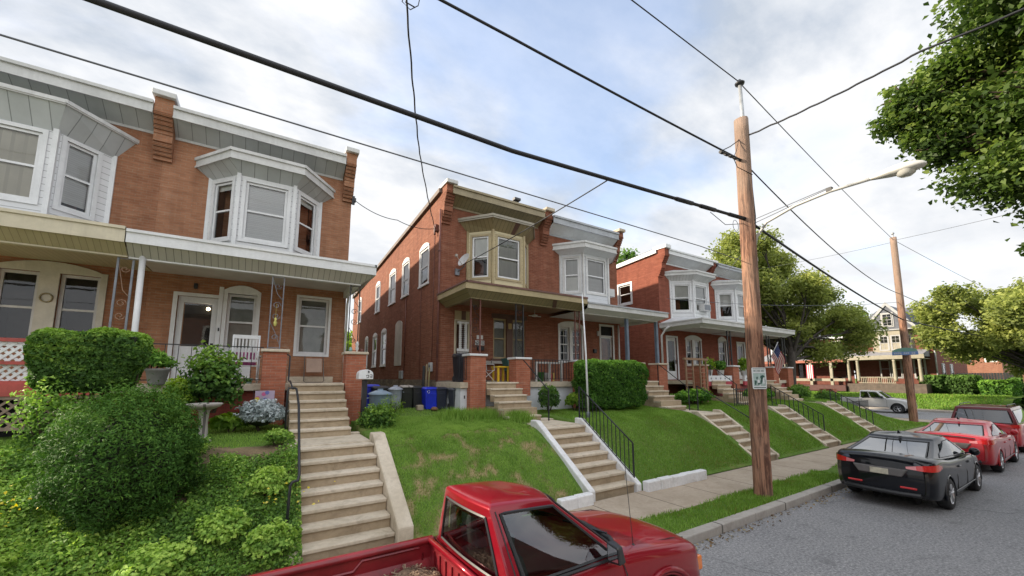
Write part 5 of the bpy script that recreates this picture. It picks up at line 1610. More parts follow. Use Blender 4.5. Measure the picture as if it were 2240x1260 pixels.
lx, ly = at(6.1)
lamp = thing('street_lamp', (lx, ly, 5.9), 'white street lamp on a long curved arm fixed to the big wooden pole', 'street lamp')
mb = MB()
mb.tube([(lx + .16, ly - .05, 5.72), (lx + .15, ly - .06, 5.98), (lx + .10, ly - .16, 6.25), (lx + .0, ly - .45, 6.50), (lx - .08, ly - 1.1, 6.65), (lx - .12, ly - 1.75, 6.70), (lx - .16, ly - 2.55, 6.66)], .034, 10)
mb.box(lx + .10, lx + .20, ly - .10, ly + .03, 5.66, 5.76)
mb.build('arm', M_LAMPW, lamp)
mb = MB()
prof = [(-2.42, .05, .05), (-2.52, .07, .08), (-2.7, .13, .12), (-2.88, .16, .14), (-3.03, .155, .12), (-3.15, .10, .075), (-3.2, .03, .02)]
na = 14
for k, (yy, wv, hv) in enumerate(prof):
    for j in range(na):
        a = 2 * math.pi * j / na
        zz = math.sin(a); mb.v.append((lx - .16 + wv * math.cos(a), ly + yy, 6.66 + (yy + 2.42) * .05 + (hv * .95 if zz > 0 else hv * .55) * zz))
for k in range(len(prof) - 1):
    for j in range(na): mb.f.append((k * na + j, k * na + (j + 1) % na, (k + 1) * na + (j + 1) % na, (k + 1) * na + j)); mb.m.append(0); mb.sm.append(True)
mb.build('lamp_head', M_LAMPW, lamp)
mb = MB(); mb.lathe([(.0, -.13), (.08, -.12), (.125, -.085), (.14, -.01)], (lx - .16, ly - 2.92, 6.62), 16, 0, 'z', False); mb.build('lens', plain('lamp_lens', (.5, .5, .47), .15, .05, 3, coat=.6), lamp)
mb = MB(); mb.box(lx - .16, lx - .06, ly - 1.8, ly - 1.7, 6.70, 6.78); mb.build('clamp', M_IRON, lamp)

# pole notice: white sheet with dark green heading and a blurred green drawing
sx, sy = at(2.8)
sg = thing('pole_sign', (sx, sy - .17, 2.78), 'small white and dark green notice sign nailed to the big wooden pole', 'sign')
fr = Fr((sx - .36, sy - .08), (sx - .02, sy - .22))
mb = MB()
w_, h_ = fr.L, .49; z0 = 2.54
pts = []
for cxx, czz, a0 in ((w_ - .03, h_ - .03, 0), (.03, h_ - .03, 90), (.03, .03, 180), (w_ - .03, .03, 270)):
    for q in range(5):
        a = R(a0 + q * 22.5); pts.append(fr(cxx + .03 * math.cos(a), .0, z0 + czz + .03 * math.sin(a)))
mb.extr(pts, tuple(fr.o * .008), 0)
M_SIGNW = plain('sign_white', (.72, .75, .77), .4, .05, 6)
M_SIGNG = plain('sign_green', (.035, .10, .085), .5, .2, 20)
M_SIGNP = plain('sign_pale_green', (.40, .52, .50), .5, .15, 14)
mb.build('sheet', M_SIGNW, sg)
mb = MB()
def R_(u0, u1, v0, v1, w=.0105, m=0): mb.poly([fr(u0 * w_, w, z0 + v0 * h_), fr(u1 * w_, w, z0 + v0 * h_), fr(u1 * w_, w, z0 + v1 * h_), fr(u0 * w_, w, z0 + v1 * h_)], m)
R_(.07, .93, .93, .955); R_(.07, .93, .045, .085); R_(.07, .93, .14, .74, .0095, 1)
# blocky heading letters, unreadable in the photograph too
for k, u in enumerate((.12, .19, .28, .40, .47, .54, .66, .73, .80)):
    R_(u, u + .018, .80, .88, .0105); R_(u + .03, u + .045, .80, .88, .0105); R_(u, u + .045, .87, .885, .0105)
    if k % 2: R_(u, u + .045, .835, .845, .0105)
rs = random.Random(11)
for (cu, cv_, ru, rv) in ((.20, .30, .09, .10), (.78, .58, .11, .06), (.66, .50, .08, .16), (.60, .32, .07, .08), (.45, .25, .10, .05), (.86, .33, .05, .12), (.33, .52, .06, .07)):
    pts = [fr((cu + ru * (1 + rs.uniform(-.35, .35)) * math.cos(t)) * w_, .0112, z0 + (cv_ + rv * (1 + rs.uniform(-.35, .35)) * math.sin(t)) * h_) for t in np.linspace(0, 2 * math.pi, 11, endpoint=False)]
    mb.poly(pts, 0)
for (cu, cv_, ru, rv) in ((.42, .36, .10, .07), (.80, .38, .06, .15), (.52, .18, .06, .03)):
    mb.poly([fr((cu + ru * (1 + rs.uniform(-.3, .3)) * math.cos(t)) * w_, .0125, z0 + (cv_ + rv * (1 + rs.uniform(-.3, .3)) * math.sin(t)) * h_) for t in np.linspace(0, 2 * math.pi, 9, endpoint=False)], 2)
mb.build('printing', [M_SIGNG, M_SIGNP, M_SIGNW], sg)

pole2 = wood_pole(32.7, 7.35, .20, .16, 11.5, (.05, -.1), 'far corner wooden pole carrying a blue and green street name sign')
mb = MB(); mb.tube([(32.75, 7.25, 11.3), (32.75, 7.25, 11.75)], .04, 6); mb.lathe([(.05, 11.7), (.09, 11.75), (.04, 11.85)], (32.75, 7.25, 0), 8); mb.build('top_conduit', M_GALV, pole2)
pole3 = wood_pole(60, 5.6, .15, .11, 10.2, (0, 0), 'farthest wooden utility pole among the trees at the right edge')
sn = thing('street_name_sign', (32.5, 7.3, 4.3), 'blue street name sign with a green arched top on the far wooden pole', 'sign')
fr = Fr((32.4, 7.86), (32.4, 6.72)); w_ = fr.L
mb = MB(); mb.extr([fr(0, 0, 4.14), fr(w_, 0, 4.14), fr(w_, 0, 4.34), fr(0, 0, 4.34)], tuple(fr.o * .02), 0)
mb.build('name_plate', plain('sign_blue', (.16, .27, .55), .4, .05), sn)
mb = MB(); mb.extr([fr(0.02, 0, 4.345), fr(w_ - .02, 0, 4.345)] + [fr(w_ - .02 - (w_ - .04) * k / 8, 0, 4.42 + .16 * math.sin(math.pi * k / 8) ** .7) for k in range(9)], tuple(fr.o * .02), 0)
mb.build('arched_top', plain('sign_teal', (.16, .33, .28), .4, .05), sn)
mb = MB()
for k in range(11):
    if k in (4, 8): continue
    u = .1 + k * (w_ - .2) / 11
    mb.poly([fr(u, .023, 4.19), fr(u + .018, .023, 4.19), fr(u + .018, .023, 4.29), fr(u, .023, 4.29)]); mb.poly([fr(u + .04, .023, 4.19), fr(u + .055, .023, 4.19), fr(u + .055, .023, 4.29), fr(u + .04, .023, 4.29)])
    mb.poly([fr(u, .0235, 4.23 + (k % 3) * .02), fr(u + .055, .0235, 4.23 + (k % 3) * .02), fr(u + .055, .0235, 4.245 + (k % 3) * .02), fr(u, .0235, 4.245 + (k % 3) * .02)])
mb.build('lettering', M_WHITE, sn)
mb = MB(); mb.box(32.42, 32.75, 7.25, 7.33, 4.2, 4.3); mb.build('bracket', M_GALV, sn)


def wire(pts, r, label, mat=None, sag=0.0, n=24, group='overhead wires', name='overhead_wire', wob=0.0, extra=None):
    mb = MB()
    P = []
    for a, b in zip(pts[:-1], pts[1:]):
        a, b = Vector(a), Vector(b)
        for k in range(n):
            f = k / n; q = a.lerp(b, f); q.z -= 4 * sag * f * (1 - f)
            if wob: q.z += wob * math.sin(f * 37) * math.sin(f * 11); q.x += wob * .6 * math.sin(f * 29)
            P.append(q)
    P.append(Vector(pts[-1]))
    mb.tube(P, r, 6, 0)
    if extra: extra(mb, P)
    return tag(mb.build(name, mat or M_WIRE), label, 'wire', group)


pa = lambda z, dy=0: (at(z)[0], at(z)[1] + dy, z)
def lash(mb, P):
    # cable bundle splices and the drip loop near the pole
    for f in (.78, .85, .92, .955, .975):
        q = P[int(len(P) * f)]; q2 = P[min(len(P) - 1, int(len(P) * f) + 2)]; mb.tube([q, q2], .046, 8)
wire([(-14, 4.78, 6.25), (3.0, 4.76, 6.26), pa(6.72, -.02)], .034, 'thick black cable bundle running along the street to the big wooden pole', sag=.0, extra=lash)
mb = MB(); q = Vector(pa(6.55)); mb.tube([(q.x - .55 + .12 * math.cos(t), q.y, 6.45 + .14 * math.sin(t)) for t in np.linspace(0, 2 * math.pi, 16)], .006, 5)
mb.tube([(q.x - 1.6, q.y, 6.55), (q.x - 1.0, q.y, 6.38), (q.x - .1, q.y, 6.6)], .008, 5)
tag(mb.build('drip_loop', M_WIRE), 'thin wire loop hanging under the thick black cable just left of the big pole', 'wire')
wire([(-14, 4.78, 8.15), (3.0, 4.77, 8.2), pa(8.30, 0)], .022, 'black twisted wire reaching the upper part of the big pole from the top edge', sag=.02)
wire([(-14, 4.78, 10.66), (3, 4.8, 10.66), (at(9.4)[0] + .05, at(9.4)[1], 10.56)], .014, 'highest wire running to the conduit tip on top of the big pole')
wire([(-14, 4.82, 5.69), (8.0, 4.86, 5.69), (10.0, 4.95, 5.68)], .009, 'thin grey wire running low along the whole row of houses', M_WIREG)
wire([pa(6.72), (32.6, 7.25, 6.3), (60, 5.6, 6.2)], .034, 'thick black cable running from the big pole on to the far corner pole', sag=.15)
wire([pa(8.28), (32.6, 7.25, 7.9), (60, 5.6, 7.6)], .018, 'black wire from the big pole dipping behind the street lamp to the far pole', sag=.55)
wire([(at(9.4)[0] + .05, at(9.4)[1], 10.55), (32.75, 7.25, 11.35), (60, 5.6, 10.0)], .014, 'thin high wire from the conduit tip to the top of the far corner pole', M_WIREG, sag=.1)
wire([pa(8.95), (9.9, 1.5, 8.80), (10.6, -4.5, 8.6)], .02, 'wavy black cable crossing the street from the big pole into the maple', sag=.06, wob=.015)
wire([(lx + .02, ly - .05, 6.66), (lx - .1, ly - 1.75, 6.8)], .008, 'short guy wire between the big pole and the street lamp arm', M_WIREG)
wire([(lx + .02, ly - .05, 6.56), (lx - .1, ly - 1.75, 6.78)], .008, 'lower short guy wire between the big pole and the street lamp arm', M_WIREG)
mb = MB()
rs = random.Random(4)
q = Vector(pa(8.3))
for k in range(5):
    f0 = -.15 - k * .2; mb.tube([(q.x + f0, q.y, 8.28 - .015 * k), (q.x + f0 - .12, q.y, 8.27 - .015 * k)], .04, 7)
mb.tube([(q.x - .1, q.y, 8.3), (q.x - .6, q.y - .02, 8.2), (q.x - 1.0, q.y, 8.24)], .012, 5)
mb.tube([(q.x - 1.0, q.y, 8.26), (q.x - .6, q.y, 8.5), (q.x - .05, q.y, 8.9)], .012, 5); mb.tube([(q.x - .45, q.y, 8.28), (q.x - .3, q.y, 8.5), (q.x - .15, q.y, 8.85)], .008, 5)
mb.tube([(q.x - .55, q.y - .02, 8.26), (q.x - .4, q.y - .04, 8.0), (q.x, q.y - .19, 7.85)], .01, 5)
tag(mb.build('wire_connectors', M_WIRE), 'cluster of black wire connectors beside the upper part of the big pole', 'connectors')
# service drops
wire([(1.28, 4.75, 8.0), (2.6, 8.0, 7.75), (5.12, 13.55, 8.3)], .014, 'twisted service wire dropping from the top edge to the corner of the red house', sag=.12, wob=.01)
mb = MB(); mb.tube([(1.30 + .0, 4.76, 8.15), (1.24, 4.76, 7.84), (1.36, 4.78, 7.8), (1.46, 4.76, 7.9), (1.5, 4.76, 8.15)], .007, 5); mb.tube([(1.28, 4.75, 7.85), (1.42, 4.75, 7.84)], .009, 5)
tag(mb.build('drip_loop', M_WIRE), 'curled wire loop at the top edge above the middle houses', 'wire')
wire([(2.14, 13.05, 8.55), (3.6, 13.3, 8.3), (5.1, 13.6, 8.4)], .012, 'service wire hanging between the tan house corner and the red house wall', sag=.12)
wire([(5.1, 4.76, 6.4), (6.02, 13.12, 7.0)], .012, 'service wire from the thick cable to the wall near the satellite dish', sag=.05)
wire([(10.0, 4.9, 6.0), (22.4, 13.0, 8.8)], .008, 'thin service wire from the big pole to the roof of the third house', M_WIREG, sag=.25)
wire([(32.7, 7.3, 7.4), (18.0, 13.0, 7.0)], .012, 'service wire sagging from the far corner pole across the green tree', M_WIREG, sag=.3)
wire([(32.7, 7.3, 11.2), (27, 20, 10.6)], .010, 'faint wire from the top of the far pole to the left into the tree', M_WIREG, sag=.3)
wire([(32.7, 7.3, 11.3), (33.6, -8, 12.6)], .012, 'faint wire from the top of the far pole to the right towards the maple', M_WIREG, sag=.3)

# ================================================================== vehicles
def paint(name, col, metal=0.25, rough=0.32):
    m, n, l, p = new_mat(name)
    v = coords(n)
    a = noise(n, l, v, 1.6, 5, 0.6); b = noise(n, l, v, 60, 2, 0.6)
    c = mixc(n, l, maprange(n, l, a, 0.35, 0.7, 0, 0.35), col, tuple(x * 0.75 + 0.004 for x in col))
    c = mixc(n, l, maprange(n, l, b, 0.55, 0.75, 0, 0.10), c, tuple(x * 1.15 + 0.012 for x in col))
    l(c, p.inputs['Base Color'])
    p.inputs['Metallic'].default_value = metal; p.inputs['Roughness'].default_value = rough
    p.inputs['Coat Weight'].default_value = 0.7; p.inputs['Coat Roughness'].default_value = 0.03
    p.inputs['Specular IOR Level'].default_value = 0.12
    MATS[name] = m
    return m


C_RED = paint('red_car_paint', (0.24, 0.006, 0.016), 0.2, 0.3)
C_RED2 = paint('bright_red_paint', (0.46, 0.02, 0.03), 0.2, 0.3)
C_BLACK = paint('black_car_paint', (0.004, 0.005, 0.009), 0.0, 0.35)
C_SILVER = paint('silver_car_paint', (0.62, 0.62, 0.62), 0.25, 0.35)
C_REDIN = plain('red_bed_paint', (0.24, 0.012, 0.02), 0.45, 0.2, 3.0, coat=.3)
M_RUB = plain('black_rubber', (0.018, 0.018, 0.020), 0.75, 0.15, 5)
M_TRIM = plain('black_plastic', (0.020, 0.021, 0.024), 0.4, 0.15, 5)
M_ALLOY = plain('alloy', (0.55, 0.55, 0.57), 0.3, 0.1, 6, metal=0.8)
M_TAIL = plain('red_lens', (0.62, 0.015, 0.02), 0.15, 0.08, 4, coat=1.0)
M_LENSW = plain('clear_lens', (0.72, 0.66, 0.64), 0.15, 0.08, 4, coat=1.0)
M_AMBER = plain('amber_lens', (0.75, 0.20, 0.03), 0.15, 0.08, 4, coat=1.0)
M_SEAT = plain('grey_seat', (0.11, 0.115, 0.125), 0.85, 0.1, 6)
M_CARG = glass_mat('car_glass', (0.62, 0.70, 0.66), 0.02, wav=0.004)
M_CARGR = glass_mat('rear_car_glass', (0.08, 0.09, 0.10), 0.20, wav=0.004)
M_CARGS = glass_mat('tinted_side_glass', (0.36, 0.42, 0.40), 0.05, wav=0.004)
M_CARGD = glass_mat('dark_car_glass', (0.10, 0.11, 0.12), 0.10, wav=0.004)


def pchip(xs, ys, x):
    xs = np.asarray(xs, float); ys = np.asarray(ys, float)
    d = np.diff(ys) / np.diff(xs)
    m = np.zeros(len(xs)); m[0], m[-1] = d[0], d[-1]
    for i in range(1, len(xs) - 1):
        m[i] = 0 if d[i - 1] * d[i] <= 0 else 2 * d[i - 1] * d[i] / (d[i - 1] + d[i])
    i = np.clip(np.searchsorted(xs, x) - 1, 0, len(xs) - 2)
    h = xs[i + 1] - xs[i]; t = (x - xs[i]) / h
    return (2 * t**3 - 3 * t**2 + 1) * ys[i] + (t**3 - 2 * t**2 + t) * h * m[i] + (-2 * t**3 + 3 * t**2) * ys[i + 1] + (t**3 - t**2) * h * m[i + 1]


def tail_x(y, z, W, B=.11):
    return -B * max(0.0, 1 - (y / W) ** 2) + (.30 * max(0.0, z - .62) ** 2) + (.25 * max(0.0, .42 - z) ** 1.0)


def hull(root, name, x0, x1, wid, belt, deck, sill, paintm, wheels, wr, arch_r, nx=72, low_trim=None, crown=0.03, z_bot=None, curve=True):
    """lower body: wid / belt / deck / sill are [(x, value)] curves; returns the mesh"""
    X = np.linspace(x0, x1, nx)
    # bunch stations at both ends so the corners stay round
    X = x0 + (x1 - x0) * (0.5 - 0.5 * np.cos(np.linspace(0, np.pi, nx))) * 0.45 + (X - x0) * 0.55
    ev = lambda c: pchip([p[0] for p in c], [p[1] for p in c], X)
    w, b, d, s = ev(wid), ev(belt), ev(deck), ev(sill)
    sec_t = np.linspace(0, 1, 27)
    rows = []
    for i in range(nx):
        h = b[i] - s[i]
        # outline of the half section from the underside to the centre line
        yy = np.array([0.0, .80, .93, .97, .99, 1.0, .995, .985, .955, .90, .70, .35, 0.0]) * w[i]
        zz = np.array([s[i] + .02, s[i], s[i] + .02, s[i] + .10 * h, s[i] + .3 * h, s[i] + .52 * h, s[i] + .74 * h, s[i] + .9 * h, b[i], b[i] * .75 + d[i] * .25 + .012, d[i], d[i] + crown * .8, d[i] + crown])
        tt = np.linspace(0, 1, len(yy))
        rows.append(np.stack([np.full(27, X[i]), pchip(tt, yy, sec_t), pchip(tt, zz, sec_t)], -1))
    G = np.array(rows)          # nx, 27, 3
    mir = G[:, ::-1][:, 1:].copy(); mir[:, :, 1] *= -1
    full = np.concatenate([G, mir], 1)   # nx, 53, 3
    # closed at the underside
    if curve:
        Wm = max(w)
        for i in range(nx):
            fr_ = max(0, 1 - (X[i] - x0) / .55) ** 2; ff_ = max(0, 1 - (x1 - X[i]) / .8) ** 2
            for j in range(full.shape[1]):
                y_, z_ = full[i, j, 1], full[i, j, 2]
                full[i, j, 0] += fr_ * tail_x(y_, z_, Wm) - ff_ * tail_x(y_, z_, Wm, .16)
    V = full.reshape(-1, 3); K = full.shape[1]
    idx = np.arange(nx * K).reshape(nx, K)
    F = np.stack([idx[:-1, :-1], idx[1:, :-1], idx[1:, 1:], idx[:-1, 1:]], -1).reshape(-1, 4)
    c = V[F].mean(1)
    keep = np.ones(len(F), bool)
    for wx in wheels:
        r2 = (c[:, 0] - wx) ** 2 + (c[:, 2] - wr) ** 2
        keep &= ~((r2 < arch_r ** 2) & (np.abs(c[:, 1]) > .45 * max(w)))
    # snap the vertices just inside an arch out to its circle
    for wx in wheels:
        dx = V[:, 0] - wx; dz = V[:, 2] - wr; r = np.hypot(dx, dz)
        sn = (r < arch_r) & (r > arch_r * .72) & (np.abs(V[:, 1]) > .6 * max(w)) & (dz > -.12)
        V[sn, 0] = wx + dx[sn] / r[sn] * arch_r; V[sn, 2] = wr + dz[sn] / r[sn] * arch_r
    F = F[keep]
    # closed, gently domed tail and nose, smooth with the flanks
    V = list(map(tuple, V)); F = [tuple(q) for q in F[:, ::-1]]
    Wm = max(w)
    for i, sg in ((0, 1), (nx - 1, -1)):
        ring = full[i]; zc = (ring[:, 2].min() + ring[:, 2].max()) / 2
        prev = list(idx[i]); 
        for sc in (.97, .9, .72, .5, .25):
            cur = []
            for j in range(K):
                y_, z_ = ring[j, 1] * sc, zc + (ring[j, 2] - zc) * sc
                dx = (tail_x(y_, z_, Wm, .11 if sg > 0 else .16) - tail_x(ring[j, 1], ring[j, 2], Wm, .11 if sg > 0 else .16)) if curve else -.02 * (1 - sc)
                cur.append(len(V)); V.append((ring[j, 0] + sg * dx, y_, z_))
            for j in range(K - 1):
                q = (prev[j], prev[j + 1], cur[j + 1], cur[j]); F.append(q if sg > 0 else q[::-1])
            prev = cur
        F.append(tuple(prev[::-1] if sg < 0 else prev))
    mb = MB(); mb.v = V; mb.f = F; mb.m = [0] * len(F); mb.sm = [True] * len(F)
    o = mb.build(name, paintm, root)
    for wx in wheels:
        for sgn in (1, -1):
            ww = float(pchip([p[0] for p in wid], [p[1] for p in wid], np.array([wx]))[0])
            pts = [(wx + arch_r * math.cos(t), sgn * ww * .985, wr + arch_r * math.sin(t)) for t in np.linspace(-.25, math.pi + .25, 25)]
            ma = MB(); ma.tube(pts, .022, 6, 0); ma.build('arch_lip', paintm, o)
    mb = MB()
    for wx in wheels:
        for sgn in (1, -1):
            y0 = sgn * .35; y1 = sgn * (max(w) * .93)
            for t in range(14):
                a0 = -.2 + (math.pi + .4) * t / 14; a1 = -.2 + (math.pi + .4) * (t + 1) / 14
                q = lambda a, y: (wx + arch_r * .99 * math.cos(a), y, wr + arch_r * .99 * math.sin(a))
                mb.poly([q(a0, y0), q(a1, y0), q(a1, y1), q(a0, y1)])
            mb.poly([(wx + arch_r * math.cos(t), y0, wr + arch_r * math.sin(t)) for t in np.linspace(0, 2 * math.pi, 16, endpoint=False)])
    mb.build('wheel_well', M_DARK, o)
    return o, (X, w, b, d, s)


class Green:
    """glasshouse: a ring of base points joined to a smaller ring at the roof"""
    def __init__(s, xb0, xb1, xr0, xr1, yb, yr, zb0, zb1, zr, bulge_f=.16, bulge_r=.10, crown=.05, round_=.16, side=.03, roofdrop=(0, 0)):
        s.__dict__.update(locals())

    def ring(s, u, t):
        """u in [0, 4): 0-1 right side (rear to front), 1-2 windshield, 2-3 left side (front to rear), 3-4 rear"""
        tt = t
        xb0, xb1 = s.xb0, s.xb1
        x0 = xb0 + (s.xr0 - xb0) * tt; x1 = xb1 + (s.xr1 - xb1) * tt
        y = s.yb + (s.yr - s.yb) * (tt ** 1.08)
        k = int(u) % 4; f = u - int(u)
        if k == 0: px, py = x0 + (x1 - x0) * f, -y - s.side * math.sin(math.pi * f)
        elif k == 1: px, py = x1 + s.bulge_f * math.sin(math.pi * f) ** .9 * (1 - .3 * t), -y + 2 * y * f
        elif k == 2: px, py = x1 + (x0 - x1) * f, y + s.side * math.sin(math.pi * f)
        else: px, py = x0 - s.bulge_r * math.sin(math.pi * f) ** .9 * (1 - .3 * t), y - 2 * y * f
        fx = (px - xb0) / (xb1 - xb0)
        zb = s.zb0 + (s.zb1 - s.zb0) * min(1, max(0, fx))
        rx = (px - s.xr0) / max(.01, s.xr1 - s.xr0); rx = min(1, max(0, rx))
        zr = s.zr - s.roofdrop[0] * (1 - rx) ** 2 - s.roofdrop[1] * rx ** 2
        return Vector((px, py, zb + (zr - zb) * t))

    def corner_round(s, u, t):
        # pull the four corners inwards a little
        q = s.ring(u, t)
        f = u - int(u); d = min(f, 1 - f)
        r = s.round_ * (0.35 + .5 * t)
        return q

    def at(s, u, t, off=0.0):
        p = s.ring(u % 4, t)
        if off:
            e = 1e-3
            u0 = u % 4; f = u0 - int(u0); ua = u0 + (e if f < .5 else -e)
            a = (s.ring(ua, t) - p) * (1 if f < .5 else -1); b = s.ring(u0, min(1, t + e)) - s.ring(u0, max(0, t - e))
            n = a.cross(b).normalized()
            c = Vector(((s.xb0 + s.xb1) / 2, 0, p.z))
            if n.dot(p - c) < 0: n = -n
            p = p + n * off
        return p

    def build(s, root, mat, nu=14, nt=8, rt=.035):
        us = []
        for k in range(4): us += [k + f for f in (0.0, .02, .05)] + [k + f for f in np.linspace(.1, .9, nu)] + [k + .95, k + .98]
        ts = list(np.linspace(0, .93, nt)) + [.965, .985, 1.0]
        rows = [[s.at(u, t) for u in us] for t in ts]
        # roof loops
        cx = (s.xr0 + s.xr1) / 2
        for sc, dz in ((.978, .28 * s.crown), (.93, .52 * s.crown), (.8, .76 * s.crown), (.55, .92 * s.crown), (.3, .99 * s.crown)):
            r = []
            for u in us:
                q = s.ring(u, 1.0)
                r.append(Vector((cx + (q.x - cx) * sc, q.y * sc, q.z + dz)))
            rows.append(r)
        nU = len(us)
        V = [tuple(q) for r in rows for q in r]; V.append((cx, 0, s.zr + s.crown))
        F = []
        # side walls stay open where the glass is: only pillars, header and roof are metal
        opens = s.openings
        for j in range(len(rows) - 1):
            for i in range(nU):
                u0 = us[i]; u1 = us[(i + 1) % nU] if i + 1 < nU else 4.0
                uc = (u0 + u1) / 2
                if j < len(ts) - 1:
                    tc_ = (ts[j] + ts[j + 1]) / 2
                    if any(a < uc < b and c < tc_ < d for a, b, c, d in opens): continue
                F.append((j * nU + i, j * nU + (i + 1) % nU, (j + 1) * nU + (i + 1) % nU, (j + 1) * nU + i))
        last = (len(rows) - 1) * nU
        T = [(last + i, last + (i + 1) % nU, len(V) - 1) for i in range(nU)]
        mb = MB(); mb.v = V; mb.f = F + T; mb.m = [0] * len(mb.f); mb.sm = [True] * len(mb.f)
        return mb.build('cab' if s.cab else 'roof', mat, root)

    def patch(s, root, name, u0, u1, t0, t1, mat, off=.006, n=10, m_=6, cut=None, edge=None, edge_mat=None):
        """curved pane; cut(u, t) -> (u, t) reshapes its outline"""
        mb = MB()
        P = [[None] * (n + 1) for _ in range(m_ + 1)]
        for j in range(m_ + 1):
            for i in range(n + 1):
                a, b = i / n, j / m_
                if cut: a, b = cut(a, b)
                P[j][i] = s.at(u0 + (u1 - u0) * a, t0 + (t1 - t0) * b, off)
        mb.v = [tuple(P[j][i]) for j in range(m_ + 1) for i in range(n + 1)]
        for j in range(m_):
            for i in range(n):
                q = j * (n + 1) + i; mb.f.append((q, q + 1, q + n + 2, q + n + 1)); mb.m.append(0); mb.sm.append(True)
        o = mb.build(name, mat, root)
        if edge:
            e = MB()
            loop = [P[0][i] for i in range(n + 1)] + [P[j][n] for j in range(1, m_ + 1)] + [P[m_][i] for i in range(n - 1, -1, -1)] + [P[j][0] for j in range(m_ - 1, -1, -1)]
            e.tube(loop, edge, 5)
            e.build('seal', edge_mat or M_TRIM, o)
        return o


def wheel(root, x, y, r, wd, out, rim=M_ALLOY, spokes=5):
    w = MB()
    yi = -out * wd
    prof = [(r * .64, 0.0), (r * .86, -.006), (r * .97, .02), (r, .05), (r, wd - .05), (r * .97, wd - .02), (r * .86, wd + .006), (r * .64, wd)]
    if out < 0: prof_y = [(a, b) for a, b in prof]
    w.lathe([(a, (y - wd / 2 + b)) for a, b in prof], (x, 0, r), 28, 0, 'y', False)
    o = w.build('wheel', M_RUB, root)
    m = MB()
    yo = y + out * (wd / 2 - .012)
    m.lathe([(r * .66, yo - out * .05), (r * .66, yo + out * .012), (r * .60, yo + out * .004), (r * .58, yo - out * .05)], (x, 0, r), 28, 0, 'y', False)
    m.lathe([(0, yo + out * .01), (r * .15, yo + out * .01), (r * .17, yo - out * .03)], (x, 0, r), 14, 0, 'y', False)
    for k in range(spokes):
        a = 2 * math.pi * k / spokes + .3
        for da in (-.16, .16):
            p0 = (x + r * .1 * math.cos(a), yo, r + r * .1 * math.sin(a)); p1 = (x + r * .62 * math.cos(a + da), yo, r + r * .62 * math.sin(a + da))
            m.tube([p0, p1], r * .045, 5, 0)
    m.lathe([(0, yo - out * .06), (r * .6, yo - out * .06)], (x, 0, r), 20, 1, 'y', False)
    m.build('rim', [rim, M_IRON], o)
    return o


def seam(mb, pts, r=.006): mb.tube(pts, r, 4, 0)


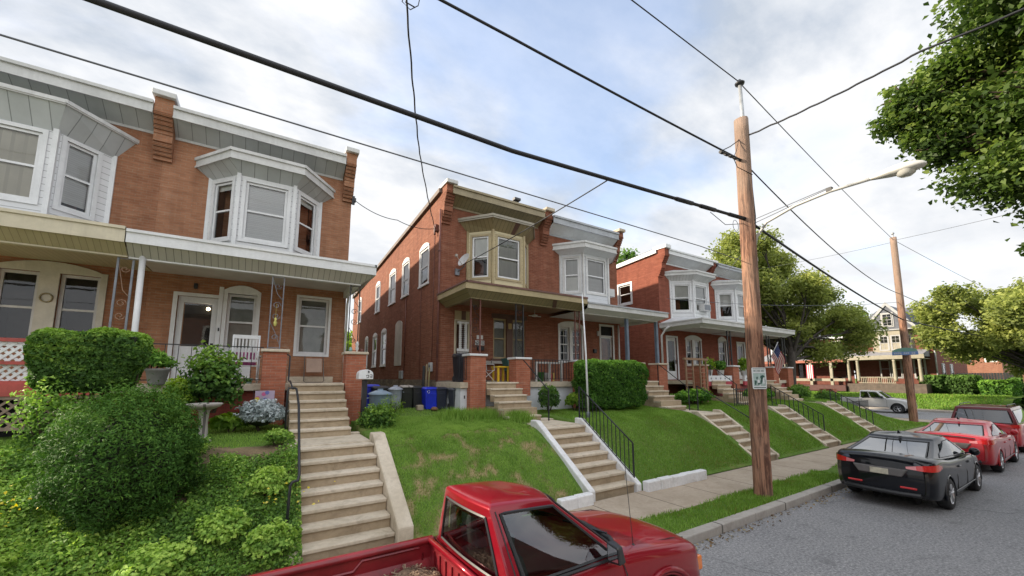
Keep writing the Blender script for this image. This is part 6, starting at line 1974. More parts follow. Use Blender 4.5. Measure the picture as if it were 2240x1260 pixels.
def sedan(name, loc, label, pm, L=4.5, W=.88, roof=1.43, tail=1.08, lights=True, plate=True, group='cars parked along the kerb', rim=M_ALLOY, fast=True, gl=M_CARG, suv=False, roof_mat=None):
    t = thing(name, loc, label, 'car', group)
    ORG[t.name] = Vector((0, 0, 0))
    wx = (.92, .92 + 2.62); wr = .325
    h = 1.0 if not suv else 1.12
    zb = .93 if not suv else 1.05
    if not suv:
        wid = [(0, W * .80), (.06, W * .90), (.22, W * .965), (.7, W * .995), (2.2, W), (3.7, W * .985), (4.15, W * .93), (L - .1, W * .80), (L, W * .66)]
        belt = [(0, tail - .18), (.1, tail - .05), (.4, tail - .02), (1.2, zb + .05), (2.4, zb), (3.3, zb - .04), (4.0, .80), (L - .1, .66), (L, .55)]
        deck = [(0, tail - .10), (.06, tail - .0), (.3, tail + .02), (.8, tail - .02), (2.0, zb - .02), (3.2, zb + .0), (3.6, .92), (4.1, .83), (L - .1, .69), (L, .58)]
    else:
        wid = [(0, W * .86), (.06, W * .94), (.22, W * .98), (.7, W), (2.2, W), (3.7, W * .985), (4.15, W * .95), (L - .1, W * .84), (L, W * .74)]
        belt = [(0, .95), (.1, 1.05), (.4, zb), (2.4, zb), (3.3, zb), (4.0, .98), (L - .1, .88), (L, .75)]
        deck = [(0, .98), (.1, 1.08), (.4, zb), (3.2, zb), (3.6, 1.06), (4.1, 1.0), (L - .1, .9), (L, .78)]
    sill = [(0, .36), (.12, .27), (.5, .22), (2, .19), (3.6, .21), (L - .3, .21), (L, .26)]
    body, cv = hull(t, 'body', 0, L, wid, belt, deck, sill, pm, wx, wr, .375)
    if not suv:
        g = Green(.36, 3.42, 1.50, 2.40, W * .86, W * .66, tail - .02, zb - .02, roof - .015, .22, .13, .06, side=.05, roofdrop=(.07, .05))
        g.openings = [(.14, .90, .10, .86), (1.08, 1.92, .06, .90), (2.10, 2.86, .10, .86), (3.07, 3.93, .08, .88)]
    else:
        g = Green(.08, 3.55, .32, 2.75, W * .93, W * .76, zb, zb, roof, .16, .05, .04, roofdrop=(.04, .04))
        g.openings = [(.05, .93, .10, .84), (1.08, 1.92, .06, .90), (2.07, 2.95, .10, .84), (3.07, 3.93, .08, .86)]
    g.cab = False
    g.build(t, roof_mat or pm)
    side = lambda a, b: (a * (1 - .0) + (.0 if b < .5 else 0), b)
    for k, (a, b, c, d) in enumerate(g.openings):
        nm = ('side_window', 'windshield', 'side_window', 'rear_window')[k]
        def cut(aa, bb, k=k):
            if k in (0, 2) and not suv:
                # tapering quarter light
                rear = (1 - aa) if k == 2 else aa
                bb2 = bb * (0.25 + .75 * min(1, rear * 3.2))
                return aa, bb2
            return aa, bb
        g.patch(t, nm, a, b, c, d, gl if k != 3 else (M_CARGD if suv else M_CARGR), .004, edge=.010, cut=cut)
    # dark cabin
    mb = MB(); mb.box(.55, 3.2, -W * .8, W * .8, .45, .75)
    for x in (1.75, 2.45):
        for y in (-.38, .38):
            mb.hexa([(x, y - .24, .7), (x + .14, y - .24, .7), (x + .14, y + .24, .7), (x, y + .24, .7)], [(x - .14, y - .2, 1.08), (x - .06, y - .2, 1.08), (x - .06, y + .2, 1.08), (x - .14, y + .2, 1.08)], 0)
            mb.box(x - .17, x - .08, y - .12, y + .12, 1.09, 1.22)
    mb.build('seats', M_SEAT, t, bevel=.03)
    for x in wx:
        for s_ in (1, -1): wheel(t, x, s_ * (W - .11), wr, .21, s_, rim)
    # seams and handles
    mb = MB()
    yw = W * 1.0 + .001
    for s_ in (1, -1):
        for x in (1.55, 2.45, 3.35):
            seam(mb, [(x, s_ * yw * .985, .3), (x + .02, s_ * yw * 1.0, .6), (x - .03, s_ * yw * .955, zb)])
        seam(mb, [(1.3, s_ * yw * .99, .33), (3.3, s_ * yw * .99, .33)], .01)
    mb.build('door_seam', M_TRIM, body)
    for s_ in (1, -1):
        for x in (1.68, 2.6):
            mb = MB(); mb.tube([(x, s_ * (yw - .01), .80), (x + .05, s_ * (yw + .015), .81), (x + .15, s_ * (yw + .015), .815), (x + .2, s_ * (yw - .01), .815)], .013, 6); mb.build('handle', pm, body)
        mb = MB()
        mb.lathe([(0, 0), (.07, .01), (.095, .06), (.08, .13), (0, .16)], (3.0, s_ * (W + .06), zb + .08), 12, 0, 'x', False)
        mb.tube([(3.08, s_ * W * .88, zb + .02), (3.1, s_ * (W + .02), zb + .06)], .02, 6); mb.build('mirror', pm, t)
    # rear lamps, plate, bumper
    ev = lambda c, x: float(pchip([p[0] for p in c], [p[1] for p in c], np.array([x]))[0])
    for s_ in (1, -1):
        mb = MB(); n_ = 10
        top = []; bot = []
        for k in range(n_ + 1):
            f = k / n_
            # wraps from the boot round to the flank
            if f < .55: y = W * .48 + (W * .80 - W * .48) * f / .55; x = tail_x(y, .92, W) - .004
            else:
                x = ((f - .55) / .45) * .42; y = ev(wid, max(0, x)) + .006
                y = max(y, W * .80); x += tail_x(y, .92, W) * max(0, 1 - x / .55) ** 2
            hh = .04 + .085 * min(1, f * 1.6) * (1 if f < .8 else (1 - f) / .2 * .8 + .2)
            zc = (.90 if not suv else .98) + .03 * f
            top.append((x - (.012 if f < .55 else 0) + (0 if suv else .012), s_ * (y + .004), zc + hh * .55)); bot.append((x - (.012 if f < .55 else 0), s_ * (y + .010), zc - hh * .5))
        mb.v = [p_ for q in zip(bot, top) for p_ in q]
        for k in range(n_): mb.f.append((2 * k, 2 * k + 2, 2 * k + 3, 2 * k + 1)); mb.m.append(1 if k < 3 and not suv else 0); mb.sm.append(True)
        mb.build('tail_light', [M_TAIL, plain('pink_lens', (.70, .22, .24), .2, .05, 4, coat=1.0)], t)
        mb = MB(); rx = tail_x(W * .5, .5, W); mb.box(rx - .02, rx + .05, s_ * W * .5 - .13, s_ * W * .5 + .13, .47, .51); mb.build('reflector', M_TAIL, t, bevel=.01)
        mb = MB(); mb.lathe([(.0, 0), (.13, .01), (.15, .06), (.1, .12)], (L - .16, s_ * W * .62, .66 if not suv else .8), 14, 0, 'x'); mb.build('headlight', M_LENSW, t)
    mb = MB()
    r0 = tail_x(.2, .72, W); r1 = tail_x(.2, .86, W)
    mb.hexa([(r0 - .02, -.36, .70), (r0 + .05, -.36, .70), (r0 + .05, .36, .70), (r0 - .02, .36, .70)], [(r1 - .022, -.46, .86), (r1 + .05, -.46, .86), (r1 + .05, .46, .86), (r1 - .022, .46, .86)], 0)
    mb.build('plate_recess', plain('recess_' + name, (.13, .12, .12) if not suv else (.2, .03, .03), .5, .1, 3), t, bevel=.02)
    if plate:
        mb = MB(); mb.hexa([(r0 - .034, -.155, .715), (r0 - .02, -.155, .715), (r0 - .02, .155, .715), (r0 - .034, .155, .715)], [(r1 - .034, -.155, .83), (r1 - .02, -.155, .83), (r1 - .02, .155, .83), (r1 - .034, .155, .83)]); mb.build('number_plate', plain('plate_' + name, (.52, .48, .38), .5, .15, 9), t, bevel=.01)
    q = lambda y, z, e=.01: (tail_x(y, z, W) - e, y, z)
    mb = MB(); mb.tube([q(-W * .7, .36), q(-W * .35, .35), q(0, .35), q(W * .35, .35), q(W * .7, .36)], .05, 8)
    if not suv: mb.tube([q(-W * .62, tail - .06, -.03), q(-W * .3, tail - .035, -.03), q(0, tail - .03, -.03), q(W * .3, tail - .035, -.03), q(W * .62, tail - .06, -.03)], .022, 6)
    mb.build('bumper_trim', M_TRIM, t, bevel=.02)
    if not suv:
        mb = MB(); mb.hexa([(1.5, -.03, roof + .02), (1.62, -.03, roof + .03), (1.62, .03, roof + .03), (1.5, .03, roof + .02)], [(1.46, -.008, roof + .10), (1.5, -.008, roof + .10), (1.5, .008, roof + .10), (1.46, .008, roof + .10)])
        mb.build('antenna_fin', M_TRIM, t)
    else:
        mb = MB()
        for s_ in (1, -1):
            mb = MB(); mb.tube([(.5, s_ * W * .66, roof + .03), (.7, s_ * W * .66, roof + .07), (2.3, s_ * W * .66, roof + .07), (2.5, s_ * W * .66, roof + .02)], .018, 6); mb.build('roof_rail', M_TRIM, t)
    t.location = loc
    return t


def pickup(name, loc, label, pm, inner, rz=0.0, Wd=.83, cab0=1.96, cab1=3.42, front=4.62, roof=1.69, rail=1.11, hoodz=1.10, group='cars parked along the kerb', detail=True, crew=False, base_t=0.0):
    """x = 0 at the tailgate, +x forward"""
    t = thing(name, loc, label, 'pickup truck', group, rz)
    ORG[t.name] = Vector((0, 0, 0))
    wx = (.86, front - .78); wr = .36
    # cab and hood hull
    wid = [(cab0 - .0, Wd), (cab0 + .3, Wd), (cab1, Wd * .995), (front - .55, Wd * .985), (front - .22, Wd * .95), (front - .07, Wd * .86), (front, Wd * .74)]
    belt = [(cab0, hoodz + .0), (cab1 - .3, hoodz + .0), (cab1, hoodz - .015), (front - .5, hoodz - .11), (front - .2, hoodz - .16), (front - .06, hoodz - .26), (front, hoodz - .36)]
    deck = [(cab0, hoodz - .02), (cab1 - .3, hoodz - .01), (cab1, hoodz + .03), (front - .5, hoodz - .05), (front - .2, hoodz - .11), (front - .06, hoodz - .22), (front, hoodz - .33)]
    sill = [(cab0, .40), (cab1, .40), (front - .4, .38), (front, .42)]
    body, cv = hull(t, 'body', cab0, front, wid, belt, deck, sill, pm, wx[1:], wr, .45, nx=48, curve=False)
    g = Green(cab0 + .05, cab1, cab0 + .02, cab1 - .60, Wd * .955, Wd * .60, hoodz - .01, hoodz + .01, roof, .20, .045, .05, side=.012, roofdrop=(.0, .03))
    g.cab = True
    d0, d1 = (.13, .93)
    if crew: sides = [(.05, .40, .09, .85), (.47, .88, .09, .85)]
    else: sides = [(d0, d1, .07, .92)]
    g.openings = []
    for a, b, c, d in sides: g.openings += [(a, b, c, d), (2 + (1 - b), 2 + (1 - a), c, d)]
    g.openings += [(1.06, 1.94, .05, .92), (3.10, 3.90, .08, .86)]
    g.build(t, pm)
    for k, (a, b, c, d) in enumerate(g.openings):
        nm = 'windshield' if 1 < a < 2 else ('rear_window' if a > 3 else 'side_window')
        def cut(aa, bb, nm=nm, a=a):
            return aa, bb
        g.patch(t, nm, a - .004, b + .004, c - .004, d + .01, M_CARGS if nm == 'side_window' else M_CARG, .004, edge=.014, n=14, m_=8)
    # door seam, belt strip
    mb = MB()
    for s_, k in ((1, 2), (-1, 0)):
        for f in (d0 - .065, ) if not crew else (.43,):
            u = f if k == 0 else 3 - f
            seam(mb, [g.at(u, tt, .003) for tt in np.linspace(0, .97, 8)], .006)
        xs_ = g.at(d0 - .065, 0).x
        seam(mb, [(xs_, s_ * (Wd + .002), hoodz - .03), (xs_ + .0, s_ * (Wd + .004), .6), (xs_ + .04, s_ * (Wd), .42)], .006)
        seam(mb, [(cab1 - .02, s_ * (Wd * .975), hoodz - .01), (cab1 + .02, s_ * (Wd + .004), .95), (cab1 + .02, s_ * (Wd + .003), .45)], .006)
        mb.tube([(xs_ + .06, s_ * (Wd * .965), hoodz + .008), (cab1 - .12, s_ * (Wd * .965), hoodz + .012)], .016, 5)
    # bonnet shut line and cowl
    seam(mb, [(cab1 - .1, -Wd * .80, hoodz + .015), (front - .45, -Wd * .78, hoodz - .062), (front - .15, -Wd * .70, hoodz - .13)], .005)
    seam(mb, [(cab1 - .1, Wd * .80, hoodz + .015), (front - .45, Wd * .78, hoodz - .062), (front - .15, Wd * .70, hoodz - .13)], .005)
    mb.build('door_seam', M_TRIM, body)
    mb = MB()
    mb.tube([(cab1 + .02, -Wd * .86, hoodz + .02), (cab1 + .14, -Wd * .6, hoodz + .045), (cab1 + .21, 0, hoodz + .055), (cab1 + .14, Wd * .6, hoodz + .045), (cab1 + .02, Wd * .86, hoodz + .02)], .03, 6)
    mb.tube([(cab1 + .16, -.42, hoodz + .075), (cab1 + .02, .12, hoodz + .09)], .012, 5); mb.tube([(cab1 + .16, .1, hoodz + .085), (cab1 - .02, .58, hoodz + .09)], .012, 5)
    mb.build('cowl', M_TRIM, body)
    # interior
    mb = MB()
    for y in (-.36, .36):
        mb.hexa([(cab0 + .34, y - .25, .7), (cab0 + .5, y - .25, .7), (cab0 + .5, y + .25, .7), (cab0 + .34, y + .25, .7)], [(cab0 + .20, y - .20, 1.26), (cab0 + .3, y - .20, 1.26), (cab0 + .3, y + .2, 1.26), (cab0 + .20, y + .2, 1.26)])
        mb.box(cab0 + .19, cab0 + .28, y - .12, y + .12, 1.27, 1.42)
    mb.box(cab1 - .35, cab1, -Wd * .85, Wd * .85, .8, hoodz - .03)
    mb.box(cab0 + .1, cab1 - .1, -Wd * .88, Wd * .88, .5, .62)
    mb.build('seats', M_SEAT, t, bevel=.03)
    # bed
    e = cab0 - .025
    bed = MB()
    wi = Wd - .115; zf = .62
    for s_ in (1, -1):
        yo, yi = s_ * Wd, s_ * wi
        # outer skin in three bands, flat rail with rolled lips
        pr = [(s_ * (Wd - .035), .42), (s_ * (Wd - .005), .60), (s_ * Wd, .85), (s_ * (Wd - .008), rail - .05), (s_ * (Wd - .02), rail - .012), (s_ * (Wd - .04), rail), (s_ * (wi + .03), rail), (s_ * (wi + .01), rail - .015), (s_ * wi, rail - .05), (s_ * (wi + .028), rail - .055), (s_ * (wi + .028), zf + .30), (s_ * (wi - .01), zf + .27), (s_ * (wi - .01), zf)]
        nst = 14
        xs_ = np.linspace(0, e, nst)
        i0 = len(bed.v)
        for x in xs_:
            for y, z in pr: bed.v.append((x, y, z))
        for i in range(nst - 1):
            for j in range(len(pr) - 1):
                xm = (xs_[i] + xs_[i + 1]) / 2; zm = (pr[j][1] + pr[j + 1][1]) / 2
                if j < 2 and (xm - wx[0]) ** 2 + (zm - wr) ** 2 < .42 ** 2: continue
                q = (i0 + i * len(pr) + j, i0 + (i + 1) * len(pr) + j, i0 + (i + 1) * len(pr) + j + 1, i0 + i * len(pr) + j + 1)
                bed.f.append(q if s_ > 0 else q[::-1]); bed.m.append(0 if j < 6 else 1); bed.sm.append(j not in (8, 9))
        # stamped rib on the inner wall
        yb_ = s_ * (wi + .022)
        pts = [(.1, yb_, zf + .42), (.55, yb_, zf + .42), (.64, yb_, zf + .34), (1.12, yb_, zf + .34), (1.2, yb_, zf + .42), (e - .16, yb_, zf + .42), (e - .16, yb_, rail - .09)]
        bed.tube(pts, .014, 5, 1)
        pts = [(.1, yb_, zf + .35), (.52, yb_, zf + .35), (.61, yb_, zf + .27)]
        bed.tube(pts, .012, 5, 1)
        bed.box(wx[0] - .42, wx[0] + .42, min(yi, yi - s_ * .2), max(yi, yi - s_ * .2), zf, zf + .2, 1)
    # floor, front wall, tailgate
    bed.box(.03, e, -wi, wi, zf - .03, zf, 1)
    bed.box(e - .03, e, -Wd + .05, Wd - .05, zf, rail - .03, 1)
    bed.tube([(e - .04, -Wd + .06, rail - .025), (e - .04, Wd - .06, rail - .025)], .028, 8, 0)
    bed.box(.0, .05, -Wd + .06, Wd - .06, .55, rail, 0)
    for k in range(9): bed.box(e - .045, e - .03, -.6 + k * .15 - .03, -.6 + k * .15 + .03, zf, rail - .1, 1)
    bo = bed.build('truck_bed', [pm, inner], t)
    mb = MB()
    for k in range(2):
        mb.tube([(e - .12, wi + .02, rail - .14 - k * .0), (e - .12, wi + .02, zf + .2)], .008, 5)
    mb.build('bed_hook', inner, bo)
    for x in wx:
        for s_ in (1, -1): wheel(t, x, s_ * (Wd - .10), wr, .22, s_)
    for s_ in (1, -1):
        mb = MB(); mb.box(-.02, .06, s_ * (Wd - .09) - .05, s_ * (Wd - .09) + .05, .75, rail - .1); mb.build('tail_light', M_TAIL, t, bevel=.01)
        mb = MB(); mb.box(front - .10, front - .03, s_ * (Wd * .62) - .14, s_ * Wd * .62 + .14, hoodz - .42, hoodz - .26); mb.build('headlight', M_LENSW, t, bevel=.03)
        mb = MB(); mb.box(front - .20, front - .07, s_ * (Wd * .86) - .05, s_ * Wd * .86 + .05, hoodz - .43, hoodz - .28); mb.build('turn_signal', M_AMBER, t, bevel=.02)
        # flared arch lip
        mb = MB()
        mb.tube([(wx[1] + .47 * math.cos(a), s_ * (Wd - .005), wr + .49 * math.sin(a)) for a in np.linspace(.05, math.pi - .05, 20)], .03, 6)
        mb.build('wheel_arch', pm, body)
        # door mirror
        mx_ = cab1 - .22
        mb = MB()
        mb.hexa([(mx_ - .03, s_ * (Wd + .02), hoodz + .02), (mx_ + .09, s_ * (Wd + .04), hoodz + .02), (mx_ + .07, s_ * (Wd + .16), hoodz + .04), (mx_ - .03, s_ * (Wd + .18), hoodz + .04)][::s_],
                [(mx_ - .03, s_ * (Wd + .02), hoodz + .20), (mx_ + .06, s_ * (Wd + .04), hoodz + .20), (mx_ + .04, s_ * (Wd + .15), hoodz + .18), (mx_ - .03, s_ * (Wd + .17), hoodz + .18)][::s_], 0)
        mb.tube([(mx_ + .05, s_ * Wd * .92, hoodz + .0), (mx_ + .04, s_ * (Wd + .06), hoodz + .04)], .03, 6)
        mr = mb.build('mirror', M_TRIM, t, bevel=.045, seg=4)
        mb = MB(); mb.poly([(mx_ - .033, s_ * (Wd + .04), hoodz + .05), (mx_ - .033, s_ * (Wd + .16), hoodz + .06), (mx_ - .033, s_ * (Wd + .15), hoodz + .165), (mx_ - .033, s_ * (Wd + .04), hoodz + .185)])
        mb.build('mirror_glass', plain('mirror_silver', (.8, .82, .85), .03, .01, 3, metal=1.0), mr)
    mb = MB(); mb.box(front - .05, front + .03, -Wd * .8, Wd * .8, .45, .60); mb.box(-.1, .0, -Wd * .85, Wd * .85, .45, .6); mb.build('bumper', M_ALLOY, t, bevel=.03)
    mb = MB(); mb.box(front - .06, front - .02, -.42, .42, hoodz - .42, hoodz - .26); mb.build('grille', M_TRIM, t, bevel=.02)
    if detail:
        mb = MB(); ax, ay = cab1 + .30, -Wd * .80
        mb.lathe([(.026, 0), (.02, .02), (.008, .035)], (ax, ay, hoodz - .022), 10); mb.tube([(ax, ay, hoodz), (ax - .05, ay, hoodz + .78)], .0035, 5); mb.build('antenna', M_TRIM, body)
    t.location = loc
    return t


near = pickup('pickup_truck', (-.27, 3.50, 0), 'red pickup truck in the foreground, wood chips in its open bed', C_RED, C_REDIN, Wd=.80, cab1=3.24, rail=1.12, hoodz=1.10, front=4.6, roof=1.655)
near.rotation_euler.x = R(-2.0)     # the road falls to the gutter
# wood chips in the bed
nx_, ny_ = 40, 30
xs_ = np.linspace(.15, 1.62, nx_); ys_ = np.linspace(2.86, 4.14, ny_)
XX, YY = np.meshgrid(xs_, ys_)
ZZ = .70 + .20 * np.exp(-((XX - 1.35) / .42) ** 2 - ((YY - 3.95) / .45) ** 2) + .06 * np.exp(-((XX - .6) / .4) ** 2) + .02 * vnoise(XX, YY, 9, 4) + .012 * vnoise(XX, YY, 23, 6)
M_MULCH = plain('wood_chips', (.27, .185, .12), .95, .3, 14)
V = np.stack([XX, YY, ZZ], -1).reshape(-1, 3); ii = np.arange(nx_ * ny_).reshape(ny_, nx_)
FF = np.stack([ii[:-1, :-1], ii[:-1, 1:], ii[1:, 1:], ii[1:, :-1]], -1).reshape(-1, 4)
mb = MB(); mb.v = [tuple(q) for q in V]; mb.f = [tuple(q) for q in FF]; mb.m = [0] * len(FF); mb.sm = [True] * len(FF)
for k in range(2600):
    j = rng.integers(0, len(V)); c = V[j] + rng.normal(0, .012, 3); a = rng.uniform(0, 6.28); d = np.array([math.cos(a), math.sin(a), rng.uniform(-.4, .6)]) * rng.uniform(.010, .028)
    e_ = np.array([-math.sin(a), math.cos(a), rng.uniform(-.3, .3)]) * rng.uniform(.004, .008); c[2] += .012
    mb.poly([c - d - e_, c + d - e_, c + d + e_, c - d + e_], int(rng.integers(0, 3)))
o = mb.build('wood_chip_heap', [M_MULCH, plain('pale_chip', (.34, .24, .16), .9, .2, 10), plain('dark_chip', (.12, .075, .05), .9, .2, 10)])
tag(o, 'brown heap of wood chips lying in the open bed of the red pickup', 'wood chips')

sedan('black_sedan', (11.72, 3.26, 0), 'black sedan with wide red tail lights parked behind the wooden pole', C_BLACK)
sedan('red_sedan', (17.9, 3.30, 0), 'red sedan with a bright rear window parked just ahead of the black sedan', C_RED2, L=4.5, roof=1.42, tail=1.06)
sedan('red_suv', (23.6, 3.40, 0), 'dark roofed red SUV parked farthest along the kerb', C_RED2, L=4.6, W=.92, roof=1.68, suv=True, plate=True, gl=M_CARGD, roof_mat=paint('dark_suv_roof', (.12, .012, .018)))
pickup('pickup_truck', (43.2, 15.0, 0), 'silver pickup truck with a double cab on the cross street', C_SILVER, M_TRIM, rz=R(-90), Wd=.9, cab0=2.35, cab1=4.05, front=5.45, roof=1.72, rail=1.12, hoodz=1.13, group='cars parked along the kerb', detail=False, crew=True)

# ================================================================== plants
def leaves(name, pts, nrm, size, tint, mat, parent=None, aspect=.55, spread=.9, fold=.18, jit=.45):
    """one four-cornered, slightly folded leaf per point, facing loosely along nrm"""
    n = len(pts)
    nn = nrm + rng.normal(0, spread, (n, 3)); nn /= np.linalg.norm(nn, axis=1)[:, None] + 1e-9
    t = rng.normal(0, 1, (n, 3)); t -= nn * (t * nn).sum(1)[:, None]; t /= np.linalg.norm(t, axis=1)[:, None] + 1e-9
    b = np.cross(nn, t)
    s = (size * rng.uniform(1 - jit, 1 + jit, n))[:, None]
    V = np.empty((n, 4, 3))
    V[:, 0] = pts - t * s * .5
    V[:, 1] = pts + b * s * aspect * .5 + nn * s * fold - t * s * .05
    V[:, 2] = pts + t * s * .5
    V[:, 3] = pts - b * s * aspect * .5 + nn * s * fold - t * s * .05
    F = np.arange(n * 4).reshape(n, 4)
    return np_mesh(name, V.reshape(-1, 3), F, mat, parent, attr=np.repeat(np.clip(tint, 0, 1), 4))


def sph(n):
    v = rng.normal(0, 1, (n, 3)); return v / np.linalg.norm(v, axis=1)[:, None]


def blob_pts(c, rad, n, inner=.72, lump=.12, freq=2.2, seed=0, bottom=-1.0):
    d = sph(int(n * 1.5)); d = d[d[:, 2] > bottom][:n]
    a = np.arctan2(d[:, 1], d[:, 0])
    k = 1 + lump * (vnoise(a * freq, d[:, 2] * freq * 1.6, 1, seed) + .6 * vnoise(a * freq * 2.7, d[:, 2] * freq * 4, 1, seed + 1))
    r = rng.uniform(inner ** 3, 1, len(d)) ** (1 / 3) * k
    return np.array(c) + d * np.array(rad) * r[:, None], d, r


def clump_tint(P, f, base, amp, sd=.13, seed=0):
    return base + amp * vnoise(P[:, 0] + 3.1 * P[:, 2], P[:, 1] - 2.3 * P[:, 2], f, seed) + rng.normal(0, sd, len(P))


L_YEW = leaf_mat('yew_leaf', (0.024, 0.062, 0.012), (0.058, 0.145, 0.024), (0.15, 0.28, 0.045), .65, .2, .15)
L_HEDGE = leaf_mat('privet_leaf', (0.035, 0.078, 0.022), (0.088, 0.189, 0.038), (0.284, 0.446, 0.074), .6, .3, .2)
L_BOX = leaf_mat('boxwood_leaf', (0.036, 0.098, 0.018), (0.091, 0.215, 0.033), (0.260, 0.468, 0.072), .6, .3, .2)
L_IVY = leaf_mat('groundcover_leaf', (0.079, 0.166, 0.039), (0.225, 0.397, 0.072), (0.503, 0.674, 0.146), .6, .3, .2)
L_MAPLE = leaf_mat('maple_leaf', (0.032, 0.062, 0.016), (0.085, 0.145, 0.03), (0.24, 0.32, 0.075), .5, .4, .3)
L_TREE = leaf_mat('street_tree_leaf', (0.115, 0.149, 0.047), (0.257, 0.304, 0.081), (0.432, 0.466, 0.135), .6, .4, .2)
L_DKTREE = leaf_mat('dark_tree_leaf', (0.056, 0.112, 0.031), (0.112, 0.217, 0.049), (0.210, 0.350, 0.070), .6, .35, .2)
L_LIME = leaf_mat('lime_leaf', (0.100, 0.200, 0.020), (0.220, 0.360, 0.040), (0.420, 0.550, 0.080), .5, .4, .35)
L_SILVER = leaf_mat('dusty_miller', (0.19, 0.235, 0.225), (0.38, 0.435, 0.435), (0.60, 0.65, 0.66), .7, .2, .2)
L_YEL = leaf_mat('yellow_flower', (0.450, 0.400, 0.040), (0.750, 0.620, 0.060), (0.850, 0.750, 0.250), .5, .4, .3)
M_BARK = plain('bark', (.12, .09, .065), .9, .3, 6, bumps=.6)
M_BARKD = plain('dark_bark', (.06, .05, .042), .9, .3, 6, bumps=.6)
M_TWIG = plain('twig', (.07, .055, .03), .9, .3, 8)


def shrub(name, c, rad, n, size, mat, label, cat='shrub', group=None, tint=(.5, .28), seed=0, lump=.12, inner=.7, bottom=-.75, stems=8, lite_top=.25, aspect=.5, spread=.9, up=.35, core=True):
    base = (c[0], c[1], c[2] - rad[2] * .9)
    t = thing(name, base, label, cat, group)
    P, d, r = blob_pts(c, rad, n, inner, lump, 2.2, seed, bottom)
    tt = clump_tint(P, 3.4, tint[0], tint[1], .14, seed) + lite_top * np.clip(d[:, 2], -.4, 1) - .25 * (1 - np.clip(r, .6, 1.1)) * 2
    nr = d + np.array([0, 0, up])
    if n > 20000 or core:
        # stray shoots break the outline
        ns = n // 80; sd_ = sph(ns); sd_ = sd_[sd_[:, 2] > -.3]; f_ = rng.uniform(.88, 1.2, (len(sd_), 1)) * rng.uniform(.95, 1.04, (len(sd_), 9)) * np.linspace(.86, 1, 9)
        Q = (np.array(c) + (sd_ * np.array(rad))[:, None, :] * f_[:, :, None] + rng.normal(0, size * .35, (len(sd_), 9, 3))).reshape(-1, 3)
        P = np.concatenate([P, Q]); nr = np.concatenate([nr, np.repeat(sd_, 9, 0) + np.array([0, 0, up])]); tt = np.concatenate([tt, np.clip(tint[0] + .2 + rng.normal(0, .15, len(Q)), 0, 1)])
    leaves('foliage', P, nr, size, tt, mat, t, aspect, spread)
    mb = MB()
    rs_ = random.Random(seed + 1)
    for k in range(stems):
        a = rs_.uniform(0, 6.28); e = Vector((c[0] + rad[0] * .75 * math.cos(a), c[1] + rad[1] * .75 * math.sin(a), c[2] + rad[2] * rs_.uniform(-.1, .6)))
        s_ = Vector((c[0] + rad[0] * .12 * math.cos(a), c[1] + rad[1] * .12 * math.sin(a), c[2] - rad[2] * 1.02))
        mb.tube([s_, s_.lerp(e, .5) + Vector((0, 0, .1)), e], [.022, .014, .006], 5)
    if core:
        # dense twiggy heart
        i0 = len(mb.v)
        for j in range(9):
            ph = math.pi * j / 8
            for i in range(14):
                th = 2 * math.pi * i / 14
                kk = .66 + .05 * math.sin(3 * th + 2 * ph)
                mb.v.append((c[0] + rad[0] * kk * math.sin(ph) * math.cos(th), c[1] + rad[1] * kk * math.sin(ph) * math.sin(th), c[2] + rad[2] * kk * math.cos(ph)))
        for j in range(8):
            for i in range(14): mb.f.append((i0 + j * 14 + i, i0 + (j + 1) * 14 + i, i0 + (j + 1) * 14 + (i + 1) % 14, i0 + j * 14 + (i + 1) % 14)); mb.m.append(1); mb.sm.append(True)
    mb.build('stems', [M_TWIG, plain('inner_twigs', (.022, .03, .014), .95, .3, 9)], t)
    return t


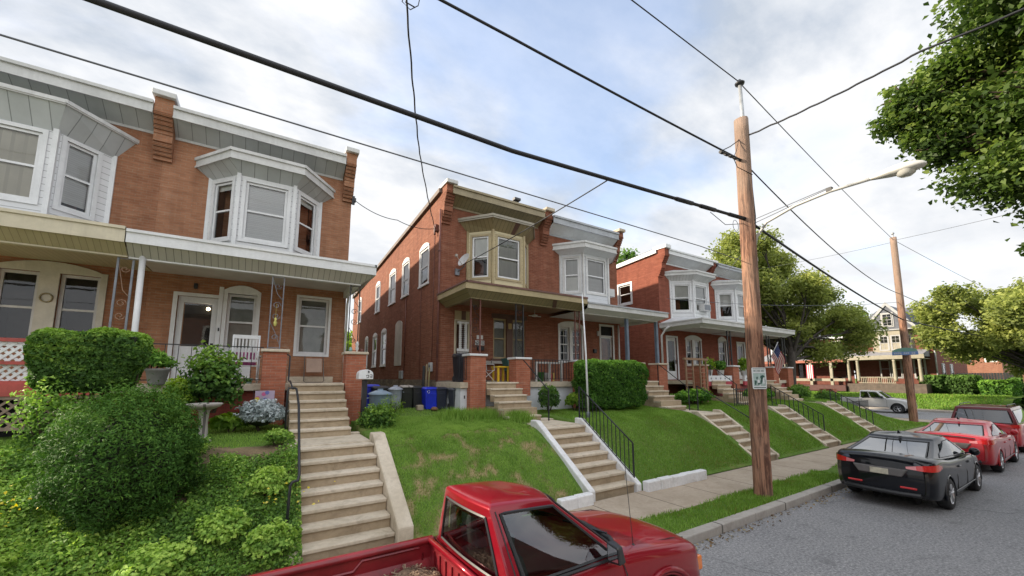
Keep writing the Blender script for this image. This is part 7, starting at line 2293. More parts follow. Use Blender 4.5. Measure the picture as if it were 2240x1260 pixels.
def box_hedge(name, x0, x1, y0, y1, z0, z1, n, size, mat, label, cat='hedge', group=None, seed=0, tint=(.42, .25), rnd=.16, top_lite=.35, stems=0, lump=.05, foot=1.0, pe=9.0):
    t = thing(name, ((x0 + x1) / 2, (y0 + y1) / 2, z0), label, cat, group)
    c = np.array([(x0 + x1) / 2, (y0 + y1) / 2, (z0 + z1) / 2]); h = np.array([x1 - x0, y1 - y0, z1 - z0]) / 2
    d = sph(n)
    # superellipsoid directions: nearly a box with soft edges
    pw = 5.0
    k = 1 / (np.abs(d) ** pw).sum(1) ** (1 / pw)
    q = d * k[:, None]
    # resample evenly over the faces
    f = rng.integers(0, 3, n); w = h[[1, 0, 0]] * h[[2, 2, 1]]
    f = rng.choice(3, n, p=w / w.sum()); s_ = rng.choice([-1, 1], n)
    q = rng.uniform(-1, 1, (n, 3)); q[np.arange(n), f] = s_
    q = q / ((np.abs(q) ** pe).sum(1) ** (1 / pe))[:, None]
    lum = 1 + lump * (vnoise(q[:, 0] * h[0] + q[:, 2] * h[2], q[:, 1] * h[1] - q[:, 2] * h[2], 3.2, seed))
    depth = 1 - rng.exponential(.055, n)
    P = c + q * h * (lum * np.clip(depth, .6, 1.03))[:, None]
    # narrower at the foot
    fz = np.clip((P[:, 2] - z0) / (z1 - z0), 0, 1)
    P[:, :2] = c[:2] + (P[:, :2] - c[:2]) * (foot + (1 - foot) * np.clip(fz * 1.6, 0, 1))[:, None]
    nr = np.sign(q) * (np.abs(q) ** 6); nr /= np.linalg.norm(nr, axis=1)[:, None]
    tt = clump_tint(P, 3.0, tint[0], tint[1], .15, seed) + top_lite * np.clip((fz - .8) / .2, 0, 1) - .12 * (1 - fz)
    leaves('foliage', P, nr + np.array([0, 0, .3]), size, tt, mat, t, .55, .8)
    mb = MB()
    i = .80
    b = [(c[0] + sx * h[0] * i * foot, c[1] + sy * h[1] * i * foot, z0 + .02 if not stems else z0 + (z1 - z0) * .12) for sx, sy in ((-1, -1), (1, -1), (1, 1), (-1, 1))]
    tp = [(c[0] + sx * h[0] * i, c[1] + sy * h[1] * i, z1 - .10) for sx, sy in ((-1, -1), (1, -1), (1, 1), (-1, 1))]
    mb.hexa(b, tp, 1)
    rs_ = random.Random(seed)
    for k_ in range(max(stems, 3)):
        x = rs_.uniform(x0 + .15, x1 - .15); y = (y0 + y1) / 2 + rs_.uniform(-.1, .1)
        mb.tube([(x, y, z0 - (.7 if stems else .1)), (x + rs_.uniform(-.1, .1), y, z0 + .5)], .018, 5, 0)
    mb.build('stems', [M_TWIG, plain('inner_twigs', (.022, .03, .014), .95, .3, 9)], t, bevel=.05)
    return t


def limb(mb, p, d, L_, r, depth, tips, rs_, split=2, m=0):
    pts = [Vector(p)]; rr = [r]; q = Vector(p); dd = Vector(d).normalized()
    ns = 4
    for k in range(ns):
        dd = (dd + Vector((rs_.uniform(-.18, .18), rs_.uniform(-.18, .18), rs_.uniform(-.05, .14)))).normalized()
        q = q + dd * L_ / ns; pts.append(q.copy()); rr.append(r * (1 - .45 * (k + 1) / ns))
    mb.tube(pts, rr, 7 if depth > 1 else 5, m, caps=False)
    if depth == 0:
        tips.append(q); return
    for k in range(split):
        a = rs_.uniform(0, 6.28); sp = rs_.uniform(.45, .95)
        side = dd.orthogonal().normalized(); side.rotate(Matrix.Rotation(a, 3, dd))
        limb(mb, q if k else pts[-2], dd + side * sp, L_ * rs_.uniform(.6, .8), rr[-1] * .8, depth - 1, tips, rs_, split, m)
    tips.append(pts[2])


def tree(name, base, h_trunk, r0, clumps, mat, bark, label, leaf=.14, per=900, seed=0, group=None, tint=(.45, .28), lean=(0, 0), sun=.2, cat='tree', depth=2, flat=.75, inner=.25, lump=.22):
    """trunk and limbs reaching into leaf clumps [(x, y, z, r)]"""
    t = thing(name, base, label, cat, group)
    rs_ = random.Random(seed)
    mb = MB(); b = Vector(base); top = b + Vector((lean[0], lean[1], h_trunk))
    mb.tube([b - Vector((0, 0, .2)), b + Vector((lean[0] * .2, lean[1] * .2, h_trunk * .3)), b + Vector((lean[0] * .6, lean[1] * .6, h_trunk * .7)), top], [r0 * 1.25, r0, r0 * .86, r0 * .72], 12)
    for c in clumps:
        e = Vector(c[:3]); k = rs_.uniform(.55, 1.0)
        s_ = b.lerp(top, k); mid = s_.lerp(e, .5) + Vector((rs_.uniform(-.3, .3), rs_.uniform(-.3, .3), rs_.uniform(0, .5)))
        mb.tube([s_, mid, e], [r0 * .42, r0 * .26, r0 * .09], 7, 0, caps=False)
        for j in range(4):
            dd = Vector(sph(1)[0]) * c[3] * .8; dd.z = abs(dd.z) * .7
            mb.tube([mid.lerp(e, rs_.uniform(.2, .9)), e + dd * .5, e + dd], [r0 * .14, r0 * .08, r0 * .03], 5, 0, caps=False)
    mb.build('trunk', bark, t)
    PP, DD, TT = [], [], []
    for i, c in enumerate(clumps):
        n = int(per * c[3] ** 2 * (c[4] if len(c) > 4 else 1))
        P, d, r = blob_pts(c[:3], (c[3], c[3], c[3] * flat), n, inner, lump, 2.6, seed * 7 + i)
        # sprays: pull leaves into small bunches so that gaps open between them
        g = max(6, n // 26)
        cen = P[rng.integers(0, n, g)]; own = rng.integers(0, g, n)
        P = P * .30 + cen[own] * .70 + rng.normal(0, c[3] * .055, (n, 3))
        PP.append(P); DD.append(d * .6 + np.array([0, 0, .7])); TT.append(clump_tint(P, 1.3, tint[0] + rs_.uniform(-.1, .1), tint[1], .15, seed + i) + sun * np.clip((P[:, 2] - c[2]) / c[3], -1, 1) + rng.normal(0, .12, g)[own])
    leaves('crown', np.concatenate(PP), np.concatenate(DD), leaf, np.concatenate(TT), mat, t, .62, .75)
    return t


# --- left garden ---------------------------------------------------
shrub('round_shrub', (-1.52, 7.75, 1.60), (.85, .88, 1.04), 46000, .05, L_YEW, 'big round dark green shrub in the middle of the left garden bank', 'shrub', seed=3, tint=(.42, .22), lump=.15, inner=.76, lite_top=.3, aspect=.30, spread=1.0, up=.6, bottom=-.95)
th = box_hedge('tall_hedge', -3.15, -1.72, 8.85, 9.6, 2.62, 3.58, 20000, .068, L_HEDGE, 'tall flat topped hedge on bare stems in front of the porch at left', 'hedge', seed=5, stems=9, tint=(.52, .30), lump=.12, top_lite=.5, pe=5.5, foot=.82)
shrub('leggy_shrub', (-2.75, 9.05, 2.15), (.42, .36, .72), 2600, .06, L_IVY, 'thin leggy shrub below the tall flat topped hedge', seed=8, inner=.3, lump=.35, tint=(.35, .25), core=False)
shrub('porch_bush', (-.90, 10.35, 2.74), (.50, .40, .66), 3300, .088, L_HEDGE, 'leafy dark green bush before the porch railing near the white rocking chair', seed=11, inner=.25, lump=.35, tint=(.48, .28), aspect=.62, core=False, lite_top=.35)
shrub('lime_bush', (-1.42, 10.2, 2.38), (.28, .25, .42), 1300, .085, L_LIME, 'yellow green bush behind the bird bath', seed=12, inner=.3, core=False)
shrub('fern', (-2.02, 11.0, 3.12), (.36, .25, .26), 1500, .10, L_BOX, 'bright green fern spilling from the grey urn on the porch edge', 'plant', seed=13, inner=.2, lump=.3, aspect=.3, core=False, bottom=-.4, stems=3, tint=(.7, .2))
shrub('hosta', (-.55, 10.25, 1.83), (.34, .26, .2), 420, .17, L_LIME, 'hosta with broad yellow green leaves beside the bird bath', 'plant', seed=14, inner=.3, core=False, bottom=-.2, stems=2, tint=(.25, .35), up=1.0)
shrub('dusty_miller', (.02, 10.15, 1.98), (.44, .38, .32), 3200, .075, L_SILVER, 'mound of silvery dusty miller leaves by the tan house steps', 'plant', seed=15, inner=.6, lump=.2, bottom=-.3, tint=(.55, .3), stems=3, aspect=.5)
shrub('step_weeds', (.3, 8.75, 1.66), (.26, .2, .18), 700, .06, L_IVY, 'small weedy plant at the top of the left bank beside the pipe rail', 'plant', seed=16, inner=.2, core=False, stems=2, bottom=-.3)

# ground cover on the left bank: grown in many low mounds
n_ = 130000
gx = rng.uniform(-7.0, .62, n_); gy = rng.uniform(6.55, 8.95, n_)
mound = .10 + .16 * np.clip(vnoise(gx, gy, 1.6, 41) + .35, 0, 1) + .06 * vnoise(gx, gy, 5.3, 42)
bare = (vnoise(gx, gy, .9, 44) + .45 * vnoise(gx, gy, 2.7, 45) > .75) | ((gy > 8.25 + .2 * vnoise(gx, gy, 3, 7)) & (gx > -.75)) | (rng.uniform(0, 1, n_) < np.clip((gy - 8.3) * 1.2, 0, .9))
inshrub = ((gx + 1.52) / .55) ** 2 + ((gy - 7.8) / .5) ** 2 < 1
ok = ~bare & ~inshrub
gx, gy, mound = gx[ok], gy[ok], mound[ok]
gzv = gz(gx, gy, False) + mound * rng.uniform(.3, 1.05, len(gx))
tint = .45 + .30 * vnoise(gx, gy, 1.15, 47) + .22 * vnoise(gx, gy, 5, 48) + rng.normal(0, .2, len(gx)) + .12 * np.clip((7.3 - gy), 0, 1)
o = leaves('ground_cover', np.column_stack([gx, gy, gzv]), np.tile(np.array([0, -.35, 1.0]), (len(gx), 1)), .047, tint, L_IVY, None, .62, .9)
tag(o, 'leafy green ground cover spilling down the left garden bank to the stairs', 'ground cover', kind='stuff')
for c, nn_, lab in (((-2.95, 7.35, 1.25), 420, 'patch of yellow flowers at the left edge of the bank'), ((.45, 7.15, 1.02), 26, 'few pale yellow blooms beside the wide stairs')):
    P = np.array(c) + rng.normal(0, 1, (nn_, 3)) * np.array([.22, .16, .14])
    t = thing('flower_patch', c, lab, 'flowers', 'yellow flowers on the left bank')
    leaves('blooms', P, np.tile(np.array([0, -.5, 1.0]), (nn_, 1)), .040, np.full(nn_, .6) + rng.normal(0, .2, nn_), L_YEL, t, .8, .5)
nl = 900
lx_ = rng.uniform(3.5, 30, nl); ly_ = KERB - np.abs(rng.normal(0, .13, nl)) - .02
o = leaves('leaf_litter', np.column_stack([lx_, ly_, np.full(nl, .012)]), np.tile(np.array([0, 0, 1.0]), (nl, 1)), .05, rng.uniform(0, 1, nl), leaf_mat('dead_leaf', (0.100, 0.060, 0.030), (0.240, 0.160, 0.080), (0.360, 0.300, 0.140), .8, .1, .1), None, .6, .3)
tag(o, 'brown dead leaves and grit lying in the gutter along the kerb', 'leaf litter', kind='stuff')
# taller weeds in clumps
for k, (cx_, cy_, r_, s_) in enumerate(((-.35, 7.0, .3, 1), (.2, 7.55, .28, 2), (-2.6, 6.85, .4, 3), (-1.0, 6.75, .38, 5), (.25, 6.75, .3, 6))):
    z_ = float(gz(cx_, cy_, False))
    shrub('weed_clump', (cx_, cy_, z_ + .15), (r_, r_ * .8, .26), 2600, .055, L_IVY, ['weeds low on the bank just below the round shrub at right', 'weeds against the wide stairs under the bent pipe rail', 'weeds at the bottom left corner of the bank', 'weeds straight below the big round shrub', 'weeds at the foot of the wide stairs'][k], 'weeds', 'weed clumps on the left bank', seed=20 + s_, inner=.2, lump=.35, core=False, stems=3, bottom=-.3, tint=(.6, .25), aspect=.65, up=.8)

# --- middle and right gardens --------------------------------------
box_hedge('clipped_hedge', 9.15, 12.3, 9.75, 10.75, 1.75, 3.40, 26000, .075, L_BOX, 'clipped box shaped green hedge behind the white flagpole', 'hedge', seed=31, tint=(.42, .2), top_lite=.5, lump=.07, foot=.9)
shrub('step_bush', (8.05, 10.5, 2.15), (.38, .34, .42), 1900, .075, L_HEDGE, 'small rounded bush right of the red house porch steps', seed=32, inner=.4, core=False, tint=(.4, .25))
shrub('lime_bush', (9.25, 10.6, 1.98), (.36, .3, .32), 900, .085, L_LIME, 'yellow green plant between the flagpole and the hedge', seed=33, inner=.3, core=False, bottom=-.4, tint=(.45, .3))
shrub('mailbox_bush', (2.38, 9.95, 1.78), (.42, .35, .36), 2300, .065, L_HEDGE, 'grey green bush growing around the foot of the white mailbox', seed=34, inner=.3, lump=.3, core=False, tint=(.6, .25), bottom=-.5)
shrub('tall_weeds', (2.72, 10.3, 1.92), (.4, .3, .36), 1100, .055, L_LIME, 'tall thin weeds before the round lidded trash can', 'weeds', seed=35, inner=.1, lump=.35, core=False, tint=(.3, .3), aspect=.3, bottom=-.4)
for k, (cx_, cy_, w_) in enumerate(((5.55, 10.4, .75), (6.3, 9.75, .35), (4.7, 10.3, .5))):
    n2 = 1500
    P = np.column_stack([cx_ + rng.normal(0, w_ * .5, n2), cy_ + rng.normal(0, .22, n2), np.zeros(n2)]); P[:, 2] = gz(P[:, 0], P[:, 1], False)
    o = blades('tall_grass', P, .26, .022, np.clip(.75 + rng.normal(0, .15, n2), 0, 1), M_GRASS, .8)
    tag(o, 'tall uncut grass around the foot of the brick porch pier and steps', 'grass')
for k, (x_, y_, w_, n2, lab) in enumerate(((15.9, 10.4, 1.2, 2600, 'low leafy bed before the trellis of the third house'), (21.3, 10.4, 1.2, 2000, 'low leafy bed right of the third house steps'),
                                         (25.6, 10.3, .8, 1800, 'dark rounded bush near the flag porch'), (27.9, 9.8, 1.0, 2600, 'reddish green bush right of the last porch'), (29.5, 10.2, .7, 1500, 'small green bush beside the brick pier far right'))):
    shrub('garden_bush', (x_, y_, float(gz(x_, y_, False)) + .32), (w_, .45, .45 if k > 1 else .34), n2, .12, L_DKTREE if k in (2, 3) else L_BOX, lab, 'shrub', 'bushes before the third twin', seed=40 + k, inner=.3, lump=.25, core=False, bottom=-.5, tint=(.5, .3))
# far hedges across the cross street
box_hedge('round_hedge', 57.0, 60.5, 8.2, 12.1, 1.0, 3.0, 9000, .26, L_DKTREE, 'dark clipped hedge before the far brick house', 'hedge', 'hedges across the cross street', seed=51, tint=(.25, .2), lump=.08, foot=.8, top_lite=.45)
box_hedge('round_hedge', 56.0, 60.0, 5.9, 8.0, .6, 2.5, 7000, .24, L_BOX, 'lighter green rounded hedge right of the dark hedge', 'hedge', 'hedges across the cross street', seed=52, tint=(.45, .25), lump=.1, foot=.85)
box_hedge('round_hedge', 61.0, 68.0, 4.6, 6.9, .4, 2.7, 7000, .28, L_DKTREE, 'dark hedge at the right edge behind the lighter one', 'hedge', 'hedges across the cross street', seed=53, tint=(.2, .2), lump=.1)

# --- trees ---------------------------------------------------------
def crown(c, R3, n, r, seed, zmin=-.9):
    rs_ = random.Random(seed); L_ = []
    k = 0
    while len(L_) < n and k < 4000:
        k += 1
        d = Vector((rs_.gauss(0, 1), rs_.gauss(0, 1), rs_.gauss(0, 1))).normalized() * rs_.uniform(.45, .95)
        if d.z < zmin: continue
        q = (c[0] + d.x * R3[0], c[1] + d.y * R3[1], c[2] + d.z * R3[2], r * rs_.uniform(.75, 1.25))
        if all((Vector(q[:3]) - Vector(o_[:3])).length > r * .62 for o_ in L_): L_.append(q)
    return L_


# near maple on the right: the overhanging limbs are placed to match its outline
mc = [(12.6, 1.55, 8.2, 1.15), (12.4, .95, 6.9, 1.15), (13.2, 1.4, 9.7, 1.3), (12.2, .1, 8.0, 1.5), (13.4, .2, 10.6, 1.7), (11.6, -.6, 6.6, 1.5), (13.2, .2, 6.0, 1.0), (12.6, -.9, 5.6, 1.2), (11.4, -1.2, 9.2, 1.7),
      (12.0, -.6, 11.6, 1.8), (13.6, 1.75, 8.9, .8), (11.6, .5, 10.2, 1.2), (14.6, .6, 8.6, 1.4), (14.9, -.4, 10.9, 1.8), (13.0, .55, 5.4, .6), (12.2, 2.0, 8.9, .75), (12.3, 1.85, 8.2, .7), (12.1, 1.7, 7.7, .6), (12.6, 1.75, 9.6, .6), (12.0, 2.3, 8.7, .6), (12.0, 2.15, 9.2, .55)]
mc += [(q[0], q[1], q[2], q[3]) for q in crown((15.5, -5.0, 10.5), (4.5, 4.6, 4.8), 18, 1.9, 61, -.5)]
tree('maple_tree', (15.0, -5.3, .15), 5.2, .34, mc, L_MAPLE, M_BARK, 'big dark maple tree overhanging the top right corner', leaf=.115, per=2500, seed=60, tint=(.46, .30), sun=.25, inner=.2)
# honey locust like street tree behind the big pole
tc_ = crown((32.5, 16.0, 9.2), (6.0, 5.2, 4.9), 36, 1.6, 62, -.75) + [(37, 10.6, 6.2, 1.7), (39, 11.3, 5.6, 1.6), (38.2, 11.8, 7.6, 1.8), (34, 12, 4.6, 1.6), (36.5, 12.5, 9.0, 1.5), (35.5, 11.2, 7.2, 1.5), (34.5, 13, 9.5, 1.7), (34, 12.6, 7.2, 1.6), (36, 13, 6.6, 1.6), (32, 13.4, 8.4, 1.6), (33, 14, 11.4, 1.6), (36.8, 13.6, 10.4, 1.4), (33.5, 13.5, 5.0, 1.4), (35.5, 12.5, 4.8, 1.4), (31.8, 13.8, 5.9, 1.3), (37.6, 12.2, 4.9, 1.2)]
tree('street_tree', (30.3, 12.6, 1.0), 4.6, .26, tc_, L_TREE, M_BARKD, 'large yellow green feathery tree right behind the big wooden pole', leaf=.19, per=680, seed=63, tint=(.48, .26), sun=.22, inner=.15, lean=(1.2, .2))
tc_ = crown((27, 22, 9.0), (3.5, 4, 4.6), 12, 1.7, 70, -.8)
tree('street_tree', (27.4, 21.5, 1.6), 5.0, .22, tc_, L_DKTREE, M_BARKD, 'darker tree standing behind the end of the third twin', leaf=.26, per=330, seed=71, tint=(.45, .28), sun=.2, inner=.2)
tc_ = crown((24.5, 37, 13.6), (4.2, 4, 3.8), 13, 1.8, 64, -.8)
tree('street_tree', (24.5, 37, 2), 9.0, .3, tc_, L_DKTREE, M_BARKD, 'tree top showing above the roofs between the second and third twin', leaf=.32, per=260, seed=65, tint=(.55, .28), inner=.2)
tc_ = crown((64, 18.5, 7.5), (4.5, 3.5, 4.2), 12, 2.2, 66)
tree('street_tree', (66, 19, 1), 4, .3, tc_, L_DKTREE, M_BARKD, 'dark green tree top rising behind the gable of the far house', leaf=.4, per=170, seed=67, tint=(.35, .25))
tc_ = crown((52, 5.6, 7.3), (6.2, 4.6, 3.6), 30, 1.9, 68, -.75) + [(50, 8.9, 8.0, 1.5), (54, 9.6, 7.6, 1.4), (56, 4.4, 4.3, 1.7), (57, 5.2, 3.6, 1.4), (51, 7.4, 5.8, 1.3), (53.5, 10.3, 7.4, 1.3), (52.5, 9.9, 6.2, 1.0)]
tree('street_tree', (54.5, 3.9, .2), 4.2, .22, tc_, L_TREE, M_BARKD, 'wide yellow green tree at the right edge beyond the cross street', leaf=.25, per=480, seed=69, tint=(.45, .27), sun=.22, inner=.2)
tc_ = crown((4.5, 34, 4.8), (2.8, 2.5, 3.0), 9, 1.2, 72)
tree('street_tree', (4.5, 34.5, 1.6), 3, .2, tc_, L_LIME, M_BARKD, 'light green tree glimpsed between the tan house and the red house', leaf=.2, per=380, seed=73, tint=(.35, .25))

# ================================================================== yard and porch things
M_PLAST = plain('white_plastic', (.78, .79, .81), .4, .05, 3)
# pipe rail beside the wide stairs
t = thing('pipe_rail', (.4, 8.5, 1.5), 'bent black pipe handrail beside the wide concrete stairs', 'handrail')
mb = MB()
mb.tube([(.44, 9.6, 1.6), (.44, 9.6, 2.50), (.46, 9.62, 2.58), (.56, 9.62, 2.58), (.60, 9.58, 2.56), (.58, 8.4, 2.30), (.56, 7.1, 1.30), (.54, 7.0, 1.24), (.47, 7.0, 1.23), (.44, 7.0, 1.18), (.42, 6.98, .3)], .022, 8)
mb.build('pipe', M_IRON, t)
mb = MB(); mb.tube([(.54, 9.68, 2.56), (.50, 10.2, 2.72), (.50, 10.9, 2.72), (.50, 10.93, 2.78), (.50, 10.93, 3.32), (.44, 10.94, 3.36)], .018, 8); mb.build('upper_pipe', M_IRON, t)


def sloped_rail(label, x, y0, z0, y1, z1, h0, h1, step=.14, posts=True, r=.008, lean=0.0, balusters=True):
    t = thing('iron_railing', (x, y0, z0), label, 'railing', 'black iron railings beside the stairs')
    mb = MB()
    mb.tube([(x, y0, z0 + h0), (x + lean, y1, z1 + h1)], .018, 6)
    if balusters: mb.tube([(x, y0, z0 + .1), (x + lean, y1, z1 + .1)], .012, 6)
    mb.build('top_rail', M_IRON, t)
    mb = MB()
    n_ = int(abs(y1 - y0) / step) if balusters else 1
    for k in range(n_ + 1):
        f = k / n_; rr = .016 if k in (0, n_) else r
        za = z0 + (z1 - z0) * f
        mb.box(x + lean * f - rr, x + lean * f + rr, y0 + (y1 - y0) * f - rr, y0 + (y1 - y0) * f + rr, za - (.1 if k in (0, n_) else -.1), za + h0 + (h1 - h0) * f)
    mb.build('balusters', M_IRON, t)
    return t


sloped_rail('black iron railing with slim balusters on the white side wall of the middle stairs', 7.70, 6.72, .34, 8.62, 1.66, .88, .88, .13)
sloped_rail('single black handrail on the upper steps of the red house', 7.35, 9.6, 1.5, 11.0, 2.5, .92, .92, balusters=False)
sloped_rail('thin black handrail on the narrow stairs just left of the big pole', 14.45, 7.15, .42, 9.3, 1.6, .86, .88, balusters=False)
sloped_rail('black picket railing on the stairs right of the big pole', 19.66, 7.1, .45, 9.0, 1.62, .82, .82, .16, r=.012)
sloped_rail('black handrail on the porch steps beside the clipped hedge', 14.35, 9.6, 1.5, 11.0, 2.5, .9, .9, balusters=False)
sloped_rail('black handrail before the porch of the third house', 18.25, 9.8, 1.6, 11.0, 2.5, .9, .9, balusters=False)
sloped_rail('short black railing at the foot of the farthest stairs', 24.9, 7.0, .45, 8.6, 1.45, .75, .75, .2, r=.015)
for x0, x1, y, lab in ((16.9, 19.6, 9.2, 'level black picket railing on the lawn behind the big pole'), (28.6, 33.0, 9.4, 'long black picket fence along the corner lawn')):
    mb = MB()
    z = float(gz((x0 + x1) / 2, y, False))
    mb.box(x0, x1, y - .012, y + .012, z + .74, z + .77); mb.box(x0, x1, y - .01, y + .01, z + .12, z + .14)
    k = x0
    while k < x1: mb.box(k - .011, k + .011, y - .011, y + .011, z - .1, z + .8); k += .17
    tag(mb.build('picket_fence', M_IRON), lab, 'fence')

# bird bath
t = thing('bird_bath', (-.93, 9.6, 1.55), 'grey concrete bird bath on a fluted stem behind the round shrub', 'bird bath')
mb = MB(); mb.lathe([(.17, 1.52), (.17, 1.58), (.09, 1.68), (.07, 1.95), (.085, 2.15), (.12, 2.2)], (-.93, 9.6, 0), 16); mb.build('stem', M_KERB, t)
mb = MB(); mb.lathe([(.12, 2.19), (.24, 2.24), (.29, 2.30), (.27, 2.31), (.22, 2.27), (0, 2.25)], (-.93, 9.6, 0), 22, 0, 'z', False); mb.build('basin', M_KERB, t)
# garden flag
t = thing('garden_flag', (.05, 10.75, 1.9), 'small pink and yellow flowered garden flag near the tan house steps', 'flag')
mb = MB(); mb.tube([(-.18, 10.75, 1.8), (-.18, 10.75, 2.52), (.24, 10.75, 2.52)], .006, 5); mb.build('stand', M_IRON, t)
mb = MB(); mb.box(-.15, .23, 10.745, 10.755, 2.18, 2.5, 0)
for k in range(9):
    a = random.uniform(-.12, .2); b = random.uniform(2.2, 2.47); mb.lathe([(0, 0), (.045, 0)], (a, 10.743 - .0004 * k, b), 9, 1 + k % 3, 'y', False)
mb.build('cloth', [plain('flag_lilac', (.52, .42, .55), .8, .1), plain('flag_pink', (.65, .15, .32), .8, .1), plain('flag_yellow', (.75, .62, .08), .8, .1), plain('flag_blue', (.18, .20, .50), .8, .1)], t)

# rocking chair (white) on the tan house porch, seen from behind
def rocker(loc, rz, label):
    t = thing('rocking_chair', loc, label, 'chair', rz=rz); ORG[t.name] = Vector((0, 0, 0))
    mb = MB()
    for x in (-.26, .26): mb.tube([(x, .22, .05), (x, .26, .45), (x, .34, 1.16)], .022, 6)
    mb.box(-.28, .28, .31, .345, 1.08, 1.17); mb.box(-.26, .26, .255, .285, .52, .58)
    for k in range(7):
        x = -.21 + .07 * k; mb.hexa([(x - .018, .262, .56), (x + .018, .262, .56), (x + .018, .278, .56), (x - .018, .278, .56)], [(x - .018, .318, 1.1), (x + .018, .318, 1.1), (x + .018, .334, 1.1), (x - .018, .334, 1.1)])
    mb.build('backrest', M_WHITE, t)
    mb = MB()
    for k in range(6): mb.box(-.26, .26, -.25 + k * .085, -.25 + k * .085 + .07, .42, .44)
    mb.build('seat', M_WHITE, t)
    mb = MB()
    for x in (-.28, .28): mb.box(x - .04, x + .04, -.28, .28, .66, .685); mb.tube([(x, -.26, .05), (x, -.25, .66)], .02, 6)
    mb.build('armrest', M_WHITE, t)
    mb = MB()
    for x in (-.27, .27): mb.tube([(x, -.36, .09), (x, -.15, .02), (x, .15, .02), (x, .5, .12)], .02, 6)
    mb.build('rocker', M_WHITE, t)
    t.location = loc
    return t


rocker((-.42, 11.75, 2.655), R(180), 'white wooden rocking chair with a slatted back on the tan house porch')
mb = MB(); mb.hexa([(-.68, 11.66, 3.1), (-.2, 11.66, 3.1), (-.2, 11.74, 3.1), (-.68, 11.74, 3.1)], [(-.66, 11.60, 3.42), (-.22, 11.60, 3.42), (-.22, 11.66, 3.42), (-.66, 11.66, 3.42)])
tag(mb.build('cushion', plain('pink_cushion', (.62, .16, .38), .85, .25, 7), bevel=.03), 'pink patterned cushion leaning in the white rocking chair', 'cushion')
# folded tan chair against the wall
t = thing('folding_chair', (1.2, 12.75, 2.655), 'folded tan chair leaning under the right window of the tan house', 'chair')
mb = MB(); mb.hexa([(1.0, 12.70, 2.95), (1.42, 12.70, 2.95), (1.42, 12.74, 2.95), (1.0, 12.74, 2.95)], [(1.0, 12.88, 3.36), (1.42, 12.88, 3.36), (1.42, 12.92, 3.36), (1.0, 12.92, 3.36)]); mb.build('seat', plain('tan_vinyl', (.42, .29, .22), .6, .08), t, bevel=.03)
mb = MB(); mb.tube([(.97, 12.95, 3.42), (.95, 12.6, 2.70), (1.0, 12.58, 2.67), (1.42, 12.58, 2.67), (1.47, 12.6, 2.70), (1.45, 12.95, 3.42)], .014, 6); mb.build('frame', plain('dull_frame', (.16, .13, .11), .4, .1), t)
# urn
t = thing('urn', (-1.92, 11.05, 2.6), 'grey urn on the porch edge left of the leafy bush', 'planter')
mb = MB(); mb.lathe([(.13, 2.655), (.15, 2.7), (.19, 2.92), (.22, 2.95), (.22, 2.99), (.17, 2.99), (.16, 2.95)], (-1.92, 11.05, 0), 18, 0, 'z', False); mb.build('bowl', plain('grey_stoneware', (.30, .29, .28), .8, .12, 4), t)
mb = MB(); mb.lathe([(.001, 2.93), (.165, 2.93)], (-1.92, 11.05, 0), 16, 0, 'z', False); mb.build('soil', M_SOIL, t)
# small pots along the porch edge
for k, (x, c, lab) in enumerate(((-.3, (.22, .36, .30), 'small grey green pot at the porch edge below the rocking chair'), (-.45, (.40, .10, .06), 'small red pot beside the rocking chair foot'), (-.9, (.66, .66, .66), 'white pot on the porch edge behind the bush'))):
    mb = MB(); mb.lathe([(.05, 0), (.075, .12), (.08, .13), (.065, .13), (.06, .10), (0, .10)], (x, 11.28, 2.656), 12, 0, 'z', False)
    tag(mb.build('flower_pot', plain('pot_%s' % ('green', 'red', 'white')[k], c, .6, .1)), lab, 'pot', 'pots on the tan house porch')
mb = MB(); mb.lathe([(.10, 0), (.11, .22), (.09, .24)], (-2.45, 11.25, 2.66), 14); mb.lathe([(.10, .0), (.09, .02)], (-2.45, 11.25, 2.9), 14)
tag(mb.build('bucket', plain('blue_white', (.30, .38, .55), .4, .2, 5)), 'small blue and white bucket behind the hedge on the porch', 'bucket')
mb = MB(); mb.lathe([(.03, 0), (.02, .03), (.05, .09), (.03, .15), (.05, .2), (.02, .28)], (2.05, 11.05, 3.481), 9); mb.lathe([(.03, 0), (.05, .05), (.03, .12)], (1.9, 11.1, 3.481), 9, 1)
mb.lathe([(.04, 0), (.06, .04), (.04, .09)], (2.18, 11.12, 3.481), 9, 2)
tag(mb.build('ornament', [M_WHITE2, plain('pale_teal', (.25, .42, .40), .5, .1), M_IRONR]), 'cluster of small ornaments on the right brick pier of the tan house', 'ornament')
mb = MB(); mb.lathe([(.0, 0), (.03, .03), (.045, .09), (.02, .15), (.035, .19), (.0, .23)], (.14, 11.19, 4.05), 9); mb.tube([(.14, 11.19, 4.28), (.14, 11.19, 4.62)], .003, 4)
tag(mb.build('hanging_ornament', plain('yellow_orn', (.60, .55, .16), .5, .2, 9)), 'small yellow and green ornament hanging inside the grey iron post', 'ornament')

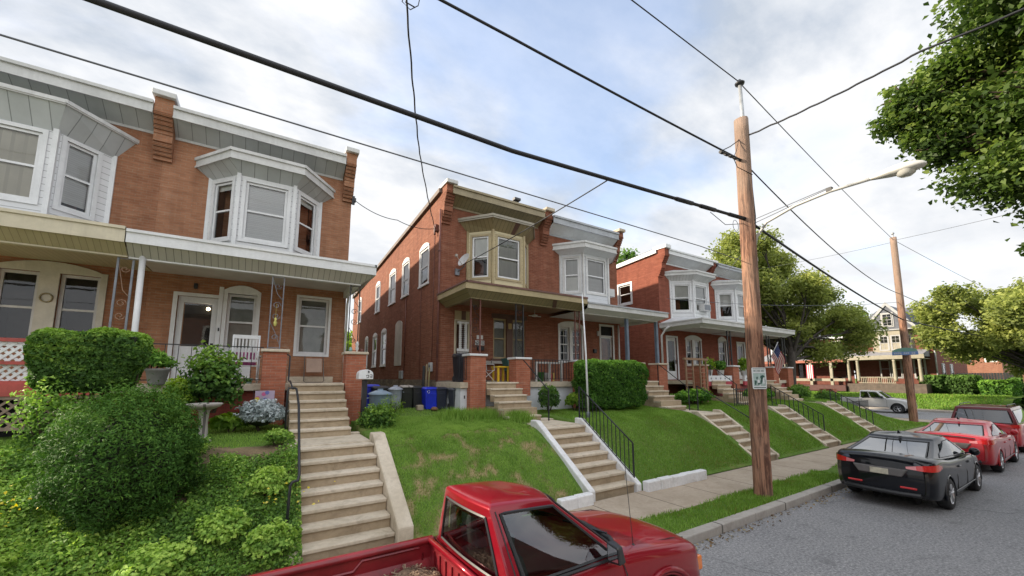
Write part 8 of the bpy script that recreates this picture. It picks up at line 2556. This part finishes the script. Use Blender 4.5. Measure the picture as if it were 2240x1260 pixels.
# mailbox
t = thing('mailbox', (2.13, 10.28, 1.75), 'white rounded mailbox on a dark post right of the wide stairs', 'mailbox')
mb = MB()
pts = [(1.96, 10.15, 2.76), (2.30, 10.15, 2.76)] + [(2.13 + .17 * math.cos(a), 10.15, 2.88 + .12 * math.sin(a)) for a in np.linspace(0, math.pi, 11)]
mb.extr(pts, (0, .36, 0)); mb.build('box', M_PLAST, t, bevel=.008)
mb = MB()
for (a, b), (c, d_) in (((2.14, 2.80), (2.19, 2.80)), ((2.19, 2.80), (2.19, 2.86)), ((2.14, 2.86), (2.19, 2.86)), ((2.22, 2.80), (2.27, 2.80)), ((2.22, 2.83), (2.27, 2.83)), ((2.22, 2.87), (2.27, 2.87)), ((2.27, 2.80), (2.27, 2.87)), ((2.14, 2.86), (2.14, 2.83))):
    mb.tube([(a, 10.146, b), (c, 10.146, d_)], .006, 4)
mb.box(2.17, 2.2, 10.13, 10.15, 2.92, 2.97); mb.build('number', M_IRON, t)
mb = MB(); mb.box(2.07, 2.19, 10.24, 10.36, 1.6, 2.755); mb.build('post', M_IRON, t, bevel=.01)


# trash cans
def bin_(name, x, y, z, w, h, col, label, round_=False, lid=None, rough=.45, wheeled=True):
    t = thing(name, (x, y, z), label, 'trash can', 'trash cans beside the red house')
    m_ = plain('plastic_' + '_'.join(str(int(c * 1000)) for c in col), col, rough, .14, 3)
    lm = lid or m_
    mb = MB()
    if round_:
        mb.lathe([(w * .40, 0), (w * .47, h * .5), (w * .5, h * .9), (w * .53, h * .92)], (x, y, z), 22)
        for f in (.25, .5, .72): mb.lathe([(w * (.405 + .1 * f), h * f), (w * (.42 + .1 * f), h * (f + .015)), (w * (.41 + .1 * f), h * (f + .03))], (x, y, z), 22, 0, 'z', False)
        mb.build('barrel', m_, t)
        mb = MB(); mb.lathe([(w * .56, h * .90), (w * .57, h * .945), (w * .5, h * .97), (w * .25, h * 1.05), (0, h * 1.07)], (x, y, z), 22, 0, 'z', False); mb.box(x - .07, x + .07, y - .015, y + .015, z + h * 1.05, z + h * 1.12); mb.build('lid', lm, t)
        for s_ in (1, -1):
            mb = MB(); mb.tube([(x + s_ * w * .5, y - .06, z + h * .8), (x + s_ * (w * .5 + .05), y - .05, z + h * .78), (x + s_ * (w * .5 + .05), y + .05, z + h * .78), (x + s_ * w * .5, y + .06, z + h * .8)], .012, 5); mb.build('handle', m_, t)
    else:
        a = w * .40; b = w * .5
        mb.hexa([(x - a, y - a, z), (x + a, y - a, z), (x + a, y + a, z), (x - a, y + a, z)], [(x - b, y - b, z + h * .9), (x + b, y - b, z + h * .9), (x + b, y + b, z + h * .9), (x - b, y + b, z + h * .9)])
        mb.box(x - b - .015, x + b + .015, y - b - .015, y + b + .015, z + h * .86, z + h * .9)
        mb.hexa([(x - a * .7, y - a - .012, z + .12), (x + a * .7, y - a - .012, z + .12), (x + a * .7, y - a, z + .12), (x - a * .7, y - a, z + .12)], [(x - b * .7, y - b * .96 - .012, z + h * .7), (x + b * .7, y - b * .96 - .012, z + h * .7), (x + b * .7, y - b * .9, z + h * .7), (x - b * .7, y - b * .9, z + h * .7)])
        mb.build('barrel', m_, t, bevel=.025)
        mb = MB(); mb.hexa([(x - b - .03, y - b - .05, z + h * .9), (x + b + .03, y - b - .05, z + h * .9), (x + b + .03, y + b, z + h * .92), (x - b - .03, y + b, z + h * .92)], [(x - b * .9, y - b * .9, z + h * .98), (x + b * .9, y - b * .9, z + h * .98), (x + b * .9, y + b * .9, z + h), (x - b * .9, y + b * .9, z + h)])
        mb.build('lid', lm, t, bevel=.02)
        if wheeled:
            mb = MB()
            for s_ in (1, -1): mb.lathe([(.0, x + s_ * a - .02), (.1, x + s_ * a - .02), (.1, x + s_ * a + .02), (0, x + s_ * a + .02)], (0, y + a, z + .1), 14, 0, 'x', False)
            mb.build('wheel', M_RUB, t)
    return t


gb = lambda x, y: float(gz(x, y, False))
bin_('trash_can', 2.68, 10.95, gb(2.7, 10.9), .56, .72, (.22, .30, .38), 'round blue grey trash can with a domed lid, alone on the grass behind weeds', True)
bin_('trash_can', 3.55, 12.6, 1.82, .42, .66, (.36, .40, .47), 'pale grey round trash can at the left end of the row', True)
bin_('trash_can', 3.15, 12.9, 1.82, .5, .72, (.012, .013, .016), 'black trash can half hidden at the far left of the row', False)
bin_('trash_can', 2.95, 13.2, 1.85, .42, .74, (.015, .03, .50), 'blue bin peeking over the domed lid of the round can', False)
bin_('trash_can', 3.95, 12.75, 1.82, .36, .74, (.018, .022, .020), 'black wheeled bin right of the pale grey round can', False, lid=M_KERB)
bin_('trash_can', 4.27, 12.65, 1.82, .34, .72, (.022, .024, .026), 'narrow black bin touching the bright blue bin', False)
bin_('recycling_bin', 4.60, 12.35, 1.80, .46, .70, (.012, .035, .60), 'bright blue recycling bin with a white mark in the middle of the row', False)
bin_('trash_can', 4.92, 12.25, 1.80, .36, .70, (.030, .036, .06), 'dark navy bin squeezed between the blue bin and the last grey one', False)
bin_('trash_can', 5.28, 11.75, 1.78, .44, .70, (.055, .062, .075), 'dark grey wheeled bin at the right end touching the porch wall', False)
mb = MB()
for k in range(3):
    a0 = .4 + k * 2.1; pts = [(4.47 + .04 * math.cos(a0 + s_ * .6), 12.108, 2.35 + .045 * math.sin(a0 + s_ * .6)) for s_ in range(3)]; mb.tube(pts, .009, 4)
tag(mb.build('recycling_mark', M_WHITE), 'small white recycling mark on the bright blue bin', 'mark'); bpy.data.objects['recycling_mark'].parent = bpy.data.objects['recycling_bin']
bpy.data.objects['recycling_mark'].matrix_parent_inverse = bpy.data.objects['recycling_bin'].matrix_world.inverted()
for k_ in ('label', 'category'): del bpy.data.objects['recycling_mark'][k_]
o = bpy.data.objects['recycling_mark']; o.matrix_parent_inverse.identity(); o.location = -Vector((4.60, 12.35, 1.80))
mb = MB(); mb.box(4.12, 4.32, 12.1, 12.28, 1.78, 1.94); tag(mb.build('concrete_block', M_WALK, bevel=.015), 'pale concrete block on the grass before the black bin', 'block')
mb = MB(); mb.lathe([(.12, 0), (.11, .06), (.06, .1), (0, .11)], (4.62, 11.95, 1.78), 9); tag(mb.build('stone', plain('brown_stone', (.22, .12, .06), .9, .2, 6)), 'brown stone at the foot of the blue bin', 'stone')
for k, (x, h, r, c, lab) in enumerate(((4.62, 1.35, .05, (.02, .02, .02), 'black roll leaning on the wall behind the blue bin'), (4.72, 1.42, .035, (.20, .16, .09), 'brown board leaning on the wall behind the bins'), (4.82, 1.3, .03, (.26, .22, .10), 'yellowish pole leaning on the wall behind the bins'))):
    mb = MB(); mb.tube([(x - .05, 13.0, 1.85), (x + .12, 13.35, 1.85 + h)], r, 8); tag(mb.build('leaning_pole', plain('lean_%d' % k if 0 else 'leaning_' + ('black', 'brown', 'yellow')[k], c, .8, .2)), lab, 'pole', 'things leaning behind the bins')

# satellite dish on the red house
t = thing('satellite_dish', (5.9, 13.15, 6.75), 'pale grey satellite dish on the front wall of the red house', 'satellite dish')
mb = MB(); i0 = 0
nrm_ = Vector((-.82, -.22, .42)).normalized(); a_ = nrm_.orthogonal().normalized(); b_ = nrm_.cross(a_)
cc = Vector((5.93, 12.78, 7.12))
for k in range(6):
    rr = .05 * k if k else .001
    for j in range(22):
        q = cc + (a_ * math.cos(2 * math.pi * j / 22) + b_ * math.sin(2 * math.pi * j / 22)) * (rr * 1.12) + nrm_ * (rr * rr * 1.0 - .06); mb.v.append(tuple(q))
for k in range(5):
    for j in range(22): mb.f.append((k * 22 + j, k * 22 + (j + 1) % 22, (k + 1) * 22 + (j + 1) % 22, (k + 1) * 22 + j)); mb.m.append(0); mb.sm.append(True)
mb.build('reflector', plain('dish_grey', (.56, .57, .58), .45, .06, 3), t)
mb = MB(); e = cc + nrm_ * .38 + Vector((0, 0, -.1)); mb.tube([cc - b_ * .0 + Vector((0, 0, -.27)), e], .012, 5); mb.box(e.x - .04, e.x + .04, e.y - .04, e.y + .04, e.z - .04, e.z + .05); mb.build('feed_arm', M_KERB, t)
mb = MB(); mb.tube([cc - nrm_ * .06, cc - nrm_ * .12 + Vector((0, .1, -.15)), (5.85, 13.14, 6.72)], .022, 6); mb.box(5.77, 5.93, 13.12, 13.19, 6.6, 6.84); mb.build('mount', M_IRONG, t)

# flagpole
t = thing('flagpole', (8.66, 9.3, 1.6), 'bare white flagpole on the lawn before the clipped hedge', 'flagpole')
mb = MB(); mb.tube([(8.68, 9.3, 1.55), (8.64, 9.31, 3.5), (8.56, 9.33, 5.48)], [.034, .03, .018], 10); mb.build('pole', M_PLAST, t)
mb = MB(); mb.lathe([(.055, 1.5), (.055, 1.72), (.04, 1.74)], (8.68, 9.3, 0), 10); mb.lathe([(0, 0), (.03, .03), (0, .06)], (8.56, 9.33, 5.47), 8, 1, 'z', False); mb.build('sleeve', [M_IRONG, M_WHITE], t)

# porch furniture of the red house
t = thing('lawn_chair', (6.35, 11.9, 2.655), 'white framed folding lawn chair with striped webbing on the red house porch', 'chair')
mb = MB()
for y in (11.65, 12.2):
    mb.tube([(6.1, y, 2.67), (6.55, y, 3.02), (6.62, y, 3.05)], .012, 5); mb.tube([(6.62, y, 2.67), (6.25, y, 3.05), (6.1, y, 3.6)], .012, 5); mb.tube([(6.2, y, 3.25), (6.6, y, 3.25), (6.62, y, 3.05)], .014, 5)
mb.tube([(6.1, 11.65, 3.6), (6.1, 12.2, 3.6)], .012, 5); mb.tube([(6.62, 11.65, 2.68), (6.62, 12.2, 2.68)], .01, 5); mb.build('frame', M_WHITE2, t)
mb = MB()
for k in range(6): mb.box(6.24 + k * .065, 6.29 + k * .065, 11.65, 12.2, 3.035, 3.045, k % 2)
for k in range(7):
    f = k / 7; x = 6.24 - .13 * f; z = 3.1 + .48 * f; mb.hexa([(x - .006, 11.65, z), (x + .006, 11.65, z), (x + .006, 12.2, z), (x - .006, 12.2, z)], [(x - .02, 11.65, z + .05), (x - .008, 11.65, z + .05), (x - .008, 12.2, z + .05), (x - .02, 12.2, z + .05)], k % 2)
mb.build('webbing', [plain('web_grey', (.50, .52, .53), .8, .1), plain('web_blue', (.26, .32, .40), .8, .1)], t)
t = thing('yellow_table', (7.0, 11.8, 2.655), 'small bright yellow plastic table on the red house porch', 'table')
M_YELP = plain('yellow_plastic', (.72, .48, .03), .5, .08)
mb = MB(); mb.box(6.68, 7.2, 11.55, 12.0, 3.14, 3.19); mb.build('tabletop', M_YELP, t, bevel=.01)
for x, y in ((6.74, 11.6), (7.14, 11.6), (6.74, 11.95), (7.14, 11.95)):
    mb = MB(); mb.box(x - .035, x + .035, y - .025, y + .025, 2.657, 3.14); mb.build('leg', M_YELP, t)
bin_('porch_bin', 5.55, 12.0, 2.656, .46, .95, (.02, .022, .032), 'tall dark bin on the red house porch before the white door', False)
bpy.data.objects['porch_bin']['group'] = ''
del bpy.data.objects['porch_bin']['group']
t = thing('green_bucket', (8.55, 11.7, 2.656), 'green tub behind the railing of the red house porch', 'bucket')
mb = MB(); mb.lathe([(.15, 2.657), (.18, 3.0), (.19, 3.0), (.17, 2.98)], (8.55, 11.7, 0), 16); mb.build('tub', plain('green_plastic', (.05, .22, .04), .5, .1), t)
mb = MB(); mb.box(8.95, 9.06, 11.7, 11.95, 2.657, 2.98, 0); mb.box(9.07, 9.15, 11.7, 11.95, 2.657, 2.95, 1); mb.box(9.16, 9.24, 11.7, 11.95, 2.657, 2.98, 2)
tag(mb.build('boxes', [M_WHITE2, plain('box_red', (.42, .06, .04), .7, .1), plain('box_yellow', (.62, .48, .14), .7, .1)]), 'white, red and yellow boxes standing on the red house porch', 'boxes')
t = thing('porch_bench', (7.9, 12.1, 2.656), 'dark green folded canvas chair behind the second pier of the red house', 'chair')
mb = MB(); mb.hexa([(7.6, 12.0, 2.66), (8.1, 12.0, 2.66), (8.1, 12.5, 2.66), (7.6, 12.5, 2.66)], [(7.55, 12.1, 3.05), (7.9, 12.1, 3.05), (7.9, 12.5, 3.05), (7.55, 12.5, 3.05)]); mb.build('seat', plain('dark_canvas', (.015, .03, .032), .8, .1), t)
mb = MB(); mb.hexa([(7.52, 12.1, 3.05), (7.58, 12.1, 3.05), (7.58, 12.5, 3.05), (7.52, 12.5, 3.05)], [(7.38, 12.1, 3.5), (7.44, 12.1, 3.5), (7.44, 12.5, 3.5), (7.38, 12.5, 3.5)]); mb.build('backrest', plain('teal_canvas', (.04, .12, .11), .8, .1), t)
mb = MB(); mb.tube([(7.3, 13.08, 3.4), (7.32, 13.08, 3.44)], .03, 6); mb.box(6.95, 8.0, 12.95, 13.1, 3.33, 3.43); tag(mb.build('shelf', M_KERB), 'narrow pale shelf under the front window of the red house', 'shelf')
mb = MB(); mb.lathe([(0, 0), (.1, .02), (.12, .08), (.05, .1)], (9.0, 12.6, 5.2), 12); mb.tube([(9.0, 12.6, 5.3), (9.0, 12.6, 5.5)], .01, 5); mb.tube([(8.7, 12.6, 5.24), (9.3, 12.6, 5.24)], .02, 5)
tag(mb.build('ceiling_lamp', M_WHITE2), 'pale ceiling lamp with two heads on the red house porch', 'lamp')

# third house: trellis, planters, flower boxes, flag
t = thing('trellis', (16.4, 10.6, 1.7), 'brown wooden trellis arch before the porch of the third house', 'trellis')
mb = MB(); M_WOODB = plain('trellis_wood', (.30, .185, .11), .8, .15, 5)
for x in (15.75, 16.25, 16.8, 17.25): mb.box(x - .03, x + .03, 10.57, 10.63, 1.6, 3.62)
mb.box(15.6, 17.4, 10.55, 10.65, 3.58, 3.68); mb.build('frame', M_WOODB, t)
mb = MB()
for k in range(9): mb.box(15.75, 17.25 if k < 3 else 16.25, 10.585, 10.615, 1.9 + k * .18, 1.93 + k * .18)
for k in range(9): mb.box(16.8, 17.25, 10.585, 10.615, 2.0 + k * .17, 2.03 + k * .17)
for k in range(7): mb.box(15.82 + k * .07, 15.84 + k * .07, 10.59, 10.61, 1.7, 2.3)
mb.build('slats', M_WOODB, t)
mw = plain('flower_box_white', (.70, .71, .73), .6, .06)
for k, (x0, x1) in enumerate(((17.65, 20.1), (21.3, 23.0))):
    mb = MB(); mb.box(x0, x1, 10.98, 11.1, 2.62, 2.9, 0); mb.box(x0, x1, 10.99, 11.1, 2.4, 2.62, 1)
    for j in range(int((x1 - x0) / .4)): mb.box(x0 + .18 + j * .4, x0 + .26 + j * .4, 10.97, 10.98, 2.72, 2.8, 2)
    tag(mb.build('porch_banner', [mw, plain('banner_red', (.45, .05, .07), .7, .1), M_IRONG]), ('long white and red bunting along the left of the third porch', 'shorter white and red bunting close to the big wooden pole')[k], 'bunting', 'white and red bunting on the third porch')
for k, (x, h, mt, lab) in enumerate(((18.4, .5, L_LIME, 'potted yellow green plant hanging behind the trellis'), (19.4, .4, L_BOX, 'potted green plant on the third porch rail'), (21.6, .6, L_LIME, 'tall pale potted plant right of the middle pier'), (22.3, .55, L_BOX, 'potted leafy plant in a white pot near the big pole'))):
    t = thing('potted_plant', (x, 11.15, 2.9), lab, 'plant', 'potted plants on the third porch')
    mb = MB(); mb.lathe([(.12, 2.9), (.17, 3.16), (.18, 3.17)], (x, 11.15, 0), 12); mb.build('pot', mw, t)
    P, d, r = blob_pts((x, 11.15, 3.2 + h * .5), (.3, .25, h * .6), 380, .2, .3, 2.2, 80 + k)
    leaves('foliage', P, d + np.array([0, 0, .5]), .13, rng.uniform(.1, .8, len(P)), mt, t)
t = thing('house_flag', (24.1, 10.95, 3.9), 'striped American flag on a slanted pole at the third porch end', 'flag')
mb = MB(); mb.tube([(24.1, 11.1, 3.55), (23.9, 10.4, 4.75)], .018, 6); mb.build('pole', M_WHITE, t)
mb = MB(); nu, nv = 12, 13
A0 = Vector((23.9, 10.4, 4.72)); A1 = Vector((24.03, 10.86, 3.93))
for j in range(nv + 1):
    f = j / nv
    a = A0.lerp(A1, f)
    for i in range(nu + 1):
        g = i / nu
        mb.v.append((a.x + .55 * g + .05 * math.sin(g * 9 + f * 2), a.y - .05 * g + .06 * math.sin(g * 7 + f * 3), a.z - 1.15 * g * (1 - .12 * f) + .02 * math.sin(f * 8)))
for j in range(nv):
    for i in range(nu):
        mb.f.append((j * (nu + 1) + i, j * (nu + 1) + i + 1, (j + 1) * (nu + 1) + i + 1, (j + 1) * (nu + 1) + i)); mb.m.append(2 if (j < 7 and i < 5) else j % 2); mb.sm.append(True)
for k in range(18):
    g = .05 + (k % 5) * .075; f = .05 + (k // 5) * .12; a = A0.lerp(A1, f)
    q = Vector((a.x + .55 * g + .05 * math.sin(g * 9 + f * 2), a.y - .05 * g + .06 * math.sin(g * 7 + f * 3), a.z - 1.15 * g * (1 - .12 * f))); mb.lathe([(0, -.004), (.014, -.004)], (q.x - .004, q.y - .004, q.z), 6, 1, 'y', False)
mb.build('cloth', [plain('flag_red', (.55, .06, .09), .8, .1), plain('flag_white', (.75, .74, .74), .8, .06), plain('flag_navy', (.05, .07, .20), .8, .1)], t)
t = thing('house_flag', (54.9, 20.9, 3.5), 'small faded striped flag on the far porch across the cross street', 'flag')
mb = MB(); mb.tube([(55.0, 20.9, 3.6), (54.4, 20.9, 4.4)], .02, 5); mb.build('pole', M_WHITE, t)
mb = MB()
for j in range(7): mb.hexa([(54.4, 20.9 - .1 * j, 2.7), (54.4, 20.8 - .1 * j, 2.7), (54.42, 20.8 - .1 * j, 2.7), (54.42, 20.9 - .1 * j, 2.7)], [(54.45, 20.9 - .1 * j, 4.3), (54.45, 20.8 - .1 * j, 4.25), (54.47, 20.8 - .1 * j, 4.25), (54.47, 20.9 - .1 * j, 4.3)], j % 2)
mb.build('cloth', [plain('flag_red', (.55, .06, .09), .8, .1), plain('flag_white', (.75, .74, .74), .8, .06)], t)
# brick pier wedge, antenna
mb = MB(); mb.hexa([(30.0, 10.2, .9), (30.6, 10.2, .9), (30.6, 10.9, .9), (30.0, 10.9, .9)], [(30.0, 10.2, 2.1), (30.6, 10.2, 2.1), (30.6, 10.9, 2.1), (30.0, 10.9, 2.1)])
tag(mb.build('brick_post', B_PIER), 'pale brick post on the corner lawn near the far railing', 'post')
t = thing('tv_antenna', (20.5, 21, 9.2), 'thin television antenna on the roof of the third house', 'antenna')
mb = MB(); mb.tube([(20.5, 19, 8.9), (20.5, 19, 11.2)], .02, 5); mb.build('mast', M_IRONG, t)
mb = MB(); mb.tube([(20.0, 19, 11.1), (21.6, 18.2, 11.1)], .012, 4)
for k in range(6): x = 20.1 + k * .26; mb.tube([(x - .2, 18.95 - k * .13 - .3, 11.1), (x + .2, 18.95 - k * .13 + .3, 11.1)], .008, 4)
mb.build('elements', M_IRONG, t)
